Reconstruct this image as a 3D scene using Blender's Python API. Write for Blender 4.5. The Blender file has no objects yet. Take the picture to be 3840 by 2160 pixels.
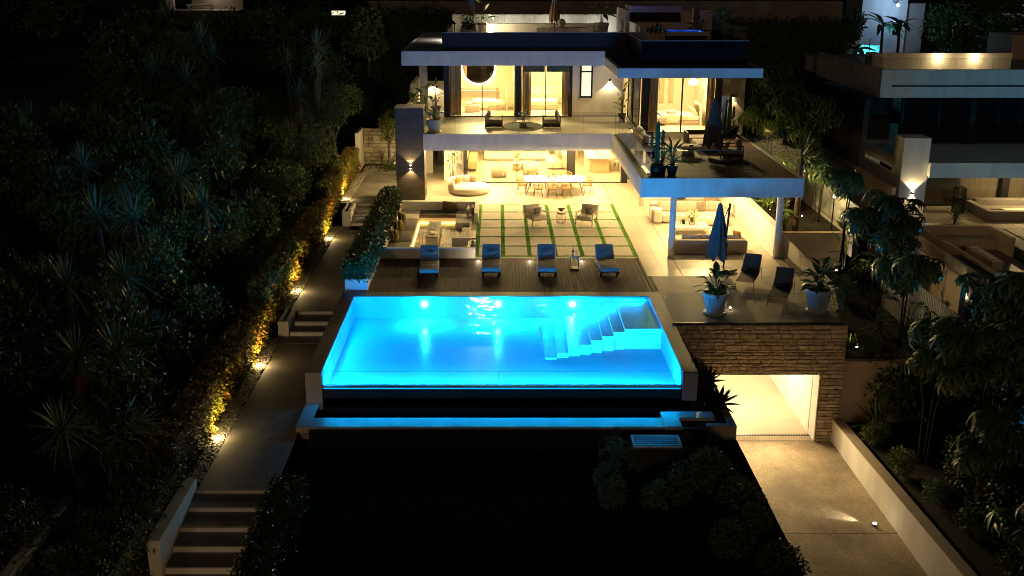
import bpy, bmesh, math, random
import numpy as np
from mathutils import Vector, Matrix, Euler
rad = math.radians
random.seed(7); RNG = np.random.default_rng(11)
SC = bpy.context.scene; COL = SC.collection

# ---------------------------------------------------------------- camera
cam = bpy.data.objects.new('camera', bpy.data.cameras.new('camera')); COL.objects.link(cam)
cam.location = (0, 0, 12.0); cam.rotation_euler = (rad(90 - 17.233), 0, 0)
cam.data.sensor_width = 36; cam.data.lens = 36.70; cam.data.shift_x = 0.01359
cam.data.clip_start = 0.5; cam.data.clip_end = 600
SC.camera = cam
# ---------------------------------------------------------------- night sky
W = bpy.data.worlds.new('World'); SC.world = W; W.use_nodes = True
wn = W.node_tree.nodes; wl = W.node_tree.links
sky = wn.new('ShaderNodeTexSky'); sky.sky_type = 'NISHITA'; sky.sun_disc = False
sky.sun_elevation = rad(-4); sky.sun_rotation = rad(0); sky.air_density = 1.6; sky.ozone_density = 5.0
tint = wn.new('ShaderNodeMix'); tint.data_type = 'RGBA'; tint.blend_type = 'MULTIPLY'; tint.inputs[0].default_value = 1; tint.inputs[7].default_value = (1.0, .98, .50, 1)
wl.new(sky.outputs[0], tint.inputs[6]); wl.new(tint.outputs[2], wn['Background'].inputs[0]); wn['Background'].inputs[1].default_value = 0.48
# one weak warm lamp far behind the camera (the street side), low over the garden
sd = bpy.data.lights.new('sun', 'SUN'); sd.energy = 0.12; sd.angle = rad(2.0); sd.color = (1.0, 0.66, 0.42)
sun = bpy.data.objects.new('sun', sd); COL.objects.link(sun)
sun.rotation_euler = Vector((0.15, 0.95, -0.26)).to_track_quat('-Z', 'Y').to_euler()
# ---------------------------------------------------------------- exposure / render
SC.view_settings.view_transform = 'Standard'; SC.view_settings.look = 'None'
SC.view_settings.exposure = 0; SC.view_settings.gamma = 1; SC.view_settings.use_curve_mapping = False
cy = SC.cycles
cy.use_denoising = True; cy.max_bounces = 7; cy.diffuse_bounces = 4; cy.glossy_bounces = 3
cy.transmission_bounces = 4; cy.transparent_max_bounces = 24; cy.sample_clamp_indirect = 6
cy.filter_width = 0.95; cy.caustics_reflective = False; cy.caustics_refractive = False

# ---------------------------------------------------------------- materials
def newmat(name):
    m = bpy.data.materials.new(name); m.use_nodes = True
    n = m.node_tree.nodes; n.clear(); out = n.new('ShaderNodeOutputMaterial')
    return m, n, m.node_tree.links, out
def mat(name, c1, c2=None, scale=3.0, rough=.6, bump=0.0, metal=0.0, rnd=0.0, spec=.4, detail=5, stretch=(1, 1, 1), bscale=None, sheen=0, stain=0):
    m, n, l, out = newmat(name)
    p = n.new('ShaderNodeBsdfPrincipled'); l.new(p.outputs[0], out.inputs[0])
    if c2 is None: c2 = tuple(x * .8 for x in c1)
    g = n.new('ShaderNodeNewGeometry'); mp = n.new('ShaderNodeMapping'); mp.inputs[3].default_value = stretch
    l.new(g.outputs['Position'], mp.inputs[0])
    t = n.new('ShaderNodeTexNoise'); t.inputs['Scale'].default_value = scale; t.inputs['Detail'].default_value = detail
    l.new(mp.outputs[0], t.inputs['Vector'])
    r = n.new('ShaderNodeMapRange'); r.inputs[1].default_value = .33; r.inputs[2].default_value = .67
    l.new(t.outputs[0], r.inputs[0])
    mx = n.new('ShaderNodeMix'); mx.data_type = 'RGBA'; l.new(r.outputs[0], mx.inputs[0])
    mx.inputs[6].default_value = (*c1, 1); mx.inputs[7].default_value = (*c2, 1)
    col = mx.outputs[2]
    if stain:
        ts = n.new('ShaderNodeTexNoise'); ts.inputs['Scale'].default_value = .45; ts.inputs['Detail'].default_value = 6; ts.inputs['Roughness'].default_value = .62; l.new(g.outputs['Position'], ts.inputs['Vector'])
        rs = n.new('ShaderNodeMapRange'); rs.inputs[1].default_value = .36; rs.inputs[2].default_value = .60; rs.inputs[3].default_value = 1 - stain; rs.inputs[4].default_value = 1.06; l.new(ts.outputs[0], rs.inputs[0])
        h0 = n.new('ShaderNodeHueSaturation'); l.new(rs.outputs[0], h0.inputs['Value']); l.new(col, h0.inputs['Color']); col = h0.outputs[0]
    if rnd:
        oi = n.new('ShaderNodeObjectInfo'); rr = n.new('ShaderNodeMapRange')
        rr.inputs[3].default_value = 1 - rnd; rr.inputs[4].default_value = 1 + rnd
        l.new(oi.outputs['Random'], rr.inputs[0])
        hs = n.new('ShaderNodeHueSaturation'); l.new(rr.outputs[0], hs.inputs['Value']); l.new(col, hs.inputs['Color']); col = hs.outputs[0]
    l.new(col, p.inputs['Base Color'])
    p.inputs['Roughness'].default_value = rough; p.inputs['Metallic'].default_value = metal
    p.inputs['Specular IOR Level'].default_value = spec
    if sheen: p.inputs['Sheen Weight'].default_value = sheen
    if bump:
        t2 = n.new('ShaderNodeTexNoise'); t2.inputs['Scale'].default_value = bscale or scale * 6; t2.inputs['Detail'].default_value = 4
        l.new(mp.outputs[0], t2.inputs['Vector'])
        b = n.new('ShaderNodeBump'); b.inputs['Strength'].default_value = bump; b.inputs['Distance'].default_value = .03
        l.new(t2.outputs[0], b.inputs['Height']); l.new(b.outputs[0], p.inputs['Normal'])
    return m
def emit(name, c, s):
    m, n, l, out = newmat(name); e = n.new('ShaderNodeEmission')
    e.inputs[0].default_value = (*c, 1); e.inputs[1].default_value = s; l.new(e.outputs[0], out.inputs[0]); return m
def glass(name, tint, ior=1.45, rough=0.0, gain=1.0, bump=0, bscale=3):
    m, n, l, out = newmat(name)
    t = n.new('ShaderNodeBsdfTransparent'); t.inputs[0].default_value = (*tint, 1)
    g = n.new('ShaderNodeBsdfGlossy'); g.inputs['Roughness'].default_value = rough
    f = n.new('ShaderNodeFresnel'); f.inputs[0].default_value = ior
    mu = n.new('ShaderNodeMath'); mu.operation = 'MULTIPLY'; mu.inputs[1].default_value = gain; mu.use_clamp = True
    l.new(f.outputs[0], mu.inputs[0])
    mx = n.new('ShaderNodeMixShader'); l.new(mu.outputs[0], mx.inputs[0]); l.new(t.outputs[0], mx.inputs[1]); l.new(g.outputs[0], mx.inputs[2])
    if bump:
        ge = n.new('ShaderNodeNewGeometry'); tx = n.new('ShaderNodeTexNoise'); tx.inputs['Scale'].default_value = bscale; tx.inputs['Detail'].default_value = 3
        tx.inputs['Distortion'].default_value = .6
        l.new(ge.outputs['Position'], tx.inputs['Vector']); b = n.new('ShaderNodeBump'); b.inputs['Strength'].default_value = bump; b.inputs['Distance'].default_value = .1
        l.new(tx.outputs[0], b.inputs['Height']); l.new(b.outputs[0], g.inputs['Normal']); l.new(b.outputs[0], f.inputs['Normal'])
    l.new(mx.outputs[0], out.inputs[0]); return m

M = {}
M['plaster'] = mat('plaster', (.80, .78, .75), (.66, .64, .61), 1.1, .75, .06, bscale=40, stretch=(1.6, 1.6, .35), detail=7)
M['plaster_grey'] = mat('plaster_grey', (.50, .47, .44), (.42, .40, .37), 1.0, .8, .08, bscale=30)
M['plaster_warm'] = mat('plaster_warm', (.58, .47, .36), (.50, .40, .30), .8, .8, .08, bscale=30)
M['interior'] = mat('interior', (.80, .74, .60), (.76, .70, .56), 1.0, .8)
M['ceiling'] = mat('ceiling', (.82, .80, .74), (.80, .77, .72), 1.0, .8)
M['tile'] = mat('tile', (.50, .45, .37), (.44, .395, .32), .9, .42, .02, rnd=.035, spec=.45, stain=.15)
M['coping'] = mat('coping', (.20, .18, .16), (.15, .135, .12), 1.6, .55, .04, rnd=.10)
M['paver'] = mat('paver', (.50, .45, .38), (.42, .38, .32), 1.4, .7, .06, rnd=.05)
M['joint'] = mat('joint', (.20, .18, .15), None, 5, .9)
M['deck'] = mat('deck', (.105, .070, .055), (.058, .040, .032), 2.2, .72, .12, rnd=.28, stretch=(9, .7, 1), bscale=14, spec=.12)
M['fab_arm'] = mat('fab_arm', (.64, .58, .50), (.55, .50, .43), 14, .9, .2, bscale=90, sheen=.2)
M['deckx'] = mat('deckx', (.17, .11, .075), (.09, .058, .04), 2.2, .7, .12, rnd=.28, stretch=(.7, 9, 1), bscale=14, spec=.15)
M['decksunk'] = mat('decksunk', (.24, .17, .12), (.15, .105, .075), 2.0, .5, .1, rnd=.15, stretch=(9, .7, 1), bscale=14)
M['timber_dark'] = mat('timber_dark', (.030, .022, .018), (.018, .014, .012), 2, .6)
M['path'] = mat('path', (.32, .295, .26), (.25, .23, .205), 2.2, .75, .10, bscale=60, stain=.35)
M['drive'] = mat('drive', (.52, .42, .30), (.34, .27, .185), 16, .75, .35, detail=9, bscale=70, stain=.42)
M['garage_floor'] = mat('garage_floor', (.48, .42, .33), (.44, .385, .30), 1.2, .5, .02)
M['stone'] = mat('stone', (.66, .57, .42), (.42, .35, .25), 5.5, .9, .9, rnd=.16, bscale=16)
M['drystone'] = mat('drystone', (.46, .41, .32), (.33, .29, .22), 4, .9, .7, rnd=.2, bscale=14)
M['mortar'] = mat('mortar', (.26, .21, .155), None, 6, .95)
M['pillar_tile'] = mat('pillar_tile', (.085, .066, .050), (.05, .039, .03), 1.6, .5, .06, rnd=.10, stretch=(.5, .5, 7))
M['frame'] = mat('frame', (.022, .021, .022), None, 3, .45, metal=.3)
M['darkwall'] = mat('darkwall', (.030, .027, .025), (.022, .02, .019), 2, .6)
M['membrane'] = mat('membrane', (.030, .030, .034), (.020, .020, .024), 1.2, .8)
M['parapet'] = mat('parapet', (.06, .055, .055), (.048, .043, .043), 1, .9, spec=.05)
M['parapet_shaded'] = mat('parapet_shaded', (.012, .011, .012), (.009, .008, .009), 1, .95, spec=0)  # same parapet material with the shade of the wing front painted in
M['rooftile'] = mat('rooftile', (.34, .31, .28), (.26, .24, .22), 1.4, .5, rnd=.08)
M['concrete_wall'] = mat('concrete_wall', (.30, .26, .21), (.19, .16, .13), .6, .9, .12, stretch=(1, 1, .25))
M['soil'] = mat('soil', (.035, .026, .019), (.018, .014, .010), 3, .95, .3)
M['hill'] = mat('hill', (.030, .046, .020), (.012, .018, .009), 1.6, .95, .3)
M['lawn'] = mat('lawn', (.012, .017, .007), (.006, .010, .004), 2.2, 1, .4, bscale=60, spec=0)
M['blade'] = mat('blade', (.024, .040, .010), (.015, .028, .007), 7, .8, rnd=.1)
M['turf'] = mat('turf', (.15, .42, .015), (.09, .28, .01), 14, .8)
M['pebble'] = mat('pebble', (.50, .46, .40), (.24, .22, .19), 9, .6)
M['pooltile'] = mat('pooltile', (.60, .90, .95), (.54, .86, .93), 3.0, .20, .0, spec=.12)
M['poolsidetile'] = mat('poolsidetile', (.34, .62, .74), (.29, .57, .69), 3.0, .3, .0, spec=.2)  # floor tile with shade painted in, tones down the strongly lit sides
M['steptile'] = mat('steptile', (.80, .88, .90), (.70, .80, .84), 10, .30, .1, spec=.7)
M['poolwall'] = mat('poolwall', (.024, .026, .029), (.015, .017, .02), 1.0, .4, .05)
M['trough_top'] = mat('trough_top', (.52, .52, .52), (.40, .40, .40), 2.0, .35, .04)
M['fab_grey'] = mat('fab_grey', (.27, .25, .22), (.22, .20, .18), 14, .9, .2, bscale=90, sheen=.2)
M['fab_lounger'] = mat('fab_lounger', (.33, .31, .29), (.27, .255, .24), 9, .9, .3, bscale=30, sheen=.2)
M['fab_taupe'] = mat('fab_taupe', (.33, .275, .215), (.28, .23, .18), 9, .9, .2, bscale=60, sheen=.2)
M['fab_cream'] = mat('fab_cream', (.66, .59, .49), (.60, .53, .44), 7, .9, .15, bscale=60, sheen=.2)
M['fab_bench'] = mat('fab_bench', (.235, .205, .185), (.19, .165, .15), 8, .9, .2, bscale=50)
M['fab_olive'] = mat('fab_olive', (.22, .165, .065), (.165, .12, .045), 18, .9, .3, bscale=80)
M['fab_rust'] = mat('fab_rust', (.48, .25, .10), (.40, .20, .08), 10, .9)
M['fab_white'] = mat('fab_white', (.74, .70, .60), (.68, .63, .53), 6, .9, .2)
M['fab_navy'] = mat('fab_navy', (.105, .108, .115), (.07, .073, .08), 5, .85, .15, stretch=(4, 4, .6))
M['fab_pink'] = mat('fab_pink', (.34, .22, .17), (.27, .17, .13), 5, .85, .15, stretch=(4, 4, .6))
M['curtain'] = mat('curtain', (.62, .47, .30), (.55, .41, .26), 3, .9)
M['sheer'] = glass('sheer', (.84, .82, .74), 1.6, .6, 1.5)
M['rattan'] = mat('rattan', (.40, .22, .065), (.28, .145, .04), 20, .6)
M['teak'] = mat('teak', (.27, .155, .06), (.19, .11, .042), 6, .55, stretch=(1, 1, 6))
M['teak_pale'] = mat('teak_pale', (.44, .36, .25), (.36, .29, .19), 6, .55)
M['oak'] = mat('oak', (.48, .36, .21), (.40, .29, .165), 5, .5)
M['marble'] = mat('marble', (.76, .72, .65), (.58, .55, .50), 3.0, .25, detail=9)
M['ivory'] = mat('ivory', (.78, .72, .62), (.74, .68, .58), 3, .4)
M['firestone'] = mat('firestone', (.20, .185, .165), (.15, .14, .125), 5, .6, .1)
M['black'] = mat('black', (.012, .012, .013), None, 4, .45)
M['steel'] = mat('steel', (.30, .30, .31), None, 4, .32, metal=.85)
M['brass'] = mat('brass', (.58, .40, .15), None, 4, .35, metal=.9)
M['silver'] = mat('silver', (.55, .50, .45), None, 6, .18, metal=1.0)
M['white_metal'] = mat('white_metal', (.72, .72, .72), None, 4, .45)
M['sling'] = mat('sling', (.13, .095, .07), (.10, .075, .055), 60, .8)
M['pot_white'] = mat('pot_white', (.66, .64, .61), (.58, .56, .53), 2, .45, .03)
M['pot_dark'] = mat('pot_dark', (.020, .021, .023), None, 3, .35)
M['pot_grey'] = mat('pot_grey', (.085, .10, .12), None, 3, .5)
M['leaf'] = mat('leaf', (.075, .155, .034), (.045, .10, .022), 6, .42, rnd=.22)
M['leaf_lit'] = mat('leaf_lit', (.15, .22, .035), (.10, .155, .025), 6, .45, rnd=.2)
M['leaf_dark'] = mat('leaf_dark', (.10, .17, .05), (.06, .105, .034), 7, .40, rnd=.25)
M['leaf_bush'] = mat('leaf_bush', (.13, .18, .052), (.075, .11, .034), 9, .5, rnd=.25)
M['leaf_ivy'] = mat('leaf_ivy', (.15, .20, .022), (.24, .085, .014), 1.1, .5, rnd=.1, detail=8)
M['leaf_hedge'] = mat('leaf_hedge', (.075, .11, .032), (.040, .064, .02), 16, .32, rnd=.1)
M['leaf_teal'] = mat('leaf_teal', (.17, .26, .15), (.10, .17, .09), 8, .5, rnd=.2)
M['yucca'] = mat('yucca', (.17, .24, .12), (.11, .16, .075), 3, .38, rnd=.25)
M['thatch'] = mat('thatch', (.16, .10, .07), (.09, .058, .04), 7, .9, stretch=(5, 5, .6))
M['bark'] = mat('bark', (.055, .042, .03), (.03, .023, .018), 6, .9, .4, stretch=(1, 1, .4))
M['stem'] = mat('stem', (.15, .17, .05), (.10, .12, .035), 4, .6)
M['agave'] = mat('agave', (.040, .068, .052), (.026, .046, .036), 3, .4, rnd=.15)
M['cactus'] = mat('cactus', (.03, .085, .035), (.02, .06, .025), 5, .5)
M['flower_y'] = mat('flower_y', (.75, .55, .10), (.70, .62, .40), 25, .7)
M['flower_w'] = mat('flower_w', (.80, .72, .62), (.62, .42, .38), 25, .7)
M['fruit'] = mat('fruit', (.22, .02, .02), (.10, .12, .02), 16, .35)
M['bottle'] = mat('bottle', (.010, .020, .010), None, 4, .12, spec=.8)
M['red'] = mat('red', (.14, .02, .015), None, 4, .3)
M['book'] = mat('book', (.06, .055, .06), None, 4, .5)
M['paper'] = mat('paper', (.65, .62, .55), None, 4, .7)
M['ceramic'] = mat('ceramic', (.74, .72, .68), None, 4, .22)
M['rug'] = mat('rug', (.085, .085, .055), (.065, .065, .042), 30, .95, .3)
M['rug_cream'] = mat('rug_cream', (.58, .50, .36), (.52, .44, .31), 12, .95, .2)
M['towel'] = mat('towel', (.62, .58, .50), None, 12, .95)
M['mirror'] = mat('mirror', (.30, .27, .23), None, 2, .04, metal=1.0)
M['screen_dark'] = mat('screen_dark', (.02, .02, .022), None, 2, .2)
M['pane'] = glass('pane', (.95, .95, .93), 1.42)
M['pane_dark'] = mat('pane_dark', (.012, .013, .015), (.009, .010, .012), 2, .06, spec=.6)
M['rail_glass'] = glass('rail_glass', (.94, .955, .94), 1.42, 0, .30)
M['rail_edge'] = mat('rail_edge', (.18, .24, .20), None, 3, .2)
M['clear'] = glass('clear', (.90, .93, .90), 1.5)
M['amber'] = glass('amber', (.85, .60, .20), 1.5)
M['pool_glass'] = glass('pool_glass', (.80, 1, 1.0), 1.33, .04, 1.6, .05, 18)
M['water'] = glass('water', (.55, .975, 1.0), 1.30, .03, .55, .18, 2.2)
M['trough_water'] = mat('trough_water', (.006, .010, .014), None, 3, .12)
M['lamp_warm'] = emit('lamp_warm', (1.0, .80, .48), 9)
M['lamp_hot'] = emit('lamp_hot', (1.0, .80, .50), 60)
M['lamp_pool'] = emit('lamp_pool', (.62, .92, 1.0), 26)
M['led'] = emit('led', (1.0, .62, .16), 9)
M['led_white'] = emit('led_white', (1.0, .88, .62), 7)
M['added_strip_pool'] = emit('added_strip_pool', (.0, .38, 1.0), 2.0)  # glow colour of the strips added around the pool
M['lamp_cold'] = emit('lamp_cold', (.55, .70, 1.0), 45)
M['bath_window'] = emit('bath_window', (1.0, .90, .62), 1.15)
# ---------------------------------------------------------------- mesh helpers
def rotz(a): return Matrix.Rotation(a, 4, 'Z')
class MB:
    """collects shapes into ONE mesh"""
    def __init__(s): s.v = []; s.f = []
    def add(s, vs, fs, m=None):
        o = len(s.v)
        s.v += [tuple(m @ Vector(p)) for p in vs] if m is not None else [tuple(p) for p in vs]
        s.f += [tuple(i + o for i in f) for f in fs]; return s
    def box(s, x0, x1, y0, y1, z0, z1, m=None):
        vs = [(x, y, z) for z in (z0, z1) for x, y in ((x0, y0), (x1, y0), (x1, y1), (x0, y1))]
        return s.add(vs, [(3, 2, 1, 0), (4, 5, 6, 7), (0, 1, 5, 4), (1, 2, 6, 5), (2, 3, 7, 6), (3, 0, 4, 7)], m)
    def quad(s, a, b, c, d): return s.add([a, b, c, d], [(0, 1, 2, 3)])
    def rbox(s, x0, x1, y0, y1, z0, z1, r=.04, seg=2, m=None):
        bm = bmesh.new(); bmesh.ops.create_cube(bm, size=1)
        for v in bm.verts:
            v.co = Vector(((x0 + x1) / 2 + v.co.x * (x1 - x0), (y0 + y1) / 2 + v.co.y * (y1 - y0), (z0 + z1) / 2 + v.co.z * (z1 - z0)))
        r = min(r, .49 * min(x1 - x0, y1 - y0, z1 - z0))
        bmesh.ops.bevel(bm, geom=bm.edges[:], offset=r, segments=seg, profile=.5, affect='EDGES')
        bm.verts.index_update(); s.add([v.co.copy() for v in bm.verts], [tuple(v.index for v in f.verts) for f in bm.faces], m); bm.free(); return s
    def lathe(s, prof, cx=0, cy=0, n=20, m=None, sx=1, sy=1, cap=True):
        vs = []; fs = []
        for r, z in prof:
            for i in range(n):
                a = 2 * math.pi * i / n; vs.append((cx + sx * r * math.cos(a), cy + sy * r * math.sin(a), z))
        for k in range(len(prof) - 1):
            for i in range(n):
                j = (i + 1) % n; fs.append((k * n + i, k * n + j, (k + 1) * n + j, (k + 1) * n + i))
        if cap:
            fs.append(tuple(range(n - 1, -1, -1))); fs.append(tuple((len(prof) - 1) * n + i for i in range(n)))
        return s.add(vs, fs, m)
    def cyl(s, cx, cy, z0, z1, r, n=16, r2=None, m=None): return s.lathe([(r, z0), (r if r2 is None else r2, z1)], cx, cy, n, m)
    def tube(s, pts, r, n=6, r2=None, close=False):
        pts = [Vector(p) for p in pts]; k = len(pts); vs = []; fs = []
        for i, p in enumerate(pts):
            if close: t = pts[(i + 1) % k] - pts[i - 1]
            else: t = pts[min(i + 1, k - 1)] - pts[max(i - 1, 0)]
            t.normalize(); up = Vector((0, 0, 1)) if abs(t.z) < .9 else Vector((1, 0, 0))
            a = t.cross(up).normalized(); b = a.cross(t)
            rr = r if r2 is None else r + (r2 - r) * i / (k - 1)
            for j in range(n):
                q = 2 * math.pi * j / n; vs.append(p + a * (rr * math.cos(q)) + b * (rr * math.sin(q)))
        for i in range(k if close else k - 1):
            i2 = (i + 1) % k
            for j in range(n):
                j2 = (j + 1) % n; fs.append((i * n + j, i * n + j2, i2 * n + j2, i2 * n + j))
        if not close: fs.append(tuple(range(n))[::-1]); fs.append(tuple((k - 1) * n + j for j in range(n)))
        return s.add(vs, fs)
    def prism(s, poly, z0, z1):
        n = len(poly); vs = [(x, y, z0) for x, y in poly] + [(x, y, z1) for x, y in poly]
        return s.add(vs, [tuple(range(n))[::-1], tuple(range(n, 2 * n))] + [(i, (i + 1) % n, n + (i + 1) % n, n + i) for i in range(n)])
    def pillow(s, w, h, t, m=None, n=7):
        vs = []; fs = []
        for side in (1, -1):
            o = len(vs)
            for i in range(n + 1):
                for j in range(n + 1):
                    u = 2 * i / n - 1; v = 2 * j / n - 1
                    th = t / 2 * ((1 - u ** 4) * (1 - v ** 4)) ** .6
                    pin = 1 - .07 * (1 - abs(u * v)) * (abs(u) ** 6 + abs(v) ** 6) / 1.4
                    vs.append((u * w / 2 * pin, side * th, v * h / 2 * pin))
            for i in range(n):
                for j in range(n):
                    q = (o + i * (n + 1) + j, o + (i + 1) * (n + 1) + j, o + (i + 1) * (n + 1) + j + 1, o + i * (n + 1) + j + 1)
                    fs.append(q[::-1] if side == 1 else q)
        return s.add(vs, fs, m)
    def blob(s, c, r, n=8, m=None):
        prof = [(max(.001, r[0] * math.sin(math.pi * k / n)), c[2] - r[2] * math.cos(math.pi * k / n)) for k in range(n + 1)]
        return s.lathe(prof, c[0], c[1], 10, m, 1, r[1] / r[0])
    def mesh(s, name, m, smooth=False):
        me = bpy.data.meshes.new(name); me.from_pydata(s.v, [], s.f); me.materials.append(m)
        if smooth: me.polygons.foreach_set('use_smooth', [True] * len(me.polygons))
        me.update(); return me
    def to(s, name, m, parent=None, smooth=False, world=True):
        """link as one object; world=True: vertices are in world space, parent sits at its own place"""
        if parent is not None and world:
            inv = parent['_m'] if False else MATS[parent.name].inverted()
            s.v = [tuple(inv @ Vector(p)) for p in s.v]
        return put(name, s.mesh(name, m, smooth), parent)
MATS = {}
def put(name, me, parent=None, loc=None, rot=None, sc=None):
    o = bpy.data.objects.new(name, me); COL.objects.link(o)
    if parent is not None: o.parent = parent
    if loc is not None: o.location = loc
    if rot is not None: o.rotation_euler = rot
    if sc is not None: o.scale = sc
    m = Matrix.LocRotScale(o.location, o.rotation_euler, o.scale)
    MATS[o.name] = (MATS[parent.name] @ m) if parent is not None and parent.name in MATS else m
    return o
def tag(o, label, cat, group=None):
    o['label'] = label; o['category'] = cat
    if group: o['group'] = group
    return o
def thing(name, label, cat, loc=(0, 0, 0), rz=0.0, group=None):
    return tag(put(name, None, None, loc, (0, 0, rz)), label, cat, group)
def struct(name, mb, m, smooth=False):
    o = mb.to(name, m, None, smooth); o['kind'] = 'structure'; return o
def stuff(o): o['kind'] = 'stuff'; return o
def dup(root, loc, rz=None, label=None, group=None, sc=None):
    def cp(o, par):
        c = o.copy(); COL.objects.link(c)
        if par is not None: c.parent = par
        for k in o.children: cp(k, c)
        return c
    r = cp(root, None); r.location = loc
    if rz is not None: r.rotation_euler = (0, 0, rz)
    if sc is not None: r.scale = (sc, sc, sc) if not hasattr(sc, '__len__') else sc
    if label: r['label'] = label
    if group: r['group'] = group
    return r
def light(kind, loc, power, col=(1, .74, .42), parent=None, size=.1, rot=None, ang=None, blend=.5, name='lamp_light', sy=None):
    d = bpy.data.lights.new(name, kind); d.energy = power; d.color = col
    if kind in ('POINT', 'SPOT'): d.shadow_soft_size = size
    if kind == 'AREA':
        d.size = size
        if sy: d.shape = 'RECTANGLE'; d.size_y = sy
    if kind == 'SPOT': d.spot_size = rad(ang or 120); d.spot_blend = blend
    o = bpy.data.objects.new(name, d); COL.objects.link(o)
    if parent is not None:
        loc = MATS[parent.name].inverted() @ Vector(loc); o.parent = parent
    o.location = loc
    if rot is not None: o.rotation_euler = rot
    return o
def aim(v): return Vector(v).to_track_quat('-Z', 'Y').to_euler()

# ---------------------------------------------------------------- foliage helpers
def np_mesh(name, V, F, m):
    me = bpy.data.meshes.new(name); V = np.asarray(V, dtype=np.float32).reshape(-1, 3); F = np.asarray(F, dtype=np.int32)
    k = F.shape[1]; me.vertices.add(len(V)); me.vertices.foreach_set('co', V.ravel())
    me.loops.add(F.size); me.loops.foreach_set('vertex_index', F.ravel())
    me.polygons.add(len(F)); me.polygons.foreach_set('loop_start', np.arange(0, F.size, k, dtype=np.int32))
    me.polygons.foreach_set('loop_total', np.full(len(F), k, dtype=np.int32)); me.update(); me.validate(); me.materials.append(m); return me
def leaf_cloud(P, N, L, Wd, flat=.6, droop=.0):
    """P: leaf bases, N: outward directions -> diamond leaves folded along the rib"""
    n = len(P); d = N + RNG.normal(0, flat, (n, 3)); d[:, 2] -= droop; d /= np.linalg.norm(d, axis=1)[:, None] + 1e-9
    t = np.cross(d, RNG.normal(0, 1, (n, 3))); t /= np.linalg.norm(t, axis=1)[:, None] + 1e-9
    l = L * RNG.uniform(.6, 1.25, (n, 1)); w = Wd * RNG.uniform(.7, 1.2, (n, 1)); nn = np.cross(d, t)
    a = P; b = P + d * l * .5 + t * w * .5 + nn * w * .12; c = P + d * l; e = P + d * l * .5 - t * w * .5 + nn * w * .12
    V = np.stack([a, b, c, e], 1).reshape(-1, 3); F = np.arange(4 * n).reshape(n, 4); return V, F
def blob_points(n, r, lumps=9, inner=.55, flatbot=.2):
    """points on lumpy shell: several overlapping ellipsoids"""
    cs = RNG.normal(0, .42, (lumps, 3)); cs /= np.maximum(1, np.linalg.norm(cs, axis=1))[:, None] / .62
    rs = RNG.uniform(.34, .58, lumps); k = RNG.integers(0, lumps, n)
    u = RNG.normal(0, 1, (n, 3)); u /= np.linalg.norm(u, axis=1)[:, None]
    q = RNG.uniform(inner, 1.0, (n, 1)) ** .7
    P = cs[k] + u * rs[k][:, None] * q
    return P * np.array(r), u
def shrub_mesh(name, r, n, L, Wd, m, droop=.1, flat=.7):
    P, N = blob_points(n, r); P[:, 2] += r[2] * .85
    P[:, 2] = np.maximum(P[:, 2], .03)
    return np_mesh(name, *leaf_cloud(P, N, L, Wd, flat, droop), m)
def box_leaves(x0, x1, y0, y1, z0, z1, dens, L, Wd, lump=.05, faces='tblrfk'):
    Ps, Ns = [], []
    def add(A, n, fn, nrm):
        k = int(A * dens); a = RNG.uniform(0, 1, (k, 2)); P = fn(a); Ps.append(P); Ns.append(np.tile(np.array(nrm, float), (k, 1)))
    dx, dy, dz = x1 - x0, y1 - y0, z1 - z0
    add(dx * dy, 0, lambda a: np.stack([x0 + a[:, 0] * dx, y0 + a[:, 1] * dy, np.full(len(a), z1)], 1), (0, 0, 1))
    add(dx * dz, 0, lambda a: np.stack([x0 + a[:, 0] * dx, np.full(len(a), y0), z0 + a[:, 1] * dz], 1), (0, -1, 0))
    add(dx * dz, 0, lambda a: np.stack([x0 + a[:, 0] * dx, np.full(len(a), y1), z0 + a[:, 1] * dz], 1), (0, 1, 0))
    add(dy * dz, 0, lambda a: np.stack([np.full(len(a), x0), y0 + a[:, 0] * dy, z0 + a[:, 1] * dz], 1), (-1, 0, 0))
    add(dy * dz, 0, lambda a: np.stack([np.full(len(a), x1), y0 + a[:, 0] * dy, z0 + a[:, 1] * dz], 1), (1, 0, 0))
    P = np.concatenate(Ps); N = np.concatenate(Ns)
    w = np.sin(P[:, 0] * 3.1 + P[:, 1] * 2.3) * np.sin(P[:, 1] * 4.7 + P[:, 2] * 3.7) + .6 * np.sin(P[:, 1] * 9 + P[:, 0] * 7 + P[:, 2] * 8)
    P = P + N * (lump * w)[:, None] + RNG.normal(0, lump * .5, P.shape)
    return leaf_cloud(P, N, L, Wd, .75, .15)
def blade_strip(L, w, bend, rise, n=4, fold=.25, taper=1.0):
    """one long blade along +X, starting at the origin, drooping; returns verts, quads"""
    vs = []; fs = []
    for i in range(n + 1):
        t = i / n; x = L * t * math.cos(rise) * (1 - .12 * bend * t); z = L * (t * math.sin(rise) - bend * t * t * .55)
        ww = w * (1 - t ** (2.2 * taper)) * (.55 + .9 * min(t * 3, 1) * .5) + .003
        vs += [(x, -ww / 2, z + fold * ww), (x, 0, z), (x, ww / 2, z + fold * ww)]
    for i in range(n):
        for j in range(2): fs.append((i * 3 + j, i * 3 + j + 1, i * 3 + j + 4, i * 3 + j + 3))
    return vs, fs
def broad_leaf(L, w, bend=.5, n=5, fold=.16):
    vs = []; fs = []
    for i in range(n + 1):
        t = i / n; x = L * t * (1 - .15 * bend * t); z = -L * bend * t * t * .6
        ww = w * math.sin(math.pi * min(.04 + t * .96, 1) ** .8) + .004
        vs += [(x, -ww / 2, z + fold * ww), (x, 0, z), (x, ww / 2, z + fold * ww)]
    for i in range(n):
        for j in range(2): fs.append((i * 3 + j, i * 3 + j + 1, i * 3 + j + 4, i * 3 + j + 3))
    return vs, fs
LEAFM = {}
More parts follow.
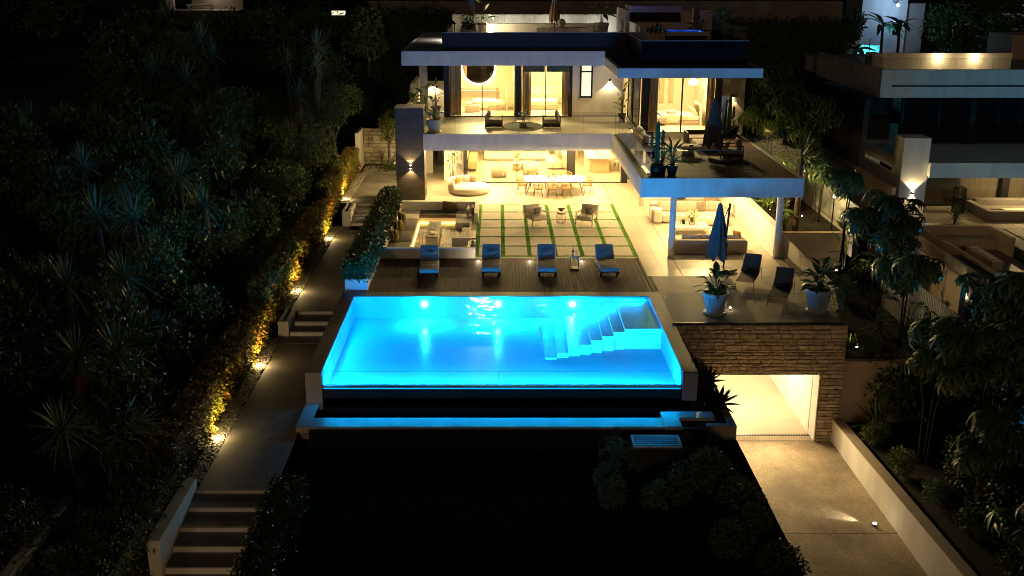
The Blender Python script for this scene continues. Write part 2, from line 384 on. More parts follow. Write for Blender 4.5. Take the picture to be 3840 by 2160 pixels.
def leaf_mesh(key, L, w, bend, m):
    if key not in LEAFM:
        b = MB(); b.add(*broad_leaf(L, w, bend)); LEAFM[key] = b.mesh('leaf', m, True)
    return LEAFM[key]
def pot(root, r, h, m, r0=.68, rim=True, saucer=False):
    b = MB(); b.lathe([(r * r0, 0), (r * .97, h * .84), (r * 1.04, h * .85), (r * 1.04, h), (r * .93, h), (r * .90, h * .88), (.001, h * .88)] if rim else
                      [(r * r0, 0), (r, h * .5), (r * .95, h), (r * .86, h), (r * .84, h * .9), (.001, h * .9)], n=28, cap=False)
    b.to('pot', m, root, True, False)
    MB().cyl(0, 0, h * .885, h * .9, r * .88, 20).to('potting_soil', M['soil'], root, False, False)
    if saucer: MB().lathe([(r * .55, .0), (r * .86, .0), (r * .9, .05), (.01, .03)], n=24, cap=False).to('saucer', m, root, True, False)
def leafy(root, z0, n, hmin, hmax, L, w, key, m, spread=.5, seed=0, lean=None, stemr=.014, bend=.55):
    """large stalked leaves, each its own part"""
    rr = random.Random(seed); me = leaf_mesh(key, L, w, bend, m); sb = MB()
    for i in range(n):
        a = 2 * math.pi * (i * .382 + rr.uniform(-.06, .06)); h = rr.uniform(hmin, hmax); q = spread * rr.uniform(.25, 1) * (1.15 - .6 * (h - hmin) / max(.01, hmax - hmin))
        e = Vector((math.cos(a) * q, math.sin(a) * q, z0 + h))
        sb.tube([(0.03 * math.cos(a), .03 * math.sin(a), z0 - .02), (e.x * .35, e.y * .35, z0 + h * .55), e], stemr, 5, stemr * .6)
        s = rr.uniform(.75, 1.15)
        put('leaf', me, root, e, (rr.uniform(-.3, .3), rr.uniform(-1.15, -.25) if h > (hmin + hmax) / 2 else rr.uniform(-.7, .25), a), (s, s, s))
    sb.to('stem', M['stem'], root, True, False)
# ================================================================ SETTING
b = MB(); b.quad((-160, -40, -6.6), (220, -40, -6.6), (220, 300, -6.6), (-160, 300, -6.6)); struct('ground', b, M['soil'])
def grid(name, xs, ys, fn, m):
    b = MB(); n = len(ys)
    b.v = [(x, y, fn(x, y)) for x in xs for y in ys]
    b.f = [(i * n + j, (i + 1) * n + j, (i + 1) * n + j + 1, i * n + j + 1) for i in range(len(xs) - 1) for j in range(n - 1)]
    return struct(name, b, m, True)
def wob(x, y): return .35 * math.sin(x * .9 + y * .37) + .25 * math.sin(y * .8 - x * .5)
def zpath(y): return 0 if y > 53.76 else (-.65 if y > 37.84 else (-1.14 - .16 * (36.4 - max(24.5, min(36.4, y))) / 11.9 if y > 24.56 else -2.0))
def hillz(x, y):
    base = zpath(min(y, 60)) if y > 24 else -1.3 - (24 - max(y, 4)) * .06
    r = max(0, -9.3 - x); z = base - .15 + min(r * .40, 3.4 + max(0, r - 8.5) * .16) + max(0, y - 36) * .035 * min(1, r / 4) + wob(x, y) * min(1, r / 2)
    return z + max(0, y - 66) * .10
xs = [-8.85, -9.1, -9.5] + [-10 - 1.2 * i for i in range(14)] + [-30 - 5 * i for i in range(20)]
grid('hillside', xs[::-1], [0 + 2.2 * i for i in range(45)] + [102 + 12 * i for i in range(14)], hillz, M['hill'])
def backz(x, y): return 5.6 + (y - 75.6) * .085 + wob(x * .4, y * .4) - max(0, min(1, (x - 22) / 6)) * 4.2 * max(0, 1 - (y - 75.6) / 60)
grid('back_hillside', [-8.85 + 4 * i for i in range(50)], [75.9 + 3 * i for i in range(20)] + [140 + 15 * i for i in range(11)], backz, M['hill'])
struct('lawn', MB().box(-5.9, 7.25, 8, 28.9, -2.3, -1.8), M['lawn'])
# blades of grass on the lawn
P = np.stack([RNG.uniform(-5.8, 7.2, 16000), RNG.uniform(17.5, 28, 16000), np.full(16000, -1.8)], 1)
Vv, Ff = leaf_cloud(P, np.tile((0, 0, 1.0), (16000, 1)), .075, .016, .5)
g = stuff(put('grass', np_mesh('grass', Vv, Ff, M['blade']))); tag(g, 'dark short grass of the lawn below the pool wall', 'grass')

# ---- side path with three flights of wide steps
pth = put('path', None); pth['kind'] = 'structure'
MB().box(-7.95, -5.4, 53.76, 62, -.4, 0).to('paving', M['path'], pth)
MB().box(-7.95, -5.4, 51.33, 51.34, -.8, -.65).box(-7.95, -5.89, 37.84, 51.33, -.9, -.65).to('paving', M['path'], pth)
b = MB(); b.add([(-7.95, 24.80, -1.27), (-5.9, 24.80, -1.27), (-5.9, 36.37, -1.14), (-7.95, 36.37, -1.14)], [(0, 1, 2, 3)])
b.add([(-7.95, 24.80, -1.27), (-5.9, 24.80, -1.27), (-5.9, 24.80, -2.2), (-7.95, 24.80, -2.2)], [(3, 2, 1, 0)]); b.to('paving', M['path'], pth)
def flight(y0, z0, rows, x0, x1):
    """rows: (y of the riser, z at its foot)"""
    prev = z0
    for i, (y, z) in enumerate(rows):
        yn = rows[i + 1][0] if i + 1 < len(rows) else y - .80
        st = MB().box(x0, x1, yn + .004, y + .10, z - .60, z).to('step', M['path'], pth)
        MB().box(x0 + .004, x1 - .004, y - .016, y - .002, z + .002, prev - .028).to('riser', M['plaster'], st); prev = z
flight(53.76, 0, [(53.76, -.16), (52.92, -.32), (52.14, -.48), (51.36, -.65)], -7.45, -5.86)
flight(37.84, -.65, [(37.84, -.81), (37.06, -.97), (36.37, -1.14)], -7.70, -5.91)
flight(24.80, -1.27, [(24.80, -1.39), (24.07, -1.52), (23.32, -1.67), (22.65, -1.84), (21.98, -2.03)], -8.0, -5.45)
struct('lower_path', MB().box(-8.2, -5.3, 12, 21.17, -2.6, -2.03), M['path'])
# pebble strip along the path
n = 7800; P = np.zeros((n, 3)); P[:, 1] = RNG.uniform(25, 62, n); P[:, 0] = RNG.uniform(-8.42, -7.97, n)
k = P[:, 1] > 53.8; P[k, 0] = RNG.uniform(-8.4, -7.9, k.sum())
kk = RNG.uniform(0, 1, n) < .12; P[kk, 1] = RNG.uniform(61.9, 64.5, kk.sum()); P[kk, 0] = RNG.uniform(-8.2, -5.5, kk.sum())
ok = ~(((P[:, 1] > 51.2) & (P[:, 1] < 54.2)) | ((P[:, 1] > 36.2) & (P[:, 1] < 38))); P = P[ok]
P[:, 2] = [zpath(y) + .01 for y in P[:, 1]]
ico = bmesh.new(); bmesh.ops.create_icosphere(ico, subdivisions=1, radius=1); iv = np.array([v.co[:] for v in ico.verts]); ifc = np.array([[v.index for v in f.verts] for f in ico.faces]); ico.free()
sc = RNG.uniform(.022, .055, (len(P), 1, 1)) * RNG.uniform(.6, 1.3, (len(P), 1, 3))
V = (iv[None] * sc * np.array([1, 1, .7]) + P[:, None] + 0).reshape(-1, 3); F = (ifc[None] + (np.arange(len(P)) * len(iv))[:, None, None]).reshape(-1, 3)
pb = stuff(put('pebbles', np_mesh('pebbles', V, F, M['pebble']))); tag(pb, 'rounded pale pebbles filling the strip between hedge and path', 'pebbles')
struct('pebble_bed', MB().box(-8.85, -7.95, 53.9, 65, -.5, -.02).box(-8.85, -7.95, 38, 51.3, -1.1, -.67).box(-8.85, -7.96, 24.85, 36.3, -1.8, -1.31).box(-7.9, -5.4, 62, 65, -.5, -.02), M['soil'])
# white planter boxes that end the pebble strip beside each flight, and the stair cheek wall
def wallbox(name, label, x0, x1, y0, y1, z0, z1, m='plaster', cat='garden wall', cap=None):
    t = thing(name, label, cat, ((x0 + x1) / 2, (y0 + y1) / 2, z0))
    MB().box(x0, x1, y0, y1, z0, z1).to('wall', M[m], t)
    if cap: MB().box(x0 - .002, x1 + .002, y0 - .002, y1 + .002, z1, z1 + .012).to('coping', M[cap], t)
    return t
def ubox(name, label, x0, x1, y0, y1, z0, z1):
    t = thing(name, label, 'planter', ((x0 + x1) / 2, y0, z0))
    MB().box(x0, x1, y0, y0 + .12, z0, z1).box(x1 - .12, x1, y0 + .12, y1, z0, z1).box(x0, x0 + .1, y0 + .12, y1, z0, z1).to('wall', M['plaster'], t)
    MB().box(x0 + .1, x1 - .12, y0 + .12, y1, z0, z1 - .1).to('potting_soil', M['soil'], t); return t
ubox('planter_box', 'white rendered planter block beside the upper flight of steps', -7.86, -7.47, 51.30, 53.7, -.75, .12)
ubox('planter_box', 'white rendered planter block beside the middle flight of steps', -8.12, -7.73, 36.34, 37.9, -1.24, -.58)
t = thing('stair_cheek_wall', 'low white wall along the left of the bottom flight of steps', 'garden wall', (-8.1, 21.8, -2.2))
MB().box(-8.3, -8.0, 21.75, 24.95, -2.6, -1.0).to('wall', M['plaster'], t)
t = thing('boundary_wall', 'white wall half hidden by shrubs at the lower left', 'garden wall', (-10.6, 22, -2))
MB().box(-10.75, -10.5, 19.5, 26.4, -2.6, -.55).to('wall', M['plaster'], t)

# ================================================================ POOL DECK + TERRACE
dk = put('pool_deck', None); dk['kind'] = 'structure'
MB().box(-5.0, 5.92, 38.21, 42.96, -.4, -.05).to('joists', M['timber_dark'], dk)
bme = MB().box(-.066, .066, 38.215, 42.955, -.049, 0).mesh('board', M['deck'])
for i in range(78):
    x = -4.92 + i * .139
    put('board', bme, dk, (x, 0, random.uniform(-.002, .001)))
ter = put('terrace', None); ter['kind'] = 'structure'
MB().box(5.95, 12.1, 34.45, 62, -.35, -.02).box(-.99, 5.95, 53.37, 62, -.35, -.02).box(-5.4, -.99, 52.4, 62, -.35, -.02).to('bed', M['joint'], ter)
tiles = {}
def tile(x0, x1, y0, y1, z=0.0, m='tile', th=.018, par=None, gap=.006, name='tile'):
    k = (round(x1 - x0, 3), round(y1 - y0, 3), m, th)
    if k not in tiles: tiles[k] = MB().box(gap / 2, k[0] - gap / 2, gap / 2, k[1] - gap / 2, -th, 0).mesh(name, M[m])
    loc = Vector((x0, y0, z))
    if par is not None: loc = MATS[par.name].inverted() @ loc
    return put(name, tiles[k], par, loc)
def tilefield(x0, x1, y0, y1, sx, sy, **kw):
    nx = max(1, round((x1 - x0) / sx)); ny = max(1, round((y1 - y0) / sy)); dx = (x1 - x0) / nx; dy = (y1 - y0) / ny
    for i in range(nx):
        for j in range(ny): tile(round(x0 + i * dx, 3), round(x0 + i * dx, 3) + round(dx, 3), y0 + j * dy, y0 + j * dy + round(dy, 3), **kw)
tilefield(6.02, 7.44, 40.3, 62, .71, 1.205, par=ter); tilefield(7.46, 11.75, 40.3, 55, 1.43, 1.225, par=ter)
tilefield(6.16, 12.08, 34.5, 40.29, 1.48, 1.16, par=ter, m='paver')
tilefield(-3.9, 5.98, 53.36, 59.1, 1.235, 1.148, par=ter); tilefield(-5.4, -3.9, 52.45, 54.5, .75, 1.02, par=ter)
tilefield(-3.9, -.99, 52.45, 53.36, 1.455, .91, par=ter)
MB().box(-.97, 5.95, 42.97, 43.2, -.3, .004).to('kerb', M['paver'], ter)
MB().box(-.99, 5.949, 43.2, 53.369, -.35, -.006).to('turf_bed', M['turf'], ter)
# grass-jointed pavers
gx = [-.92 + 1.14 * i for i in range(7)]; gy = [43.30 + 1.672 * j for j in range(7)]
for i in range(6):
    for j in range(6): tile(gx[i] + .09, gx[i + 1] - .09, gy[j] + .085, gy[j + 1] - .085, .006, 'paver', .03, ter, .0, 'paver')
Ps = []
for x in gx: n = 2600; Ps.append(np.stack([x + RNG.uniform(-.088, .088, n), RNG.uniform(43.24, 53.36, n), np.full(n, -.007)], 1))
for y in gy: n = 1500; Ps.append(np.stack([RNG.uniform(-.97, 5.97, n), y + RNG.uniform(-.083, .083, n), np.full(n, -.007)], 1))
P = np.concatenate(Ps); V, F = leaf_cloud(P, np.tile((0, 0, 1.0), (len(P), 1)), .034, .014, .6)
g = stuff(put('grass_joints', np_mesh('grass_joints', V, F, M['turf']))); tag(g, 'bright green turf strips in a grid between the square pavers', 'grass')

# ================================================================ SWIMMING POOL
pl = thing('swimming_pool', 'long glowing turquoise infinity pool with a clear front panel', 'swimming pool', (0, 34, -1))
X0, X1, Y0, Y1, ZF = -5.45, 5.70, 29.95, 37.66, -.88
MB().box(X0 - .3, X1 + .3, Y0 - .0, Y1 + .3, ZF - .3, ZF).to('pool_floor', M['pooltile'], pl)
MB().box(X0, X1, Y1, Y1 + .2, ZF, -.035).box(X0 - .2, X0, Y0 + .12, Y1 + .2, ZF, -.035).box(X1, X1 + .2, Y0 + .12, Y1 + .2, ZF, -.035).box(X0, X1, Y0 + .12, Y0 + .24, ZF, -.52).to('pool_wall', M['poolsidetile'], pl)
MB().box(-5.94, 6.16, Y0 - .0, Y0 + .118, -1.9, -.522).box(-5.94, X0 - .003, Y0 - .0, Y0 + .118, -.522, -.024).box(X1 + .003, 6.16, Y0, Y0 + .118, -.522, -.024).box(-5.94, -5.66, Y0 + .118, 38.2, -1.9, -.024).box(5.91, 6.16, Y0 + .118, 38.2, -1.9, -.024).to('outer_wall', M['poolwall'], pl)
MB().box(-5.955, X0 - .006, Y0 - .012, Y0 - .0005, -1.3, -.03).to('corner_block', M['plaster_grey'], pl); MB().box(X1 + .006, 6.17, Y0 - .012, Y0 - .0005, -.95, -.03).to('corner_block', M['plaster_grey'], pl)
nb = 11
for i in range(nb): tile(X0 - .45 + i * (X1 - X0 + .9) / nb, X0 - .45 + (i + 1) * (X1 - X0 + .9) / nb, Y1 + .0, Y1 + .54, 0, 'coping', .03, pl, .008, 'coping_tile')
for i in range(8):
    y = Y0 - .0 + i * (Y1 - Y0) / 8
    tile(X0 - .5, X0, y, y + (Y1 - Y0) / 8, 0, 'coping', .03, pl, .008, 'coping_tile'); tile(X1, X1 + .47, y, y + (Y1 - Y0) / 8, 0, 'coping', .03, pl, .008, 'coping_tile')
gp = MB().box(X0, .015, Y0 + .02, Y0 + .075, -.50, -.005).to('glass_panel', M['pool_glass'], pl)
MB().box(.025, X1, Y0 + .02, Y0 + .075, -.50, -.005).to('glass_panel', M['pool_glass'], pl)
MB().box(.016, .024, Y0 + .015, Y0 + .08, -.50, -.004).box(X0, X1, Y0 + .012, Y0 + .016, -.43, -.418).to('seal', M['rail_edge'], pl)
MB().box(X0, X1, Y0 + .0, Y0 + .118, -.520, -.50).to('glass_sill', M['steptile'], pl)
MB().box(4.42, X1 - .004, 34.3, Y1 - .004, ZF, -.13).to('tanning_shelf', M['steptile'], pl)
for i in range(7):
    x1 = 4.416 - i * .40; z = -.13 - (i + 1) * .098
    MB().box(x1 - .40, x1 - .004, 34.3 - .05 - i * .16, Y1 - .2 - i * .09, ZF + .001, z).to('step', M['steptile'], pl)
for x, zl, pw in ((-2.79, -.25, 170), (.0, -.25, 170), (2.82, -.11, 300)):
    lp = MB().lathe([(.001, .0), (.085, .0), (.105, .02)], m=Matrix.Translation((x, Y1 - .03, -.32)) @ Matrix.Rotation(rad(90), 4, 'X'), n=18, cap=False).to('pool_light', M['lamp_pool'], pl)
    light('POINT', (x, Y1 - .34, zl), pw, (.0, .335, 1.0), lp, .06)
    light('SPOT', (x, Y1 - .06, -.34), 620, (.0, .335, 1.0), lp, .06, aim((0, -1, -.10)), 150, .9)
for x in (-4.6, -2.75, -.9, .95, 2.8, 4.65):  # front-wall lamps added to throw blue light on loungers and house
    lp = MB().lathe([(.001, 0), (.085, .0), (.105, -.02)], m=Matrix.Translation((x, Y0 + .262, -.70)) @ Matrix.Rotation(rad(90), 4, 'X'), n=18, cap=False).to('pool_light', M['lamp_pool'], pl)
    light('SPOT', (x, Y0 + .30, -.62), 34, (.0, .47, 1.0), lp, .06, aim((0, 1, .085)), 34, 1.0); light('SPOT', (x, Y0 + .30, -.62), 640 if x > .5 else 30, (.0, .47, 1.0), lp, .06, aim((8.6 - x, 12.1, 3.5)), 36, 1.0)
lp = MB().box(X0 + .05, X1 - .05, Y0 + .242, Y0 + .25, -.60, -.56).to('light_strip', M['added_strip_pool'], pl); light('AREA', (.12, Y0 + .27, -.58), 1500, (0, .335, 1.0), lp, 11.0, aim((0, 1, -.10)), sy=.06)  # strip added under the sill to even out the pool glow
lp = MB().box(1.7, X1 - .1, Y1 - .006, Y1 - .001, -.075, -.05).to('light_strip', M['added_strip_pool'], pl); light('AREA', (3.6, Y1 - .02, -.06), 120, (0, .38, 1.0), lp, 3.8, aim((0, -1, -.45)), sy=.02)  # strip added under the coping to brighten steps and shelf
lp = MB().box(X0 + .001, X0 + .006, Y0 + .4, Y1 - .4, -.26, -.22).to('light_strip', M['added_strip_pool'], pl); light('AREA', (X0 + .03, 33.8, -.24), 150, (0, .335, 1.0), lp, .06, Euler((0, rad(-90), 0)), sy=6.8)  # strip added on the left wall as fill for the pool floor
lp = MB().box(X0 + .05, X1 - .05, Y0 - .012, Y0 - .0005, -.56, -.535).to('light_strip', M['added_strip_pool'], pl); light('AREA', (.12, Y0 - .03, -.55), 115, (0, .42, 1.0), lp, 11.0, aim((0, -1, -.34)), sy=.03)  # added outer strip, stands in for pool glow on the trough
w = MB(); nx, ny = 60, 40
w.v = [(X0 + (X1 - X0) * i / nx, Y0 + .076 + (Y1 - Y0 - .077) * j / ny, -.03) for i in range(nx + 1) for j in range(ny + 1)]
w.f = [(i * (ny + 1) + j, (i + 1) * (ny + 1) + j, (i + 1) * (ny + 1) + j + 1, i * (ny + 1) + j + 1) for i in range(nx) for j in range(ny)]
struct('pool_water', w, M['water'], True)
# overflow trough below the glass
t = thing('overflow_trough', 'long pale concrete overflow trough below the glass side of the pool', 'trough', (0, 28.5, -1.9))
MB().box(-5.98, 5.0, 28.22, 28.88, -1.125, -1.05).box(-5.98, -5.58, 28.88, 29.93, -1.125, -1.05).to('top', M['trough_top'], t)
MB().box(-5.95, 6.2, 28.25, 28.86, -1.9, -1.126).to('front_wall', M['poolwall'], t)
MB().box(-5.975, -5.60, 28.235, 28.2485, -1.45, -1.128).to('end_face', M['plaster_warm'], t)
MB().box(-5.56, 5.0, 28.9, 29.9, -1.7, -1.55).to('trough_water', M['trough_water'], t)
t = thing('overflow_slab', 'grey L shaped slab at the right end of the overflow trough', 'slab', (5.5, 28.7, -1.2))
MB().box(4.92, 6.5, 28.75, 29.20, -1.10, -.99).to('long_slab', M['trough_top'], t)
MB().box(4.92, 5.42, 28.12, 28.745, -1.10, -.99).to('short_slab', M['trough_top'], t)
MB().box(5.0, 5.3, 28.3, 28.6, -1.8, -1.11).to('support', M['poolwall'], t)
# agave bed wall beside the drive
t = thing('agave_bed', 'raised bed with brown rendered wall between pool and driveway', 'planter', (6.8, 31.8, -5))
MB().box(6.20, 7.30, 29.22, 29.45, -5.6, -1.48).box(7.08, 7.30, 29.45, 34.36, -5.6, -1.48).to('wall', M['plaster_warm'], t)
MB().box(6.20, 7.08, 29.45, 34.36, -3, -1.56).to('potting_soil', M['soil'], t)
t = thing('drive_edge_wall', 'rendered retaining wall holding the lawn above the driveway', 'retaining wall', (7.0, 24, -5.6))
MB().box(6.9, 7.2, 10, 29.2, -6.2, -1.85).to('wall', M['plaster_warm'], t)
MB().box(5.35, 6.2, 29.22, 29.45, -2.2, -1.6).to('wall', M['plaster_warm'], t)

# ================================================================ DRIVEWAY + GARAGE
b = MB(); b.add([(7.2, 8, -5.60), (13.2, 8, -5.60), (12.06, 34.38, -4.46), (7.2, 34.38, -4.46)], [(0, 1, 2, 3)]); struct('driveway', b, M['drive']); b = MB(); b.quad((7.2, 28.40, -4.712), (12.4, 28.40, -4.712), (12.4, 28.425, -4.711), (7.2, 28.425, -4.711)); struct('drive_joint', b, M['black'])
gr = thing('garage', 'lit garage under the terrace with stone clad front and open doorway', 'garage', (9.5, 36, -4.5))
tilefield(7.3, 11.4, 34.9, 46, 1.37, 1.23, m='garage_floor', z=-4.44, par=ter, name='floor_tile')
MB().box(7.2, 11.4, 34.4, 46, -4.7, -4.465).to('floor', M['garage_floor'], gr)
MB().box(7.2, 11.40, 34.4, 34.9, -4.464, -4.445).to('threshold', M['drive'], gr)
MB().box(11.36, 11.5, 35.05, 46, -4.5, -1.8).box(7.1, 7.3, 34.6, 46, -4.5, -1.8).box(7.1, 11.6, 46, 46.2, -4.5, -1.7).to('inner_wall', M['plaster'], gr)
MB().box(7.1, 11.6, 34.9, 46, -1.8, -1.6).to('inner_ceiling', M['ceiling'], gr)
MB().box(11.38, 11.42, 34.36, 35.1, -4.46, -1.88).to('reveal', M['plaster'], gr)
MB().box(7.3, 11.38, 34.55, 34.9, -1.95, -1.85).to('door_lintel', M['black'], gr)
MB().box(6.0, 12.24, 34.46, 34.62, -1.86, -.03).box(11.44, 12.24, 34.46, 35.1, -4.6, -1.86).to('wall_core', M['mortar'], gr)
MB().box(6.1, 12.1, 34.40, 34.50, -.018, .05).to('edge_trim', M['frame'], gr)
rr = random.Random(3); nst = 0
def stonerun(x0, x1, z0, z1, h=.136):
    hs_ = [];
    while sum(hs_) < z1 - z0 - .05: hs_.append(rr.uniform(.095, .185))
    hs_ = [q * (z1 - z0) / sum(hs_) for q in hs_]
    for i, h in enumerate(hs_):
        x = x0
        while x < x1 - .02:
            l = rr.uniform(.22, .62)
            if x + l > x1 - .14: l = x1 - x
            d = rr.uniform(.045, .09); bb = MB(); z = z0 + sum(hs_[:i]); y1 = 34.47; y0 = y1 - d
            q = lambda: rr.uniform(-.012, .012)
            f = [(x + .006, z + .005), (x + l - .006, z + .005), (x + l - .006, z + h - .005), (x + .006, z + h - .005)]
            vs = [(a, y1, c) for a, c in f] + [(a + (.015 if n in (0, 3) else -.015) + q() * .5, y0 + q(), c + (.012 if n < 2 else -.012) + q() * .4) for n, (a, c) in enumerate(f)] + [(x + l / 2 + q() * 3, y0 - .018 + q(), z + h / 2 + q())]
            bb.add(vs, [(0, 1, 5, 4), (1, 2, 6, 5), (2, 3, 7, 6), (3, 0, 4, 7), (4, 5, 8), (5, 6, 8), (6, 7, 8), (7, 4, 8)])
            bb.to('stone', M['stone'], gr); x += l
stonerun(6.2, 12.24, -1.86, -.03); stonerun(11.44, 12.24, -4.5, -1.86)
for x, y in ((9.35, 37.2), (9.35, 40.5), (9.35, 44)):
    lp = MB().box(x - .6, x + .6, y - .15, y + .15, -1.86, -1.81).to('ceiling_lamp', M['lamp_warm'], gr)
    light('POINT', (x, y, -2.1), 460 if y < 38 else 150, (1, .76, .41), lp, .25)
lp = MB().box(8.9, 9.8, 35.15, 35.25, -1.88, -1.83).to('ceiling_lamp', M['lamp_warm'], gr); light('SPOT', (9.35, 35.2, -1.98), 1250, (1, .72, .33), lp, .15, aim((0, -1, -.30)), 120, .8)  # doorway spot and its fixture added to brighten the driveway
# right of the drive
t = thing('drive_side_wall', 'low cream wall with sloping shadow along the right of the driveway', 'garden wall', (12.2, 28, -5))
b = MB(); b.prism([(12.02, 34.4), (12.86, 15), (13.2, 15), (12.36, 34.4)], -5.9, -3.64); b.to('wall', M['plaster'], t)
b = MB(); b.prism([(12.01, 34.4), (12.85, 15), (13.21, 15), (12.37, 34.4)], -3.639, -3.60); b.to('coping', M['plaster_warm'], t)
t = thing('drain_grate', 'narrow slotted metal drain across the garage doorway', 'drain', (9.3, 34.85, -4.45))
MB().box(7.3, 11.38, 34.80, 34.94, -4.443, -4.436).to('frame', M['black'], t)
for i in range(41): MB().box(7.34 + i * .1, 7.395 + i * .1, 34.815, 34.925, -4.436, -4.430).to('bar', M['steel'], t)
b = MB(); b.prism([(13.0, 8), (40, 8), (40, 34.5), (12.3, 34.5), (12.34, 34.4), (13.18, 15)], -4.2, -3.75); struct('garden_bed', b, M['soil']); struct('garden_bed', MB().box(12.3, 17, 34.8, 46.2, -2.2, -1.55), M['soil'])
struct('garden_bed', MB().box(12.1, 17, 46.5, 75, -.6, .18), M['soil'])
t = thing('garden_retaining_wall', 'plain brown wall right of the stone garage front', 'retaining wall', (13.4, 34.6, -4)); MB().box(12.26, 17.2, 34.55, 34.8, -4.2, -1.44).to('wall', M['plaster_warm'], t)
t = thing('garden_retaining_wall', 'broad dim wall behind the sling chairs holding the upper planting bed', 'retaining wall', (14, 46.3, -1.6)); MB().box(12.11, 15.75, 46.25, 46.48, -2, .30).to('wall', M['plaster_warm'], t)
t = thing('terrace_side_wall', 'low white wall along the right of the covered lounge', 'garden wall', (11.9, 48, 0)); MB().box(11.78, 12.1, 43.15, 60, -.5, 1.30).to('wall', M['plaster'], t)
for y in (44.6, 49.2): MB().box(11.768, 11.779, y, y + .09, .28, .40).to('socket_plate', M['plaster_grey'], t)
# ================================================================ THE HOUSE
hs = thing('house', 'white two storey modern villa with lit rooms and cantilevered wing', 'villa', (1, 60, 0))
def H(name, m, *boxes, par=None, smooth=False):
    if name in SPLIT and len(boxes) > 1: return [H(name, m, q, par=par, smooth=smooth) for q in boxes][0]
    b = MB()
    for q in boxes: b.box(*q)
    return b.to(name, M[m], par or hs, smooth)
SPLIT = {'wing_wall', 'pier', 'wall', 'upper_wall', 'inner_wall', 'stair_block', 'roof_bench', 'cabinet', 'kitchen_cabinet', 'upper_frame', 'curtain_wall', 'seat_sling'}
# ground floor shell
H('floor', 'garage_floor', (-3.9, 7.4, 59.11, 70, -.3, -.012), (-5.4, -3.9, 54.5, 70, -.3, -.012), (7.4, 11.8, 55, 70, -.3, -.013))
H('inner_wall', 'interior', (-1.9, 12, 69.8, 70, 0, 3.4), (-2.05, -1.9, 59.95, 69.8, 0, 3.4), (7.42, 7.55, 60.2, 69.8, 0, 2.72))
H('wall', 'plaster', (-3.12, -1.98, 59.77, 59.95, 0, 2.718), (-5.1, -3.9, 62, 62.2, 0, 3.3), (7.55, 11.9, 54.75, 54.95, 0, 2.765))
H('dark_window', 'pane_dark', (-3.9, -3.12, 64.6, 64.7, .0, 2.7))
# first slab with fascia
H('slab', 'plaster', (-3.9, 5.93, 54.2, 54.4, 2.70, 3.55), (-3.9, 5.93, 54.405, 70, 2.78, 3.46), (-4.95, -3.9, 56.05, 70, 2.78, 3.46))
H('soffit', 'ceiling', (-3.89, 5.92, 54.41, 59.0, 2.72, 2.778), (-3.89, 7.4, 59.2, 69.8, 2.66, 2.778))
# wing slab
H('wing_slab', 'plaster', (5.905, 12.62, 42.4, 42.58, 2.77, 3.57), (5.905, 6.25, 42.585, 54.195, 2.77, 3.565), (7.0, 12.60, 42.585, 62, 2.83, 3.475), (6.255, 7.0, 42.585, 43.7, 2.83, 3.475), (6.255, 7.0, 49.2, 62, 2.83, 3.475), (12.44, 12.62, 42.585, 56, 2.77, 3.57))
H('edge_trim', 'darkwall', (6.02, 6.25, 42.6, 54.19, 3.566, 3.572), (-3.9, 5.9, 54.26, 54.42, 3.551, 3.557))
H('wing_soffit', 'ceiling', (7.01, 12.43, 42.6, 54.7, 2.79, 2.829))
for x, y in ((7.40, 43.1), (11.90, 43.1), (7.42, 53.03)):
    c = MB().cyl(x, y, 0.0, 2.83, .135, 24).to('column', M['plaster'], hs, True); MB().lathe([(.15, .0), (.15, .05), (.135, .055)], x, y, 24, cap=False).to('column_base', M['plaster_grey'], c, True)
# dark tiled pier at the left
H('pier_core', 'darkwall', (-5.36, -3.92, 54.57, 56.0, 0, 4.86)); H('pier_cap', 'plaster_grey', (-5.39, -3.885, 54.53, 56.03, 4.861, 4.885))
for i in range(9):
    z = i * .54; j = (i % 3) * .22
    for x0, x1 in ((-5.38, -4.72 + j), (-4.71 + j, -3.89)): H('pier_tile', 'pillar_tile', (x0, x1, 54.54, 54.569, z + .002, z + .535))
    H('pier_tile', 'pillar_tile', (-3.919, -3.889, 54.57, 56.0, z + .002, z + .535))
# first floor
tilefield(-3.9, 7.2, 54.42, 61.2, 1.23, 1.13, z=3.50, par=hs, name='floor_tile'); tilefield(-4.75, -3.9, 56.05, 64, .85, 1.13, z=3.50, par=hs, name='floor_tile')
H('inner_floor', 'garage_floor', (-3.1, 7.3, 61.3, 70, 3.462, 3.50), (7.35, 11.5, 54.8, 62, 3.501, 3.53))
H('pier', 'frame', (-3.14, -2.80, 61.05, 61.35, 3.46, 7.03), (1.0, 1.34, 61.05, 61.35, 3.46, 7.03), (4.14, 4.29, 61.05, 61.35, 3.46, 7.03))
H('wall', 'plaster', (4.29, 4.73, 61.12, 61.32, 3.46, 7.03), (5.46, 7.25, 61.12, 61.32, 3.46, 7.03), (4.73, 5.46, 61.12, 61.32, 3.46, 4.60), (-4.95, -4.75, 56.05, 59.5, 3.2, 4.75), (-4.95, -4.75, 59.5, 64.2, 3.2, 5.55), (-4.75, -3.14, 64, 64.2, 3.2, 5.25), (-4.60, -4.15, 61.9, 62.3, 3.5, 6.4))
H('skirting', 'plaster_grey', (4.3, 7.24, 61.10, 61.119, 3.5, 3.62))
H('inner_wall', 'interior', (-2.9, 7.3, 67.2, 67.4, 3.46, 7.03), (.95, 1.1, 61.4, 67.2, 3.5, 7.03), (4.3, 4.42, 61.4, 67.2, 3.5, 7.03), (-3.1, -2.95, 61.4, 67.2, 3.5, 7.03), (7.3, 12.2, 61.6, 61.8, 3.5, 7.0), (11.5, 11.62, 54.95, 61.6, 3.5, 7.0))
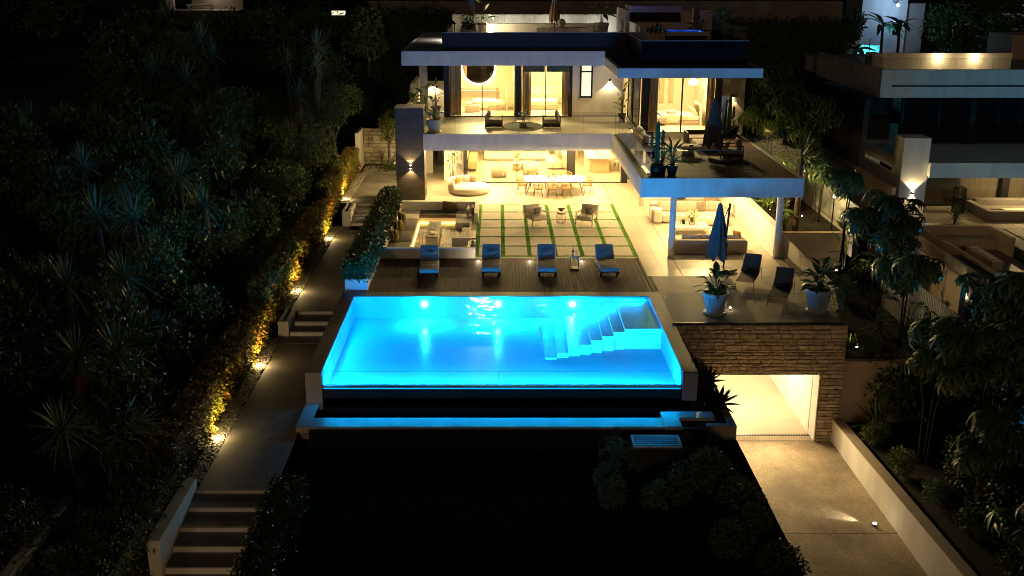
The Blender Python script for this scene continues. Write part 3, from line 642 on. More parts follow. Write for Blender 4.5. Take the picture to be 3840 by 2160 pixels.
H('wing_wall', 'darkwall', (7.45, 7.77, 54.62, 54.86, 3.5, 7.04), (11.34, 11.60, 54.62, 54.86, 3.5, 7.04)); H('wing_wall', 'plaster_warm', (11.602, 12.80, 54.70, 54.90, 3.5, 7.04)); H('side_wall', 'plaster_warm', (12.62, 12.8, 54.9, 62, -.2, 7.04))
# roofs
H('roof', 'plaster', (-4.95, 5.47, 54.5, 54.7, 7.03, 7.75), (-4.95, 5.47, 54.705, 70, 7.05, 7.74), (-4.955, -4.75, 54.7, 64, 7.03, 7.752))
H('roof', 'plaster', (5.45, 12.05, 48.2, 48.4, 7.05, 7.48), (5.452, 5.65, 48.4, 54.49, 7.05, 7.478), (5.65, 12.0, 48.405, 64, 7.07, 7.44), (11.87, 12.05, 48.4, 62, 7.05, 7.478))
H('roof_membrane', 'membrane', (5.66, 11.86, 48.41, 54.5, 7.445, 7.455), (-2.86, 6.58, 54.71, 54.96, 7.742, 7.755), (5.48, 6.6, 54.5, 56, 7.46, 7.735))
H('roof_membrane', 'plaster_grey', (5.7, 6.4, 48.22, 48.36, 7.481, 7.50))
for i in range(2):
    for j in range(5): tile(-4.74 + i * .92, -4.74 + (i + 1) * .92, 54.72 + j * 1.74, 54.72 + (j + 1) * 1.74, 7.765, 'rooftile', .02, hs, .01, 'roof_tile')
H('roof_parapet', 'parapet', (-2.88, 6.60, 54.97, 55.17, 7.745, 8.64), (-2.88, -2.68, 55.17, 63.4, 7.745, 8.64), (6.60, 6.80, 49.12, 55.3, 7.46, 8.64), (11.27, 11.47, 49.12, 62, 7.46, 8.64)); H('roof_parapet', 'parapet_shaded', (6.60, 11.47, 48.92, 49.118, 7.46, 8.64))
H('parapet_cap', 'trough_top', (-2.90, 6.595, 54.95, 55.19, 8.641, 8.665), (6.58, 11.49, 48.90, 49.14, 8.641, 8.665), (6.58, 6.82, 49.142, 54.94, 8.641, 8.665))
H('roof_floor', 'garage_floor', (-2.67, 11.26, 55.18, 63, 7.75, 8.02), (6.81, 11.26, 49.13, 55.18, 7.6, 8.02))
H('roof_wall', 'plaster', (-2.68, 7.7, 63.2, 63.4, 8.02, 9.18)); H('roof_bench', 'plaster', (-1.0, 5.7, 60.0, 60.5, 8.02, 8.83)); H('roof_bench', 'plaster_grey', (5.2, 5.65, 58.6, 59.4, 8.02, 8.75))
H('stair_block', 'plaster_warm', (6.82, 10.3, 57.2, 57.4, 8.02, 9.62), (6.6, 6.78, 55.6, 60, 8.02, 9.75), (10.4, 11.05, 55.6, 58, 8.02, 9.75)); H('stair_roof', 'plaster_grey', (6.76, 9.36, 55.0, 57.6, 9.66, 9.98))
# ---- glazing
def window(x0, x1, y, z0, z1, mull=(), axis='x', fr=.05, m='pane', name='window'):
    b = MB()
    def bx(a0, a1, c0, c1):
        b.box(a0, a1, y - .04, y + .04, c0, c1) if axis == 'x' else b.box(y - .04, y + .04, a0, a1, c0, c1)
    bx(x0, x1, z0, z0 + .05); bx(x0, x1, z1 - .05, z1); bx(x0, x0 + fr, z0 + .05, z1 - .05); bx(x1 - fr, x1, z0 + .05, z1 - .05)
    e = [x0] + list(mull) + [x1]
    for q in mull: bx(q - fr / 2, q + fr / 2, z0 + .051, z1 - .051)
    w = b.to(name, M['frame'], hs)
    for a, c in zip(e[:-1], e[1:]):
        p = MB().box(a + .026, c - .026, y - .008, y + .008, z0 + .052, z1 - .052) if axis == 'x' else MB().box(y - .008, y + .008, a + .026, c - .026, z0 + .052, z1 - .052)
        p.to('pane', M[m], w)
    return w
window(-1.80, 3.98, 59.11, -.01, 2.715, (1.08,)); window(4.36, 7.08, 59.11, -.01, 2.715)
H('pier', 'frame', (-1.98, -1.805, 59.0, 59.25, 0, 2.715), (3.985, 4.355, 59.0, 59.25, 0, 2.715), (7.085, 7.40, 59.0, 59.3, 0, 2.765))
window(-2.79, .99, 61.2, 3.5, 7.02, (-.92,)); window(1.35, 4.13, 61.2, 3.5, 7.02, (2.75,)); window(7.78, 11.33, 54.74, 3.53, 7.03, (9.56,), fr=.07)
window(56.2, 61.1, 7.55, 3.5, 7.03, (58.9,), 'y')
sl = H('slot_window', 'frame', (4.73, 5.46, 61.08, 61.13, 4.60, 4.70), (4.73, 4.82, 61.08, 61.13, 4.70, 7.02), (5.37, 5.46, 61.08, 61.13, 4.70, 7.02), (4.82, 5.37, 61.08, 61.13, 6.05, 6.14))
H('pane', 'bath_window', (4.82, 5.37, 61.14, 61.16, 4.70, 6.05), (4.82, 5.37, 61.14, 61.16, 6.14, 7.02), par=sl); H('sill', 'plaster', (4.68, 5.5, 61.02, 61.12, 4.56, 4.598), par=sl)
# roller blinds in the middle bedroom
H('roller_blind', 'fab_taupe', (1.42, 2.70, 61.35, 61.37, 6.05, 7.0)); H('roller_blind', 'leaf_teal', (2.80, 4.08, 61.35, 61.37, 6.05, 7.0))
# curtains
def curtain(x0, x1, y, z0, z1, m, name, label, ax='x', amp=.05):
    n = max(8, int((x1 - x0) / .045)); b = MB(); vs = []; fs = []
    for k, z in enumerate((z0, z0 + (z1 - z0) * .4, z1)):
        for i in range(n + 1):
            q = x0 + (x1 - x0) * i / n; d = amp * math.sin(i * 1.35 + .4 * math.sin(i * .7 + k)) * (1.15 - .2 * k)
            vs.append((q, y + d, z) if ax == 'x' else (y + d, q, z))
    for k in range(2):
        for i in range(n): fs.append((k * (n + 1) + i, k * (n + 1) + i + 1, (k + 1) * (n + 1) + i + 1, (k + 1) * (n + 1) + i))
    b.add(vs, fs); t = thing(name, label, 'curtain', ((x0 + x1) / 2, y, z0) if ax == 'x' else (y, (x0 + x1) / 2, z0)); b.to('fabric', M[m], t, True); return t
curtain(-2.78, -2.15, 61.5, 3.52, 6.95, 'curtain', 'curtain', 'tan curtain gathered at the far left of the mirror bedroom')
curtain(-.12, .97, 61.55, 3.52, 6.95, 'sheer', 'sheer_curtain', 'sheer pale curtain right of the round mirror')
curtain(1.42, 1.92, 61.5, 3.52, 6.95, 'curtain', 'curtain', 'tan curtain at the left side of the middle bedroom window')
curtain(3.72, 4.1, 61.5, 3.52, 6.95, 'curtain', 'curtain', 'tan curtain at the right side of the middle bedroom window')
curtain(7.8, 8.35, 55.05, 3.54, 6.95, 'curtain', 'curtain', 'tan curtain at the left of the wing bedroom window')
curtain(10.9, 11.3, 55.05, 3.54, 6.95, 'curtain', 'curtain', 'tan curtain at the right of the wing bedroom window')
for i in range(4): H('wall_slat', 'curtain', (8.3 + i * .55, 8.58 + i * .55, 61.5, 61.58, 4.3, 6.9))
curtain(-1.72, -.95, 59.4, .02, 2.65, 'sheer', 'sheer_curtain', 'sheer curtain at the left end of the living room glass')
curtain(3.1, 3.95, 59.4, .02, 2.65, 'sheer', 'sheer_curtain', 'pale curtain beside the dark pier behind the dining table')
curtain(4.40, 4.95, 59.4, .02, 2.65, 'sheer', 'sheer_curtain', 'pale curtain beside the kitchen island window')
# ---- recessed ceiling lights
def downlight(x, y, z, p, ang=150, col=(1, .76, .44), spot=True):
    d = MB().cyl(x, y, z - .012, z - .002, .06, 12).to('ceiling_lamp', M['lamp_warm'], hs)
    light('SPOT', (x, y, z - .03), p, col, d, .06, (0, 0, 0), ang, .6) if spot else light('POINT', (x, y, z - .10), p, col, d, .12)
WARM = (1, .70, .27)
for x in (-3.35, -.6, 1.2, 3.1, 5.0): downlight(x, 56.6, 2.72, 1050 if x > 4 else 720, 158, WARM, False)
downlight(-2.55, 59.5, 2.72, 60, 130, WARM)
for x in (-.4, 2.4, 5.6):
    d = MB().box(x - .5, x + .5, 64.0, 64.9, 2.640, 2.655).to('ceiling_lamp', M['lamp_warm'], hs); light('AREA', (x, 64.4, 2.6), 300, WARM, d, 1.2)
    light('AREA', (x, 60.6, 2.62), 230, WARM, d, .8)
for x, y, p in ((8.4, 50.5, 560), (10.6, 50.3, 560), (9.4, 46.0, 1000)): downlight(x, y, 2.79, p, 160, WARM, False)
downlight(6.62, 53.0, 2.80, 380, 150, WARM)
BED = (1, .74, .31)
for x, y, p in ((-1.0, 64.2, 440), (2.7, 64.2, 420), (9.6, 58.4, 380)):
    d = MB().box(x - .4, x + .4, y - .4, y + .4, 6.99, 7.005).to('ceiling_lamp', M['lamp_warm'], hs); light('AREA', (x, y, 6.9), p, BED, d, 1.4); light('AREA', (x, 62.0 if y > 60 else 55.6, 6.85), p * 2.2, BED, d, .9, aim((0, -.75, -1)))
downlight(6.5, 60.2, 7.0, 14, 150, WARM)
# ---- wall lamps
def walllamp(loc, label, down=40, up=0, d=(0, -1, 0), ang=95, cat='wall light', col=(1, .76, .36)):
    t = thing('wall_lamp', label, cat, loc); x, y, z = loc
    MB().rbox(-.05, .05, -.09, 0, -.07, .07, .012).to('housing', M['frame'], t, False, False)
    MB().box(-.035, .035, -.08, -.015, -.082, -.0705).to('lens', M['lamp_hot'], t, False, False)
    light('SPOT', (x + d[0] * .13, y + d[1] * .13, z - .09), down, col, t, .02, aim((0, .10 if d[1] < 0 else 0, -1)), ang, .25)
    if up:
        MB().box(-.035, .035, -.08, -.015, .0705, .082).to('lens', M['lamp_hot'], t, False, False)
        light('SPOT', (x + d[0] * .13, y + d[1] * .13, z + .09), up, col, t, .02, aim((0, .10, 1)), ang, .25)
    return t
walllamp((-4.62, 54.535, 1.78), 'small up and down wall lamp glowing on the dark tiled pier', 120, 120, ang=92)
walllamp((6.45, 61.1, 5.62), 'square wall lamp lighting the white balcony wall', 110, ang=105)
walllamp((-3.95, 63.985, 5.0), 'wall lamp on the back wall behind the balcony corner pots', 70, ang=150)
walllamp((-2.885, 62.6, 8.45), 'added small lamp on the outer side of the roof parapet above the pale roof tiles', 130, d=(-1, 0, 0), ang=165, col=(1, .9, .75))  # added lamp, stands in for light from uphill
walllamp((12.19, 54.69, 5.45), 'wall lamp lighting the ochre wall behind the columnar cactus', 34, ang=88)
# ---- glass balustrades
def rail(name, label, pts, z, h, seg, m='rail_glass'):
    t = thing(name, label, 'balustrade', (*pts[0], z)); posts = []
    for (xa, ya), (xb, yb) in zip(pts[:-1], pts[1:]):
        L = math.hypot(xb - xa, yb - ya); k = max(1, round(L / seg)); ux, uy = (xb - xa) / L, (yb - ya) / L; nx, ny = -uy * .007, ux * .007
        for i in range(k):
            a, c = L * i / k + .008, L * (i + 1) / k - .008
            p = [(xa + ux * a + nx, ya + uy * a + ny), (xa + ux * c + nx, ya + uy * c + ny), (xa + ux * c - nx, ya + uy * c - ny), (xa + ux * a - nx, ya + uy * a - ny)]
            b = MB(); b.prism(p, z + .002, z + h); pn = b.to('glass_panel', M[m], t)
            b = MB(); b.prism(p, z + h + .001, z + h + .009); b.to('top_edge', M['rail_edge'], pn)
            b = MB(); q = [(xa + ux * (c - .006) + nx, ya + uy * (c - .006) + ny), (xa + ux * (c + .004) + nx, ya + uy * (c + .004) + ny), (xa + ux * (c + .004) - nx, ya + uy * (c + .004) - ny), (xa + ux * (c - .006) - nx, ya + uy * (c - .006) - ny)]; b.prism(q, z + .002, z + h); b.to('joint', M['rail_edge'], pn)
    return t
rail('glass_balustrade', 'clear glass balustrade along the front of the stone clad terrace', [(5.8, 34.5), (12.02, 34.5)], .05, 1.06, 1.58)
rail('glass_balustrade', 'clear glass balustrade down the right side of the lower terrace', [(12.1, 34.7), (12.1, 42.9)], .0, 1.02, 2.6)
rail('glass_balustrade', 'glass balustrade along the long upper balcony', [(-3.85, 54.34), (6.1, 54.34), (6.1, 42.75)], 3.572, 1.08, 1.65)
rail('glass_balustrade', 'glass balustrade around the dark timber wing terrace', [(6.32, 43.0), (6.32, 42.70), (12.5, 42.70), (12.5, 54.4)], 3.575, 1.1, 2.1)
rail('glass_balustrade', 'glass balustrade around the roof spa deck', [(6.7, 54.8), (6.7, 49.05), (11.35, 49.05), (11.35, 56)], 8.667, .55, 2.3)
rail('glass_balustrade', 'tall glass panels in front of the white roof wall', [(-2.6, 62.9), (7.4, 62.9)], 8.02, 1.12, 1.0)
# ---- wing timber deck
wd = put('wing_deck', None); wd['kind'] = 'structure'
bm1 = MB().box(6.28, 12.42, -.064, .064, 3.535, 3.574).mesh('board', M['deckx']); bm2 = MB().box(7.0, 12.42, -.064, .064, 3.535, 3.574).mesh('board', M['deckx'])
y = 42.68
while y < 54.6:
    put('board', bm2 if 43.6 < y < 49.2 else bm1, wd, (0, y, 0)); y += .136
# ================================================================ POOLSIDE FURNITURE
def cushion(w, h, t, m, label, loc, rot=(0, 0, 0), cat='cushion', name='cushion', group=None):
    o = put(name, MB().pillow(w, h, t).mesh(name, M[m], True), None, loc, rot); return tag(o, label, cat, group)
# loungers (foot towards the pool, -Y)
def lounger():
    t = thing('sun_lounger', 'x', 'sun lounger', (0, 0, 0))
    for sx in (-1, 1):
        MB().box(sx * .36 - .035, sx * .36 + .035, -.96, .95, .16, .22).to('side_rail', M['timber_dark'], t)
        for y in (-.80, .92): MB().box(sx * .33 - .045, sx * .33 + .045, y - .05, y + .05, 0, .16).to('leg', M['timber_dark'], t)
    MB().box(-.32, .32, -.95, .34, .18, .21).to('slat_base', M['timber_dark'], t)
    MB().rbox(-.38, .38, -1.0, .42, .225, .40, .055, 3).to('seat_mattress', M['fab_lounger'], t, True)
    a = rad(36); m = Matrix.Translation((0, .40, .27)) @ Matrix.Rotation(a, 4, 'X')
    MB().rbox(-.38, .38, 0, .84, 0, .15, .055, 3, m).to('back_mattress', M['fab_lounger'], t, True)
    MB().box(-.33, .33, .05, .80, -.04, -.005, m).to('back_frame', M['timber_dark'], t)
    b = MB()
    for y in (-.62, -.25, .1): b.tube([(-.37, y, .401), (0, y + .015, .405), (.37, y, .401)], .006, 4)
    b.to('seam', M['fab_bench'], t, True)
    return t
L0 = lounger(); LL = ['grey sun lounger farthest left in front of the sunken seating', 'grey sun lounger second from left beside the turf grid', 'grey sun lounger third from left next to the wooden drinks table', 'grey sun lounger farthest right near the deck edge']
for i, x in enumerate((-2.80, -.28, 2.0, 4.44)):
    o = L0 if i == 0 else dup(L0, (0, 0, 0), label=LL[i]); o['label'] = LL[i]; o['group'] = 'sun loungers along the pool'
    o.location = (x, 41.05 + (-.12 if i == 0 else .05), .003); o.rotation_euler = (0, 0, rad((2, 0, -1, 2)[i]))
    MATS[o.name] = Matrix.LocRotScale(o.location, o.rotation_euler, None)
    c = cushion(.46, .26, .15, 'fab_grey', ('dark grey head cushion on the farthest left lounger', 'dark grey head cushion on the second lounger from left', 'dark grey head cushion on the third lounger from left', 'dark grey head cushion on the farthest right lounger')[i],
                (x + .03, o.location.y + .62, .60), (rad(-54), 0, o.rotation_euler.z), group='lounger cushions')
t = thing('side_table', 'small open timber drinks table between the loungers', 'side table', (3.16, 41.4, .003), rad(-8))
MB().rbox(-.2, .2, -.22, .22, .50, .545, .01).to('tabletop', M['teak_pale'], t, False, False); MB().rbox(-.2, .2, -.22, .22, .0, .05, .01).to('base', M['teak_pale'], t, False, False)
for sx in (-1, 1): MB().box(sx * .155 - .02, sx * .155 + .02, .0, .20, .051, .499).to('leg', M['teak_pale'], t, False, False)
def bottle(loc, label, s=1.0, m='bottle'):
    t = thing('bottle', label, 'bottle', loc); MB().lathe([(.036 * s, 0), (.038 * s, .18 * s), (.03 * s, .21 * s), (.014 * s, .25 * s), (.014 * s, .32 * s)], n=12).to('glass_body', M[m], t, True, False)
    MB().lathe([(.0388 * s, .05 * s), (.0388 * s, .13 * s)], n=12, cap=False).to('label_band', M['paper'], t, True, False); return t
bottle((3.08, 41.46, .552), 'dark wine bottle on the timber drinks table')
t = thing('wine_glass', 'stemmed wine glass beside the bottle on the drinks table', 'wine glass', (3.22, 41.42, .552)); MB().lathe([(.035, 0), (.006, .012), (.005, .09), (.036, .13), (.038, .18), (.028, .22)], n=12, cap=False).to('bowl', M['clear'], t, True, False)
t = thing('book', 'dark book lying open faced on the drinks table', 'book', (3.25, 41.27, .551), rad(25)); MB().box(-.10, .10, -.07, .07, 0, .02).to('cover', M['book'], t, False, False); MB().box(-.098, .104, -.066, .066, .021, .026).to('page', M['paper'], t, False, False)
DL = ['recessed deck light glowing between the first and second loungers', 'recessed deck light glowing left of the third lounger', 'recessed deck light glowing right of the drinks table']
for i, x in enumerate((-.83, 1.34, 3.53)):
    t = thing('deck_light', DL[i], 'deck light', (x, 42.47, .004), group='deck lights'); MB().cyl(0, 0, 0, .006, .055, 16).to('bezel', M['steel'], t, False, False); MB().lathe([(.04, .006), (.03, .018), (.001, .022)], n=14, cap=False).to('lens', M['lamp_hot'], t, True, False)
    light('POINT', (x, 42.47, .12), 13, (1, .8, .5), t, .03)
# ================================================================ SUNKEN SEATING
sk = thing('sunken_lounge', 'square sunken seating pit with white walls and glowing timber floor', 'seating pit', (-3, 47.5, -.45))
def K(name, m, *boxes, par=sk, smooth=False):
    if name in SPLIT and len(boxes) > 1: return [K(name, m, q, par=par, smooth=smooth) for q in boxes][0]
    b = MB()
    for q in boxes: b.box(*q)
    return b.to(name, M[m], par, smooth)
K('wall', 'plaster', (-5.0, -.97, 42.97, 43.16, -.9, .46), (-5.0, -4.93, 43.16, 52.02, -.9, .455), (-5.0, -.97, 52.02, 52.36, -.9, .46), (-1.16, -.97, 49.42, 52.02, -.9, .46))
K('bench', 'plaster', (-4.93, -3.97, 43.16, 52.02, -.9, -.13), (-3.97, -1.17, 50.98, 52.02, -.9, -.13), (-2.08, -1.17, 49.42, 50.98, -.9, -.001), (-3.95, -.97, 43.16, 44.35, -.9, -.30))
K('kerb', 'plaster', (-2.12, -1.22, 46.2, 46.42, -.9, .05))
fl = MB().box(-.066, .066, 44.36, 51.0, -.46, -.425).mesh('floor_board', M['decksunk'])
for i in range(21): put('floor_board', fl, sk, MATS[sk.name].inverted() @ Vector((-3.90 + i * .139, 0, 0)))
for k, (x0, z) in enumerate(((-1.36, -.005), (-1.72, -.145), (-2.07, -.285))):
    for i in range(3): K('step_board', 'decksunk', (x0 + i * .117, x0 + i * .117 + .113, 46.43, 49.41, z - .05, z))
    K('step_riser', 'timber_dark', (x0 + .004, x0 + .03, 46.43, 49.41, z - .14, z - .051))
for i in range(3): K('step_board', 'decksunk', (-1.36 + i * .117, -1.36 + i * .117 + .113, 43.17, 46.19, -.055, -.005))
K('led_strip', 'led', (-3.93, -2.12, 50.90, 50.93, -.40, -.37)); K('led_strip', 'led', (-3.93, -3.90, 44.5, 50.9, -.40, -.37))
light('AREA', (-3.0, 50.82, -.34), 9, (1, .58, .13), sk, 1.7, aim((0, -.5, -1)), sy=.06); light('AREA', (-3.83, 47.6, -.34), 17, (1, .58, .13), sk, .06, aim((.5, 0, -1)), sy=6.0)
for y0, y1 in ((43.6, 45.6), (45.62, 47.75), (47.77, 49.95)): MB().rbox(-4.92, -3.94, y0, y1, -.128, .03, .035).to('seat_pad', M['fab_bench'], sk, True)
MB().rbox(-4.92, -3.94, 49.97, 52.0, -.128, .032, .035).to('seat_pad', M['fab_cream'], sk, True)
MB().rbox(-3.93, -2.12, 50.87, 52.0, -.128, .03, .035).to('seat_pad', M['fab_bench'], sk, True); MB().rbox(-2.10, -1.18, 50.3, 52.0, -.05, .03, .03).to('seat_pad', M['fab_cream'], sk, True)
ft = thing('fire_table', 'long stone fire table in the middle of the sunken seating', 'fire table', (-3.07, 48.2, -.425))
MB().rbox(-3.36, -2.79, 46.7, 49.75, -.424, -.05, .012).to('body', M['ivory'], ft); MB().rbox(-3.375, -2.775, 46.68, 49.77, -.049, -.02, .008).to('slab_top', M['firestone'], ft)
MB().box(-3.20, -2.97, 47.15, 49.2, -.019, -.006).to('burner_tray', M['fab_taupe'], ft); MB().cyl(-3.08, 48.35, -.006, .01, .03, 10).to('burner', M['black'], ft)
cb = [(-4.78, 49.55, 'top'), (-4.55, 49.2, 'second'), (-4.83, 47.75, 'third'), (-4.55, 47.5, 'fourth'), (-4.85, 45.9, 'fifth'), (-4.6, 45.75, 'lowest')]
names = ['olive cushion nearest the back wall on the left bench', 'olive cushion leaning second from the back on the left bench', 'olive cushion against the wall midway along the left bench', 'olive cushion in front midway along the left bench', 'olive cushion against the wall at the near end of the left bench', 'olive cushion at the very front of the left bench row']
for i, (x, y, _) in enumerate(cb): cushion(.52, .52, .20, 'fab_olive', names[i], (x, y, .30), (rad(-8), rad(14), rad(88)), group='olive cushions on the left bench')
cushion(.50, .50, .16, 'fab_olive', 'olive cushion against the rear wall of the sunken seating', (-2.58, 51.86, .29), (rad(14), rad(5), rad(3))); cushion(.52, .50, .17, 'fab_olive', 'olive cushion in front of another at the rear wall', (-2.30, 51.62, .27), (rad(18), rad(-2), rad(-3)))
cushion(.46, .46, .16, 'fab_taupe', 'grey cushion tilted against the right inner wall', (-1.28, 51.0, .27), (0, rad(-16), rad(88))); cushion(.46, .46, .16, 'fab_cream', 'pale cushion in front of the grey one at right', (-1.5, 50.75, .26), (0, rad(-22), rad(80)))
for i, (x, y, s) in enumerate(((-1.42, 44.2, 1.0), (-1.1, 44.35, .9))):
    t = thing('ornament', ('round grey bird ornament by the front wall of the sunken seating', 'slim grey bird ornament nearest the turf grid')[i], 'ornament', (x, y, -.30 if i == 0 else -.003))
    b = MB(); b.blob((0, 0, .17 * s), (.15 * s, .15 * s, .17 * s)); b.to('body', M['firestone'], t, True, False); MB().blob((0, -.04, .40 * s), (.09 * s, .10 * s, .10 * s)).to('head', M['firestone'], t, True, False); MB().tube([(0, -.12, .39 * s), (0, -.2, .37 * s)], .02, 6, .004).to('beak', M['steel'], t, False, False)
# ================================================================ TURF GRID ARMCHAIRS
def armchair(label, loc, rz):
    t = thing('armchair', label, 'armchair', loc, rz, 'grey armchairs on the turf grid')
    for sx in (-1, 1):
        MB().tube([(sx * .42, -.36, 0), (sx * .42, -.33, .58)], .026, 6).to('front_leg', M['teak_pale'], t, True, False); MB().tube([(sx * .38, .40, 0), (sx * .40, .33, .60)], .026, 6).to('rear_leg', M['teak_pale'], t, True, False)
        MB().rbox(sx * .42 - .03, sx * .42 + .03, -.37, .36, .585, .62, .012).to('armrest', M['teak_pale'], t, True, False)
    MB().box(-.40, .40, -.34, -.30, .22, .28).box(-.38, .38, .34, .38, .22, .28).to('seat_rail', M['teak_pale'], t, False, False)
    MB().rbox(-.38, .38, -.40, .30, .26, .45, .06, 3).to('seat_cushion', M['fab_arm'], t, True, False)
    m = Matrix.Translation((0, .26, .36)) @ Matrix.Rotation(rad(-16), 4, 'X'); MB().rbox(-.44, .44, 0, .17, 0, .56, .08, 3, m).to('back_cushion', M['fab_arm'], t, True, False)
    return t
armchair('grey cushioned timber armchair left of the wire table', (1.84, 49.15, .006), rad(28)); armchair('grey cushioned timber armchair right of the wire table', (4.28, 49.15, .006), rad(-26))
cushion(.40, .40, .14, 'fab_grey', 'small dark cushion on the left grid armchair', (1.90, 49.28, .62), (rad(22), 0, rad(26))); cushion(.40, .40, .14, 'fab_grey', 'small dark cushion on the right grid armchair', (4.38, 49.22, .62), (rad(22), 0, rad(-30)))
t = thing('wire_table', 'round gold wire basket table between the two armchairs', 'side table', (3.05, 49.3, .006))
MB().cyl(0, 0, .48, .505, .22, 28).to('tabletop', M['fab_taupe'], t, True, False)
b = MB()
for z, r in ((.01, .17), (.10, .235), (.47, .20), (.30, .245)): b.tube([(r * math.cos(a * .2618), r * math.sin(a * .2618), z) for a in range(24)], .006, 4, close=True)
b.to('ring', M['brass'], t, True, False)
for i in range(20):
    a = i * math.pi / 10; c, s = math.cos(a), math.sin(a); MB().tube([(.17 * c, .17 * s, .01), (.235 * c, .235 * s, .10), (.245 * c, .245 * s, .30), (.20 * c, .20 * s, .48)], .005, 4).to('wire', M['brass'], t, True, False)
t = thing('fruit_bowl', 'silver footed bowl heaped with dark red fruit', 'bowl', (3.05, 49.3, .512))
MB().lathe([(.09, 0), (.03, .03), (.03, .08), (.10, .11), (.17, .20), (.185, .215), (.16, .20)], n=24, cap=False).to('bowl', M['silver'], t, True, False)
for i in range(22):
    a = i * 2.4; r = .03 * math.sqrt(i); MB().blob((r * math.cos(a), r * math.sin(a), .225 - r * .12), (.034, .034, .034), 6).to('fruit', M['fruit'] if i % 3 else M['leaf'], t, True, False)
# ================================================================ DINING
t = thing('dining_table', 'long pale oval ended dining table laid for guests', 'dining table', (3.1, 56.6, 0))
b = MB(); b.prism([(1.62, 55.72), (4.55, 55.72), (4.72, 55.95), (4.76, 56.6), (4.70, 57.3), (4.52, 57.55), (1.66, 57.55), (1.48, 57.3), (1.42, 56.6), (1.46, 55.95)], .72, .755); b.to('tabletop', M['ivory'], t)
for sx, x in ((-1, 1.75), (1, 4.43)):
    for y, yy in ((55.62, 56.1), (57.55, 57.1)): MB().tube([(x + sx * .22, y, 0), (x - sx * .02, yy, .72)], .028, 6, .045).to('leg', M['teak_pale'], t, True)
def diningchair():
    t = thing('dining_chair', 'x', 'dining chair', (0, 0, 0), 0, 'rattan dining chairs')
    for sx in (-1, 1):
        MB().tube([(sx * .25, -.25, 0), (sx * .17, -.17, .43)], .015, 6, .024).to('leg', M['teak'], t, True); MB().tube([(sx * .25, .28, 0), (sx * .17, .18, .43)], .015, 6, .024).to('leg', M['teak'], t, True)
    b = MB(); b.lathe([(.20, .40), (.255, .43), (.25, .455), (.001, .46)], n=20, cap=False); b.to('seat', M['rattan'], t, True)
    def arc(z, r, a0, a1, lift=0): return [(r * math.sin(a), r * math.cos(a) * .98 + .0, z + lift * math.cos(a * .75)) for a in [rad(a0 + (a1 - a0) * k / 14) for k in range(15)]]
    for k, (z, r) in enumerate(((.49, .255), (.535, .265), (.60, .280), (.645, .29), (.745, .305))):
        MB().tube(arc(z, r, -118 + k * 4, 118 - k * 4, .02 + k * .018), .012 if k < 4 else .017, 5).to('hoop', M['rattan'], t, True)
    b = MB()
    for k in range(15):
        a = rad(-112 + 16 * k); l = math.cos(a * .75); b.tube([(.25 * math.sin(a), .245 * math.cos(a), .45), (.275 * math.sin(a), .27 * math.cos(a), .58 + .04 * l), (.303 * math.sin(a), .297 * math.cos(a), .745 + .09 * l)], .006, 4)
    b.to('weave', M['rattan'], t, True)
    return t
c0 = diningchair(); first = True
CH = [(2.16, 55.42, 180, 'front row rattan chair nearest the left end of the table'), (2.93, 55.42, 180, 'front row rattan chair in the middle of the table'), (3.70, 55.42, 180, 'front row rattan chair nearest the right end of the table'),
      (2.05, 57.85, 0, 'back row rattan chair nearest the left end of the table'), (2.9, 57.9, 0, 'back row rattan chair in the middle of the table'), (3.85, 57.88, 0, 'back row rattan chair nearest the right end of the table'),
      (1.32, 56.35, 78, 'rattan chair at the left head of the dining table'), (4.90, 56.35, -78, 'rattan chair at the right head of the dining table')]
for x, y, a, lb in CH:
    o = c0 if first else dup(c0, (0, 0, 0)); first = False; o.location = (x, y, 0); o.rotation_euler = (0, 0, rad(a)); o['label'] = lb
PL = [(2.16, 56.05, 'front left'), (2.93, 56.05, 'front middle'), (3.70, 56.05, 'front right'), (2.05, 57.2, 'back left'), (2.9, 57.25, 'back middle'), (3.85, 57.2, 'back right')]
for i, (x, y, w) in enumerate(PL):
    t = thing('place_setting', f'white plate with glass and napkin at the {w} seat of the table', 'place setting', (x, y, .756), group='place settings')
    MB().lathe([(.08, .0), (.15, .014), (.15, .018), (.09, .008), (.001, .008)], n=24, cap=False).to('plate', M['ceramic'], t, True, False); MB().lathe([(.17, .0005), (.17, .003), (.001, .003)], n=24, cap=False).to('charger', M['brass'], t, False, False)
    MB().box(-.05, .05, -.03, .03, .012, .03).to('napkin', M['fab_taupe'], t, False, False); MB().lathe([(.032, 0), (.036, .1)], .17, .10, 10, cap=False).to('tumbler', M['clear'], t, True, False)
    for sx in (-.2, .2): MB().box(sx - .006, sx + .006, -.09, .09, .001, .004).to('cutlery', M['silver'], t, False, False)
bottle((3.02, 56.72, .757), 'tall dark bottle in the middle of the dining table'); bottle((3.45, 56.6, .757), 'dark green bottle right of centre on the dining table', .95)
for i, x in enumerate((2.46, 2.54)):
    t = thing('mill', ('left red pepper mill on the dining table', 'right red pepper mill on the dining table')[i], 'pepper mill', (x, 56.85, .757)); MB().lathe([(.026, 0), (.018, .07), (.024, .12), (.016, .16), (.001, .175)], n=10, cap=False).to('body', M['red'], t, True, False)
for i, (x, y) in enumerate(((2.78, 56.78), (3.18, 56.85))):
    t = thing('candle_glass', ('amber candle glass left of the tall bottle', 'amber candle glass right of the tall bottle')[i], 'candle', (x, y, .757)); MB().lathe([(.06, 0), (.065, .16)], n=14, cap=False).to('glass_cup', M['amber'], t, True, False); MB().cyl(0, 0, .002, .09, .05, 12).to('candle', M['ivory'], t, True, False)
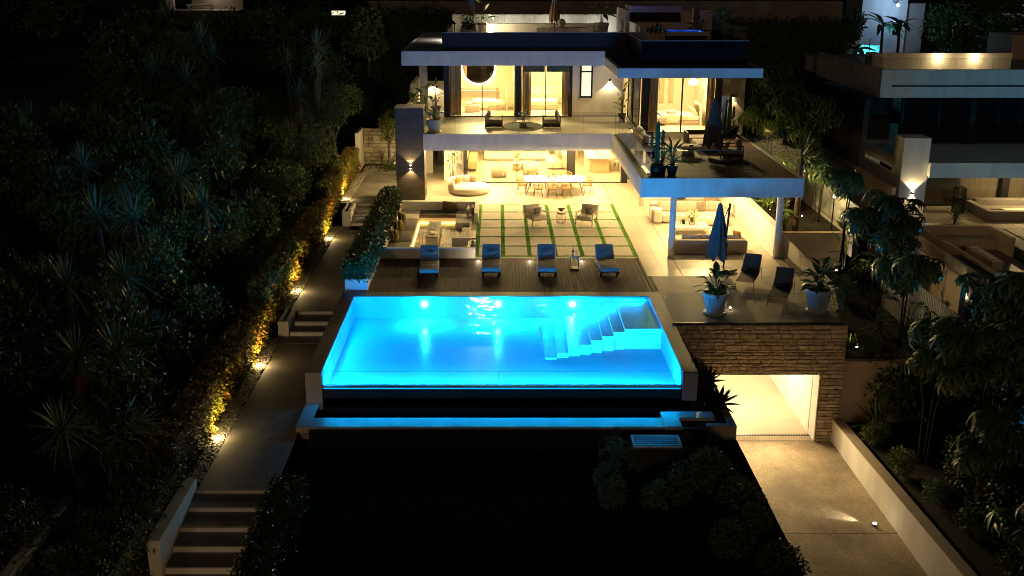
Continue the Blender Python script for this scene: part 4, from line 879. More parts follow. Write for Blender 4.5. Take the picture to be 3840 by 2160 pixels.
# ================================================================ DAYBED CORNER
t = thing('daybed', 'round cream daybed with curved padded backrest', 'daybed', (-1.65, 56.55, 0))
m = Matrix.Translation((-1.62, 56.55, 0)); MB().lathe([(.95, .02), (1.12, .06), (1.14, .32), (1.06, .40), (.9, .42), (.001, .43)], n=48, m=m, sx=1.0, sy=1.06, cap=False).to('base', M['fab_cream'], t, True)
b = MB(); N = 26; vs = []; fs = []
for i in range(N + 1):
    a = rad(80 + 150 * i / N); e = min(1, min(i, N - i) / 2.5 + .25)
    for r, z in ((1.14, .20), (1.16, .20 + .48 * e), (1.11, .22 + .52 * e), (1.0, .22 + .52 * e), (.95, .20 + .48 * e), (.95, .22)): vs.append((-1.62 + r * math.cos(a), 56.55 + 1.06 * r * math.sin(a), z))
for i in range(N):
    for j in range(6): fs.append((i * 6 + j, i * 6 + (j + 1) % 6, (i + 1) * 6 + (j + 1) % 6, (i + 1) * 6 + j))
fs += [tuple(range(6)), tuple(N * 6 + j for j in range(6))[::-1]]
b.add(vs, fs); b.to('backrest', M['fab_cream'], t, True)
cushion(.48, .44, .16, 'fab_rust', 'rust coloured cushion on the round daybed', (-2.22, 56.75, .62), (rad(22), 0, rad(48))); cushion(.44, .42, .16, 'fab_cream', 'cream cushion in the middle of the daybed backrest', (-1.80, 57.25, .60), (rad(20), 0, rad(10))); cushion(.42, .40, .15, 'fab_taupe', 'grey cushion at the right end of the daybed backrest', (-1.42, 57.3, .58), (rad(24), rad(8), rad(-24))); cushion(.36, .34, .14, 'fab_white', 'white cushion tucked behind the rust coloured cushion', (-2.42, 57.05, .58), (rad(16), 0, rad(60)))
t = thing('side_table', 'small round cream pedestal table by the daybed', 'side table', (-.78, 58.1, 0)); MB().cyl(0, 0, .36, .40, .27, 28).to('tabletop', M['ivory'], t, True, False); MB().lathe([(.17, 0), (.10, .2), (.14, .359)], n=20).to('pedestal', M['ivory'], t, True, False)
for i in range(2):
    tt = thing('book', ('lower dark book on the cream pedestal table', 'upper dark book on the cream pedestal table')[i], 'book', (-.78, 58.08, .401 + i * .03), rad(10 + 15 * i)); MB().box(-.13, .13, -.09, .09, .002, .026).to('page', M['paper'], tt, False, False); MB().box(-.133, .133, -.094, .094, .0265, .029).box(-.133, .133, -.094, .094, 0, .0015).to('cover', M['book'], tt, False, False)
t = thing('potted_plant', 'tall bare stemmed plant in a dark pot by the white wall', 'potted plant', (-2.62, 58.5, 0)); pot(t, .21, .42, M['pot_dark'], .85)
rr = random.Random(5)
for k, (dx, h) in enumerate(((-.12, 1.35), (.03, 1.75), (.12, 1.55))):
    MB().tube([(dx * .5, 0, .36), (dx, .02, .9), (dx * 1.5, 0, .38 + h)], .022, 6, .012).to('stem', M['bark'], t, True, False)
    for i in range(6):
        a = rr.uniform(0, 6.28); put('leaf', leaf_mesh('mid', .30, .13, .5, M['leaf_lit']), t, (dx * 1.4 + .02 * math.cos(a), 0, .38 + h - i * .13), (rr.uniform(-.4, .4), rr.uniform(-.9, .2), a))
# ================================================================ COVERED LOUNGE
def softbox(t, name, m, x0, x1, y0, y1, z0, z1, r=.07): return MB().rbox(x0, x1, y0, y1, z0, z1, r, 3).to(name, M[m], t, True)
t = thing('sofa', 'long taupe sofa seen from behind near the round white column', 'sofa', (9.1, 44, 0))
softbox(t, 'backrest', 'fab_taupe', 7.56, 10.75, 43.45, 43.78, .03, .66, .10); softbox(t, 'seat', 'fab_taupe', 7.62, 10.7, 43.79, 44.75, .04, .42); softbox(t, 'arm', 'fab_taupe', 7.50, 7.86, 43.6, 44.7, .035, .60, .09); softbox(t, 'arm', 'fab_taupe', 10.44, 10.80, 43.6, 44.7, .035, .60, .09)
for i, x in enumerate((8.35, 9.2, 10.05)): cushion(.80, .40, .20, 'fab_cream', ('left', 'middle', 'right')[i] + ' pale back cushion peeking over the near sofa', (x, 43.93, .60), (rad(10), 0, 0), group='near sofa back cushions')
cushion(.5, .4, .16, 'fab_rust', 'rust cushion lying on the near sofa seat', (8.75, 44.25, .58), (rad(35), 0, rad(6))); cushion(.44, .4, .18, 'fab_rust', 'rust cushion against the right arm of the near sofa', (10.45, 44.3, .70), (rad(20), 0, rad(-50)))
t = thing('sofa', 'wide cream sofa facing the pool at the back of the covered lounge', 'sofa', (9.1, 50, 0))
softbox(t, 'backrest', 'fab_cream', 7.5, 11.2, 50.35, 50.75, .03, .78, .10); softbox(t, 'seat', 'fab_cream', 7.95, 11.15, 49.25, 50.34, .04, .42, .08); softbox(t, 'arm', 'fab_cream', 7.5, 7.94, 49.15, 50.34, .035, .62, .09); softbox(t, 'seat_extension', 'fab_cream', 9.4, 11.15, 48.7, 49.24, .04, .38)
for i, (x, w, mm, lb) in enumerate(((8.15, .75, 'fab_white', 'white cushion at the left arm of the far sofa'), (8.95, .72, 'fab_cream', 'large cream back cushion left of centre on the far sofa'), (9.55, .62, 'fab_white', 'white patterned cushion behind the flowers'), (9.95, .5, 'fab_taupe', 'small taupe cushion right of the flowers on the far sofa'), (10.6, .75, 'fab_cream', 'large cream back cushion at the right of the far sofa'))):
    cushion(w, .58, .20, mm, lb, (x, 50.12 - .1 * (i % 2), .66), (rad(16), rad(4 * (-1) ** i), rad(3)))
t = thing('throw_blanket', 'cream fringed blanket over the left arm of the far sofa', 'blanket', (7.6, 49.7, .6)); MB().rbox(7.44, 7.98, 49.35, 49.95, .623, .645, .01).rbox(7.44, 7.485, 49.35, 49.95, .14, .622, .01).to('cloth', M['fab_white'], t, True)
for i in range(12): MB().box(7.45, 7.465, 49.36 + i * .05, 49.375 + i * .05, .06, .139).to('fringe', M['fab_white'], t)
t = thing('coffee_table', 'low marble topped coffee table on thin brass legs', 'coffee table', (9.0, 47.5, 0)); MB().rbox(8.22, 9.82, 46.9, 48.15, .32, .36, .01).to('marble_top', M['marble'], t)
for x in (8.40, 9.66):
    for y in (47.1, 47.95): MB().tube([(x, y, 0), (x, y, .32)], .012, 6).to('leg', M['brass'], t, True)
MB().tube([(8.4, 47.1, .1), (9.66, 47.95, .3)], .010, 5).tube([(8.4, 47.95, .3), (9.66, 47.1, .1)], .010, 5).to('brace', M['brass'], t, True)
def bouquet(loc, label, s=1.0, vm='clear', n=34, seed=0, fy='flower_y', vase=True):
    t = thing('flower_vase', label, 'vase', loc); rr = random.Random(seed)
    if vase: MB().lathe([(.07 * s, 0), (.11 * s, .05 * s), (.11 * s, .14 * s), (.06 * s, .23 * s), (.085 * s, .27 * s)], n=18, cap=False).to('vase', M[vm], t, True, False)
    b = MB(); hd = []
    for i in range(n):
        a = rr.uniform(0, 6.28); q = rr.uniform(.04, .30) * s; h = rr.uniform(.42, .72) * s - q * .5; e = (q * math.cos(a), q * math.sin(a), h); b.tube([(0, 0, .05 * s), (e[0] * .3, e[1] * .3, .25 * s), e], .005 * s, 4); hd.append((e, a))
    b.to('stem', M['stem'], t, True, False)
    for i, (e, a) in enumerate(hd):
        if i % 3 == 0: MB().blob((0, 0, 0), (.042 * s, .042 * s, .035 * s), 6, Matrix.Translation(e)).to('flower', M[fy] if i % 2 else M['flower_w'], t, True, False)
        else: put('leaf', leaf_mesh('sm%.1f' % s, .17 * s, .06 * s, .6, M['leaf_lit']), t, e, (rr.uniform(-.5, .5), rr.uniform(-.6, .4), a))
    return t
bouquet((9.05, 47.45, .361), 'glass vase of yellow and white flowers on the marble table', 1.15, seed=4, n=48)
t = thing('candle_lantern', 'black and brass candle lantern on the marble table', 'lantern', (8.66, 47.75, .361)); MB().cyl(.05, 0, 0, .20, .075, 16).to('body', M['black'], t, True, False); MB().lathe([(.05, .005), (.02, .02), (.02, .10), (.06, .14), (.065, .19)], -.09, -.05, 12, cap=False).to('goblet', M['brass'], t, True, False); MB().tube([(.05 + .05 * math.cos(a * .3), 0, .20 + .05 * math.sin(a * .3)) for a in range(11)], .007, 4).to('handle', M['black'], t, True, False)
t = thing('side_table', 'round cream topped side table on thin legs by the lounge wall', 'side table', (11.35, 50.9, 0)); MB().cyl(0, 0, .56, .585, .36, 30).to('tabletop', M['flower_y'], t, True, False)
for i in range(4): a = i * 1.57 + .6; MB().tube([(.22 * math.cos(a), .22 * math.sin(a), 0), (.22 * math.cos(a), .22 * math.sin(a), .56)], .011, 5).to('leg', M['brass'], t, True, False)
MB().tube([(.22 * math.cos(a * .5236), .22 * math.sin(a * .5236), .05) for a in range(12)], .008, 4, close=True).to('ring', M['brass'], t, True, False)
K('door', 'darkwall', (9.55, 10.0, 54.60, 54.745, .02, 2.3), par=hs); K('wall_panel', 'oak', (11.0, 11.7, 54.62, 54.745, 0, 2.6), par=hs)
# ================================================================ CLOSED PARASOLS
def parasol(label, loc, h, hc0, R, m, off=(0, 0), mast=True, base=.0, rz=0, lean=.03, base_m='firestone'):
    t = thing('parasol', label, 'parasol', loc, rz, 'closed parasols')
    n = 40; prof = [(0.02, h), (.09, h - .10), (R * .5, h - (h - hc0) * .30), (R * .74, h - (h - hc0) * .55), (R * .92, h - (h - hc0) * .78), (R, hc0)]
    vs = []; fs = []
    for k, (r, z) in enumerate(prof):
        for i in range(n):
            a = 2 * math.pi * i / n; w = .86 + (.42 * abs(math.cos(4 * a + k * .12)) - .14 + .10 * math.sin(5 * a + k)) * min(1, k / 2.5)
            vs.append((off[0] + r * w * math.cos(a), off[1] + r * w * math.sin(a), z - (.16 * math.cos(6 * a + .5) if k == 5 else 0)))
    for k in range(5):
        for i in range(n): fs.append((k * n + i, k * n + (i + 1) % n, (k + 1) * n + (i + 1) % n, (k + 1) * n + i))
    b = MB(); b.add(vs, fs); b.to('canopy', M[m], t, True, False)
    if mast: MB().tube([(0, 0, base), (lean * 2, 0, h * .6), (lean * 5, 0, h - .02)], .035, 8, .045).to('mast', M['timber_dark'], t, True, False); MB().tube([(off[0], off[1], h - 1.25), (lean * 5, 0, h - .05)], .018, 6).to('arm', M['timber_dark'], t, True, False); MB().rbox(-.06, .06, -.07, .05, h * .42, h * .50, .015).to('crank_box', M['steel'], t, True, False)
    else: MB().tube([(off[0], off[1], base), (off[0], off[1], h + .06)], .025, 8).to('mast', M['timber_dark'], t, True, False)
    if base: MB().rbox(-.40, .40, -.40, .40, .03, .14, .02, 2, rotz(rad(38))).to('base', M[base_m], t, False, False)
    return t
parasol('closed navy cantilever parasol on a square slab behind the near sofa', (9.2, 40.95, .0), 2.86, .62, .38, 'fab_navy', (-.27, .1), True, .14, 0, .02)
parasol('closed dark navy parasol on the timber wing terrace', (9.95, 46.3, 3.575), 2.75, .62, .40, 'fab_navy', (-.22, .8), True, .14)
parasol('closed dusty pink parasol at the left of the roof terrace', (-1.46, 57.6, 8.02), 2.7, 1.45, .22, 'fab_pink', (0, 0), False, .1)
parasol('closed dusty pink parasol behind the roof dining table', (3.08, 58.6, 8.02), 2.7, .98, .27, 'fab_pink', (0, 0), False, .1)
# ================================================================ SLING CHAIRS + BIG POTS
def slingchair(label, loc, rz):
    t = thing('sling_chair', label, 'lounge chair', loc, rz, 'reclining sling chairs'); w = .33
    A, B, C = (-1.05, .36), (.28, .36), (.82, 1.0); m = MB()
    for sx in (-1, 1):
        MB().tube([(sx * w, A[0], A[1]), (sx * w, B[0], B[1] - .03), (sx * w, C[0], C[1])], .016, 6).to('side_tube', M['steel'], t, True, False)
        MB().tube([(sx * w, A[0] + .1, A[1] - .01), (sx * (w + .02), A[0] + .02, 0)], .014, 6).to('front_leg', M['steel'], t, True, False)
        MB().tube([(sx * w, B[0] - .25, B[1] - .02), (sx * (w + .05), B[0] + .35, B[1] + .20), (sx * (w + .05), B[0] + .62, 0)], .014, 6).to('rear_leg', M['steel'], t, True, False)
    q = w - .01; MB().box(-q, q, A[0], B[0], .352, .360).to('seat_sling', M['sling'], t, False, False)
    m = Matrix.Translation((0, B[0] + .02, .345)) @ Matrix.Rotation(math.atan2(C[1] - B[1], C[0] - B[0]), 4, 'X'); L = math.hypot(C[0] - B[0], C[1] - B[1])
    MB().box(-q, q, .03, L, -.004, .004, m).to('back_sling', M['sling'], t, False, False); MB().tube([m @ Vector((-w, L, 0)), m @ Vector((w, L, 0))], .016, 6).tube([m @ Vector((-w, .02, 0)), m @ Vector((w, .02, 0))], .014, 6).to('crossbar', M['steel'], t, True, False)
    MB().lathe([(.001, -.24), (.075, -.235), (.085, 0), (.075, .235), (.001, .24)], n=14, m=Matrix.Translation((0, B[0] - .02, .43)) @ Matrix.Rotation(rad(90), 4, 'Y'), cap=False).to('roll_cushion', M['black'], t, True, False)
    return t
slingchair('dark reclining sling chair nearer the navy parasol', (9.85, 39.3, 0), rad(-22)); slingchair('dark reclining sling chair nearer the right hand glass', (10.62, 37.35, 0), rad(-22))
t = thing('potted_plant', 'large white pot with broad leaved plant and small spotlight beside it', 'potted plant', (7.80, 35.65, 0)); pot(t, .47, .80, M['pot_white'], .62, True, True); leafy(t, .70, 26, .15, .80, .50, .23, 'big', M['leaf'], .42, 3)
t = thing('potted_plant', 'large white pot with dark broad leaved plant near the terrace corner', 'potted plant', (11.55, 35.85, 0)); pot(t, .48, .86, M['pot_white'], .64, True, True); leafy(t, .76, 28, .15, .95, .50, .21, 'bigd', M['leaf_dark'], .42, 8)
t = thing('spotlight', 'small spotlight on the terrace aimed at the left white pot', 'spotlight', (8.42, 35.95, 0)); MB().cyl(0, 0, 0, .10, .03, 10).to('body', M['steel'], t, True, False); MB().cyl(0, 0, .101, .12, .035, 10).to('lens', M['lamp_hot'], t, True, False); light('SPOT', (8.42, 35.95, .16), 16, (1, .82, .55), t, .02, aim((-1, -.4, .25)), 70, .5)
# ================================================================ UPPER BALCONY
ZB = 3.503
def boxchair(label, loc, flip, fab='fab_taupe', group='box armchairs on the upper balcony'):
    t = thing('armchair', label, 'armchair', loc, 0, group); s = -1 if flip else 1
    for y in (-.36, .36):
        MB().rbox(-.48, -.44, y - .03, y + .03, 0, .62, .008).rbox(.44, .48, y - .03, y + .03, 0, .62, .008).rbox(-.48, .48, y - .03, y + .03, .621, .66, .008).to('side_frame', M['timber_dark'], t, False, False)
    MB().rbox(-.46, .46, -.32, .32, .08, .26, .01).to('base', M['timber_dark'], t, False, False); MB().rbox(-.43, .45, -.325, .325, .265, .46, .05, 3).to('seat_cushion', M[fab], t, True, False)
    MB().pillow(.62, .52, .24, Matrix.Translation((-s * .30, 0, .70)) @ rotz(rad(90)) @ Matrix.Rotation(rad(14 * s), 4, 'X')).to('back_cushion', M[fab], t, True, False)
    return t
boxchair('box framed armchair left of the round balcony rug', (-.23, 56.85, ZB), False); boxchair('box framed armchair right of the round balcony rug', (2.90, 56.85, ZB), True)
t = thing('rug', 'round dark olive rug on the upper balcony', 'rug', (1.33, 57.3, ZB)); MB().lathe([(1.12, 0), (1.12, .012), (.001, .014)], n=56, sy=1.6, cap=False).to('pile', M['rug'], t, False, False)
t = thing('round_table', 'low round pedestal table in the middle of the balcony rug', 'side table', (1.36, 57.1, ZB + .014)); MB().lathe([(.36, .23), (.38, .27), (.36, .30), (.001, .305)], n=30, cap=False).to('tabletop', M['ivory'], t, True, False); MB().lathe([(.22, 0), (.17, .2), (.30, .235)], n=24).to('pedestal', M['ivory'], t, True, False)
bouquet((1.38, 57.1, ZB + .32), 'glass vase of pale blossoms on the balcony table', .95, seed=9, n=30, fy='flower_w')
def bigpot(label, loc, r, h, kind, seed, m='pot_white', lm='leaf', n=9, hmin=.5, hmax=1.3, L=.7, w=.24, spread=.4, sau=True):
    t = thing('potted_plant', label, 'potted plant', loc); pot(t, r, h, M[m], .66, True, sau); leafy(t, h * .88, n, hmin, hmax, L, w, kind, M[lm], spread, seed); return t
bigpot('white pot with lit banana like leaves at the far left of the balcony', (-4.05, 58.3, ZB), .36, .62, 'ban', 21, lm='leaf_lit', n=8, hmin=.7, hmax=1.5, L=.8, w=.24, spread=.38)
bigpot('white pot with dark plant in the balcony corner by the back wall', (-3.62, 61.2, ZB), .28, .60, 'bal2', 22, n=9, hmin=.5, hmax=1.5, L=.5, w=.17, spread=.24)
bigpot('white pot with upright rubbery leaves at the front left of the balcony', (-3.38, 55.35, ZB), .42, .68, 'rub', 23, lm='leaf_dark', n=16, hmin=.35, hmax=1.15, L=.40, w=.22, spread=.42)
bigpot('dark paddle leaved plant standing behind the tiled pier', (-4.55, 56.6, ZB), .30, .5, 'rub2', 24, lm='leaf_dark', n=9, hmin=.6, hmax=1.3, L=.55, w=.24, spread=.25, sau=False)
t = bigpot('tall leafy plant in a blue grey pot beside the wing window', (6.95, 58.75, ZB), .22, .52, 'wnd', 25, 'pot_grey', 'leaf_lit', 26, .2, 1.75, .42, .13, .36, False)
bigpot('small strappy plant at the corner of the glazed wing', (7.05, 52.4, 3.575), .22, .40, 'strap', 26, 'pot_dark', 'leaf', 10, .2, .5, .55, .09, .35, False)
# ================================================================ BEDROOMS
def bed(label, loc, w, l, rz, throw=True, z=ZB):
    t = thing('bed', label, 'bed', (*loc, z), rad(rz)); MB().rbox(-w / 2, w / 2, -l / 2, l / 2, .0, .26, .03).to('base', M['fab_taupe'], t, True, False); MB().rbox(-w / 2 + .02, w / 2 - .02, -l / 2 + .02, l / 2 - .02, .265, .52, .07, 3).to('mattress', M['fab_white'], t, True, False)
    MB().rbox(-w / 2 - .02, w / 2 + .02, -l / 2 - .01, l / 2 - .6, .40, .57, .05, 3).to('duvet', M['fab_white'], t, True, False); MB().rbox(-w / 2 - .1, w / 2 + .1, l / 2 + .01, l / 2 + .12, 0, 1.15, .03).to('headboard', M['fab_cream'], t, True, False)
    if throw: MB().rbox(-w / 2 - .035, w / 2 + .035, -l / 2 + .25, -l / 2 + .95, .14, .59, .04, 2).to('throw', M['fab_cream'], t, True, False)
    for s in (-1, 1): MB().pillow(.65, .42, .18, Matrix.Translation((s * w * .24, l / 2 - .22, .70)) @ Matrix.Rotation(rad(25), 4, 'X')).to('pillow', M['fab_white'], t, True, False)
    return t
bed('wide white bed in the middle bedroom', (2.75, 65.2), 1.75, 2.1, 0); bed('white bed seen side on below the round mirror', (-.55, 64.6), 1.5, 2.0, -90); bed('white bed with fringed throw in the wing bedroom', (10.0, 58.3), 1.8, 2.1, -90, True, 3.535)
t = thing('mirror', 'large round backlit mirror on the bedroom wall', 'mirror', (-1.23, 67.1, 5.75)); mm = Matrix.Translation((-1.23, 67.12, 5.78)) @ Matrix.Rotation(rad(90), 4, 'X')
MB().lathe([(1.0, .0), (1.0, .05), (.97, .055), (.001, .055)], n=56, m=mm, cap=False).to('mirror_glass', M['mirror'], t); MB().lathe([(1.0, -.01), (1.09, -.012), (1.06, -.05), (.95, -.05)], n=56, m=mm, cap=False).to('light_ring', M['led_white'], t)
t = thing('vanity_shelf', 'floating oak shelf with light strip under the round mirror', 'shelf', (-1.2, 66.8, 4.4)); MB().rbox(-2.4, .0, 66.6, 67.19, 4.42, 4.50, .01).to('shelf', M['oak'], t); MB().box(-2.35, -.05, 66.68, 66.72, 4.395, 4.418).to('light_strip', M['led_white'], t)
t = thing('pouf', 'square tan pouf at the foot of the mirror bedroom bed', 'pouf', (-1.55, 63.2, ZB)); MB().rbox(-.45, .45, -.35, .35, 0, .42, .05, 3).to('seat', M['fab_taupe'], t, True, False); MB().rbox(-.38, -.02, -.2, .2, .425, .60, .04, 2).to('box_cushion', M['fab_cream'], t, True, False)
t = thing('bench', 'upholstered bench with fringed throw at the foot of the wing bed', 'bench', (8.85, 57.9, 3.535)); MB().rbox(-.30, .30, -.7, .7, .12, .45, .04, 2).to('seat', M['fab_grey'], t, True, False); MB().rbox(-.31, .31, -.5, .1, .2, .475, .04, 2).to('throw', M['fab_white'], t, True, False)
for sy in (-.6, .6): MB().box(-.28, .28, sy - .03, sy + .03, 0, .119).to('leg', M['timber_dark'], t, False, False)
t = thing('stool', 'small dark legged stool inside the wing bedroom window', 'stool', (8.25, 55.6, 3.535)); MB().cyl(0, 0, .42, .46, .19, 20).to('seat', M['teak'], t, True, False)
for i in range(3): a = 2.1 * i; MB().tube([(.2 * math.cos(a), .2 * math.sin(a), 0), (.08 * math.cos(a), .08 * math.sin(a), .42)], .015, 5).to('leg', M['timber_dark'], t, True, False)
t = thing('pendant_lamp', 'domed woven pendant lamp in the wing bedroom', 'pendant lamp', (10.9, 59, 5.6)); MB().lathe([(.03, .32), (.16, .27), (.29, .12), (.29, .07), (.16, -.03), (.05, -.05)], n=24, cap=False).to('shade', M['lamp_warm'], t, True, False); MB().tube([(0, 0, .3), (0, 0, 1.38)], .008, 4).to('cord', M['frame'], t, False, False)
t = thing('rug', 'cream rug on the wing bedroom floor', 'rug', (9.4, 56.2, 3.532)); MB().box(-1.4, 1.7, -1.0, 1.2, 0, .015).to('pile', M['rug_cream'], t, False, False)
cushion(.5, .5, .18, 'fab_olive', 'mustard cushion at the head of the wing bed', (10.95, 57.9, 4.42), (rad(15), 0, rad(-80)))
for i, (x, y) in enumerate(((9.55, 57.9), (9.62, 58.2))):
    t = thing('rolled_towel', ('front rolled towel lying on the wing bed', 'back rolled towel lying on the wing bed')[i], 'towel', (x, y, 4.215)); MB().lathe([(.001, -.25), (.085, -.25), (.09, 0), (.085, .25), (.001, .25)], n=12, m=Matrix.Rotation(rad(90), 4, 'Y') , cap=False).to('roll', M['towel'], t, True, False)
# ================================================================ LIVING ROOM
def soft(name, label, cat, parts, loc=None, mm='fab_cream'):
    x = [p[1] for p in parts]; t = thing(name, label, cat, loc or (parts[0][1], parts[0][3], 0))
    for p in parts: MB().rbox(*p[1:7], p[7] if len(p) > 7 else .07, 3).to(p[0], M[p[8] if len(p) > 8 else mm], t, True)
    return t
soft('sofa', 'long cream living room sofa behind the dining table', 'sofa', [('seat', -.9, 3.3, 66.2, 67.2, .05, .45), ('backrest', -.9, 3.3, 67.21, 67.6, .05, .95)])
soft('sofa', 'cream chaise sofa at the right of the living room', 'sofa', [('seat', 3.0, 3.95, 63.2, 66.0, .05, .45), ('backrest', 3.96, 4.3, 63.2, 66.0, .05, .9)])
cushion(.6, .5, .18, 'fab_grey', 'grey cushion on the left half of the living room sofa', (-.2, 67.0, .72), (rad(16), 0, 0)); cushion(.6, .5, .18, 'fab_taupe', 'tan cushion on the left half of the living room sofa', (.5, 66.95, .72), (rad(16), 0, 0)); cushion(.75, .5, .18, 'fab_grey', 'mottled grey cushion in the middle of the living room sofa', (1.95, 67.0, .74), (rad(16), 0, 0)); cushion(.7, .5, .18, 'fab_white', 'white cushion at the right of the living room sofa', (2.7, 66.95, .72), (rad(16), 0, 0))
cushion(.6, .6, .2, 'fab_taupe', 'striped tan cushion on the chaise sofa', (3.75, 64.4, .75), (rad(14), 0, rad(-70))); cushion(.7, .6, .2, 'fab_white', 'white cushion on the chaise sofa', (3.7, 65.3, .76), (rad(14), 0, rad(-80)))
def tubchair(label, loc, rz):
    t = thing('armchair', label, 'armchair', (*loc, 0), rad(rz), 'cream tub chairs'); MB().rbox(-.38, .38, -.38, .34, .06, .44, .1, 3).to('seat', M['fab_cream'], t, True, False); b = MB(); vs = []; fs = []
    for i in range(15):
        a = rad(-20 + 220 * i / 14)
        for r, z in ((.46, .04), (.47, .74), (.36, .76), (.36, .3)): vs.append((r * math.cos(a), r * math.sin(a), z))
    for i in range(14):
        for j in range(4): fs.append((i * 4 + j, i * 4 + (j + 1) % 4, (i + 1) * 4 + (j + 1) % 4, (i + 1) * 4 + j))
    fs += [(0, 1, 2, 3), (59, 58, 57, 56)]
    b.add(vs, fs); b.to('shell', M['fab_cream'], t, True, False); return t
tubchair('cream tub chair behind the left glass pane', (.05, 60.9), 165); tubchair('cream tub chair behind the left head of the dining table', (1.95, 61.6), 185)
for i, (x, y, r, h, lb) in enumerate(((1.75, 63.6, .62, .38, 'round stone topped coffee table in the living room'), (1.1, 63.0, .42, .48, 'smaller round side table left of the coffee table'))):
    t = thing('coffee_table', lb, 'coffee table', (x, y, 0)); MB().cyl(0, 0, h - .05, h, r, 30).to('tabletop', M['marble'], t, True, False); MB().cyl(0, 0, 0, h - .051, r * .5, 24).to('pedestal', M['oak'], t, True, False)
bouquet((1.1, 63.0, .482), 'white round vase with dried stems in the living room', 1.05, 'ceramic', 26, 14)
t = thing('book', 'large grey book on the living room coffee table', 'book', (1.85, 63.4, .381), rad(15)); MB().box(-.2, .2, -.14, .14, .002, .035).to('page', M['paper'], t, False, False); MB().box(-.205, .205, -.145, .145, .0355, .04).to('cover', M['book'], t, False, False)
soft('tv_console', 'low oak console along the living room wall', 'cabinet', [('body', -1.8, -1.3, 62.5, 66, .15, .6, .02, 'oak'), ('plinth', -1.78, -1.35, 62.6, 65.9, 0, .149, .005, 'black')])
t = thing('kitchen_island', 'pale oak kitchen island with overhanging stone top', 'kitchen island', (6.2, 63, 0)); MB().rbox(5.35, 6.95, 61.9, 65.4, .86, .92, .01).to('worktop', M['ivory'], t); K('cabinet', 'oak', (5.62, 6.14, 62.2, 65.2, 0, .858), (6.15, 6.68, 62.2, 65.2, 0, .858), par=t); K('plinth', 'ivory', (5.40, 5.6, 62.5, 65, 0, .858), par=t)
bouquet((6.05, 63.4, .922), 'bowl of green foliage on the kitchen island', .8, 'ceramic', 26, 31)
for i in range(2):
    t = thing('bar_stool', ('white bar stool at the near right of the kitchen island', 'white bar stool at the far right of the kitchen island')[i], 'bar stool', (7.05 - .0, 62.6 + i * 1.1, 0)); MB().rbox(-.16, .16, -.2, .2, .60, .66, .02).to('seat', M['ivory'], t, True, False)
    for sx in (-1, 1):
        for sy in (-1, 1): MB().tube([(sx * .16, sy * .18, 0), (sx * .13, sy * .15, .60)], .014, 5).to('leg', M['ivory'], t, True, False)
K('kitchen_cabinet', 'oak', (4.6, 5.15, 67.0, 69.7, 0, 2.5), (-1.85, -.9, 69.2, 69.75, 0, 2.3), par=hs)
# ================================================================ WING TERRACE
zw = 3.576
t = thing('round_table', 'round stone pedestal table on the dark wing terrace', 'coffee table', (8.75, 47.75, zw)); MB().lathe([(.58, .39), (.62, .42), (.60, .455), (.001, .46)], n=36, cap=False).to('tabletop', M['fab_cream'], t, True, False); MB().lathe([(.30, 0), (.27, .2), (.33, .395)], n=26).to('pedestal', M['firestone'], t, True, False)
t2 = thing('ashtray', 'black round ashtray on the wing terrace table', 'ashtray', (8.85, 47.6, zw + .462)); MB().lathe([(.09, 0), (.11, .05), (.085, .05), (.07, .015), (.001, .015)], n=18, cap=False).to('bowl', M['black'], t2, True, False)
t = thing('rug', 'taupe rug under the wing terrace table', 'rug', (8.6, 47.6, zw)); MB().box(-.9, 1.0, -1.5, 1.6, 0, .01).to('pile', M['fab_taupe'], t, False, False)
soft('outdoor_sofa', 'timber framed sofa along the left edge of the wing terrace', 'sofa', [('backrest_frame', 6.62, 6.72, 47.9, 51.2, zw, zw + .75, .01, 'teak'), ('arm', 6.72, 7.6, 51.12, 51.2, zw + .52, zw + .58, .01, 'timber_dark'), ('arm', 6.72, 7.75, 47.9, 47.98, zw + .50, zw + .56, .01, 'timber_dark'), ('arm', 6.72, 7.7, 49.6, 49.66, zw + .50, zw + .56, .01, 'timber_dark'), ('leg', 7.66, 7.72, 47.9, 47.97, zw, zw + .5, .005, 'timber_dark'), ('leg', 7.6, 7.66, 49.6, 49.66, zw, zw + .5, .005, 'timber_dark'), ('leg', 7.54, 7.6, 51.13, 51.2, zw, zw + .52, .005, 'timber_dark'), ('seat', 6.74, 7.5, 48.0, 51.1, zw + .12, zw + .42, .06, 'fab_cream'), ('back_cushion', 6.74, 7.0, 48.1, 49.5, zw + .43, zw + .85, .1, 'fab_cream'), ('back_cushion', 6.74, 7.0, 49.7, 51.0, zw + .43, zw + .92, .1, 'fab_cream')], (7.0, 49.5, zw))
soft('outdoor_sofa', 'cream cushioned sofa behind the navy parasol on the wing terrace', 'sofa', [('backrest_frame', 9.3, 10.9, 51.55, 51.63, zw, zw + .62, .01, 'timber_dark'), ('seat', 9.25, 10.8, 50.3, 51.5, zw + .1, zw + .42, .06, 'fab_cream'), ('seat', 9.32, 10.5, 48.6, 50.2, zw + .08, zw + .40, .08, 'fab_cream'), ('arm', 9.18, 9.24, 50.4, 51.6, zw, zw + .62, .01, 'timber_dark')], (10, 50.5, zw))
t = boxchair('dark armchair in shadow right of the navy wing parasol', (10.55, 46.9, zw), True, 'fab_grey', None)
cushion(.42, .36, .16, 'fab_rust', 'brownish red cushion on the dark wing armchair', (10.35, 46.95, zw + .62), (rad(20), 0, rad(60)))
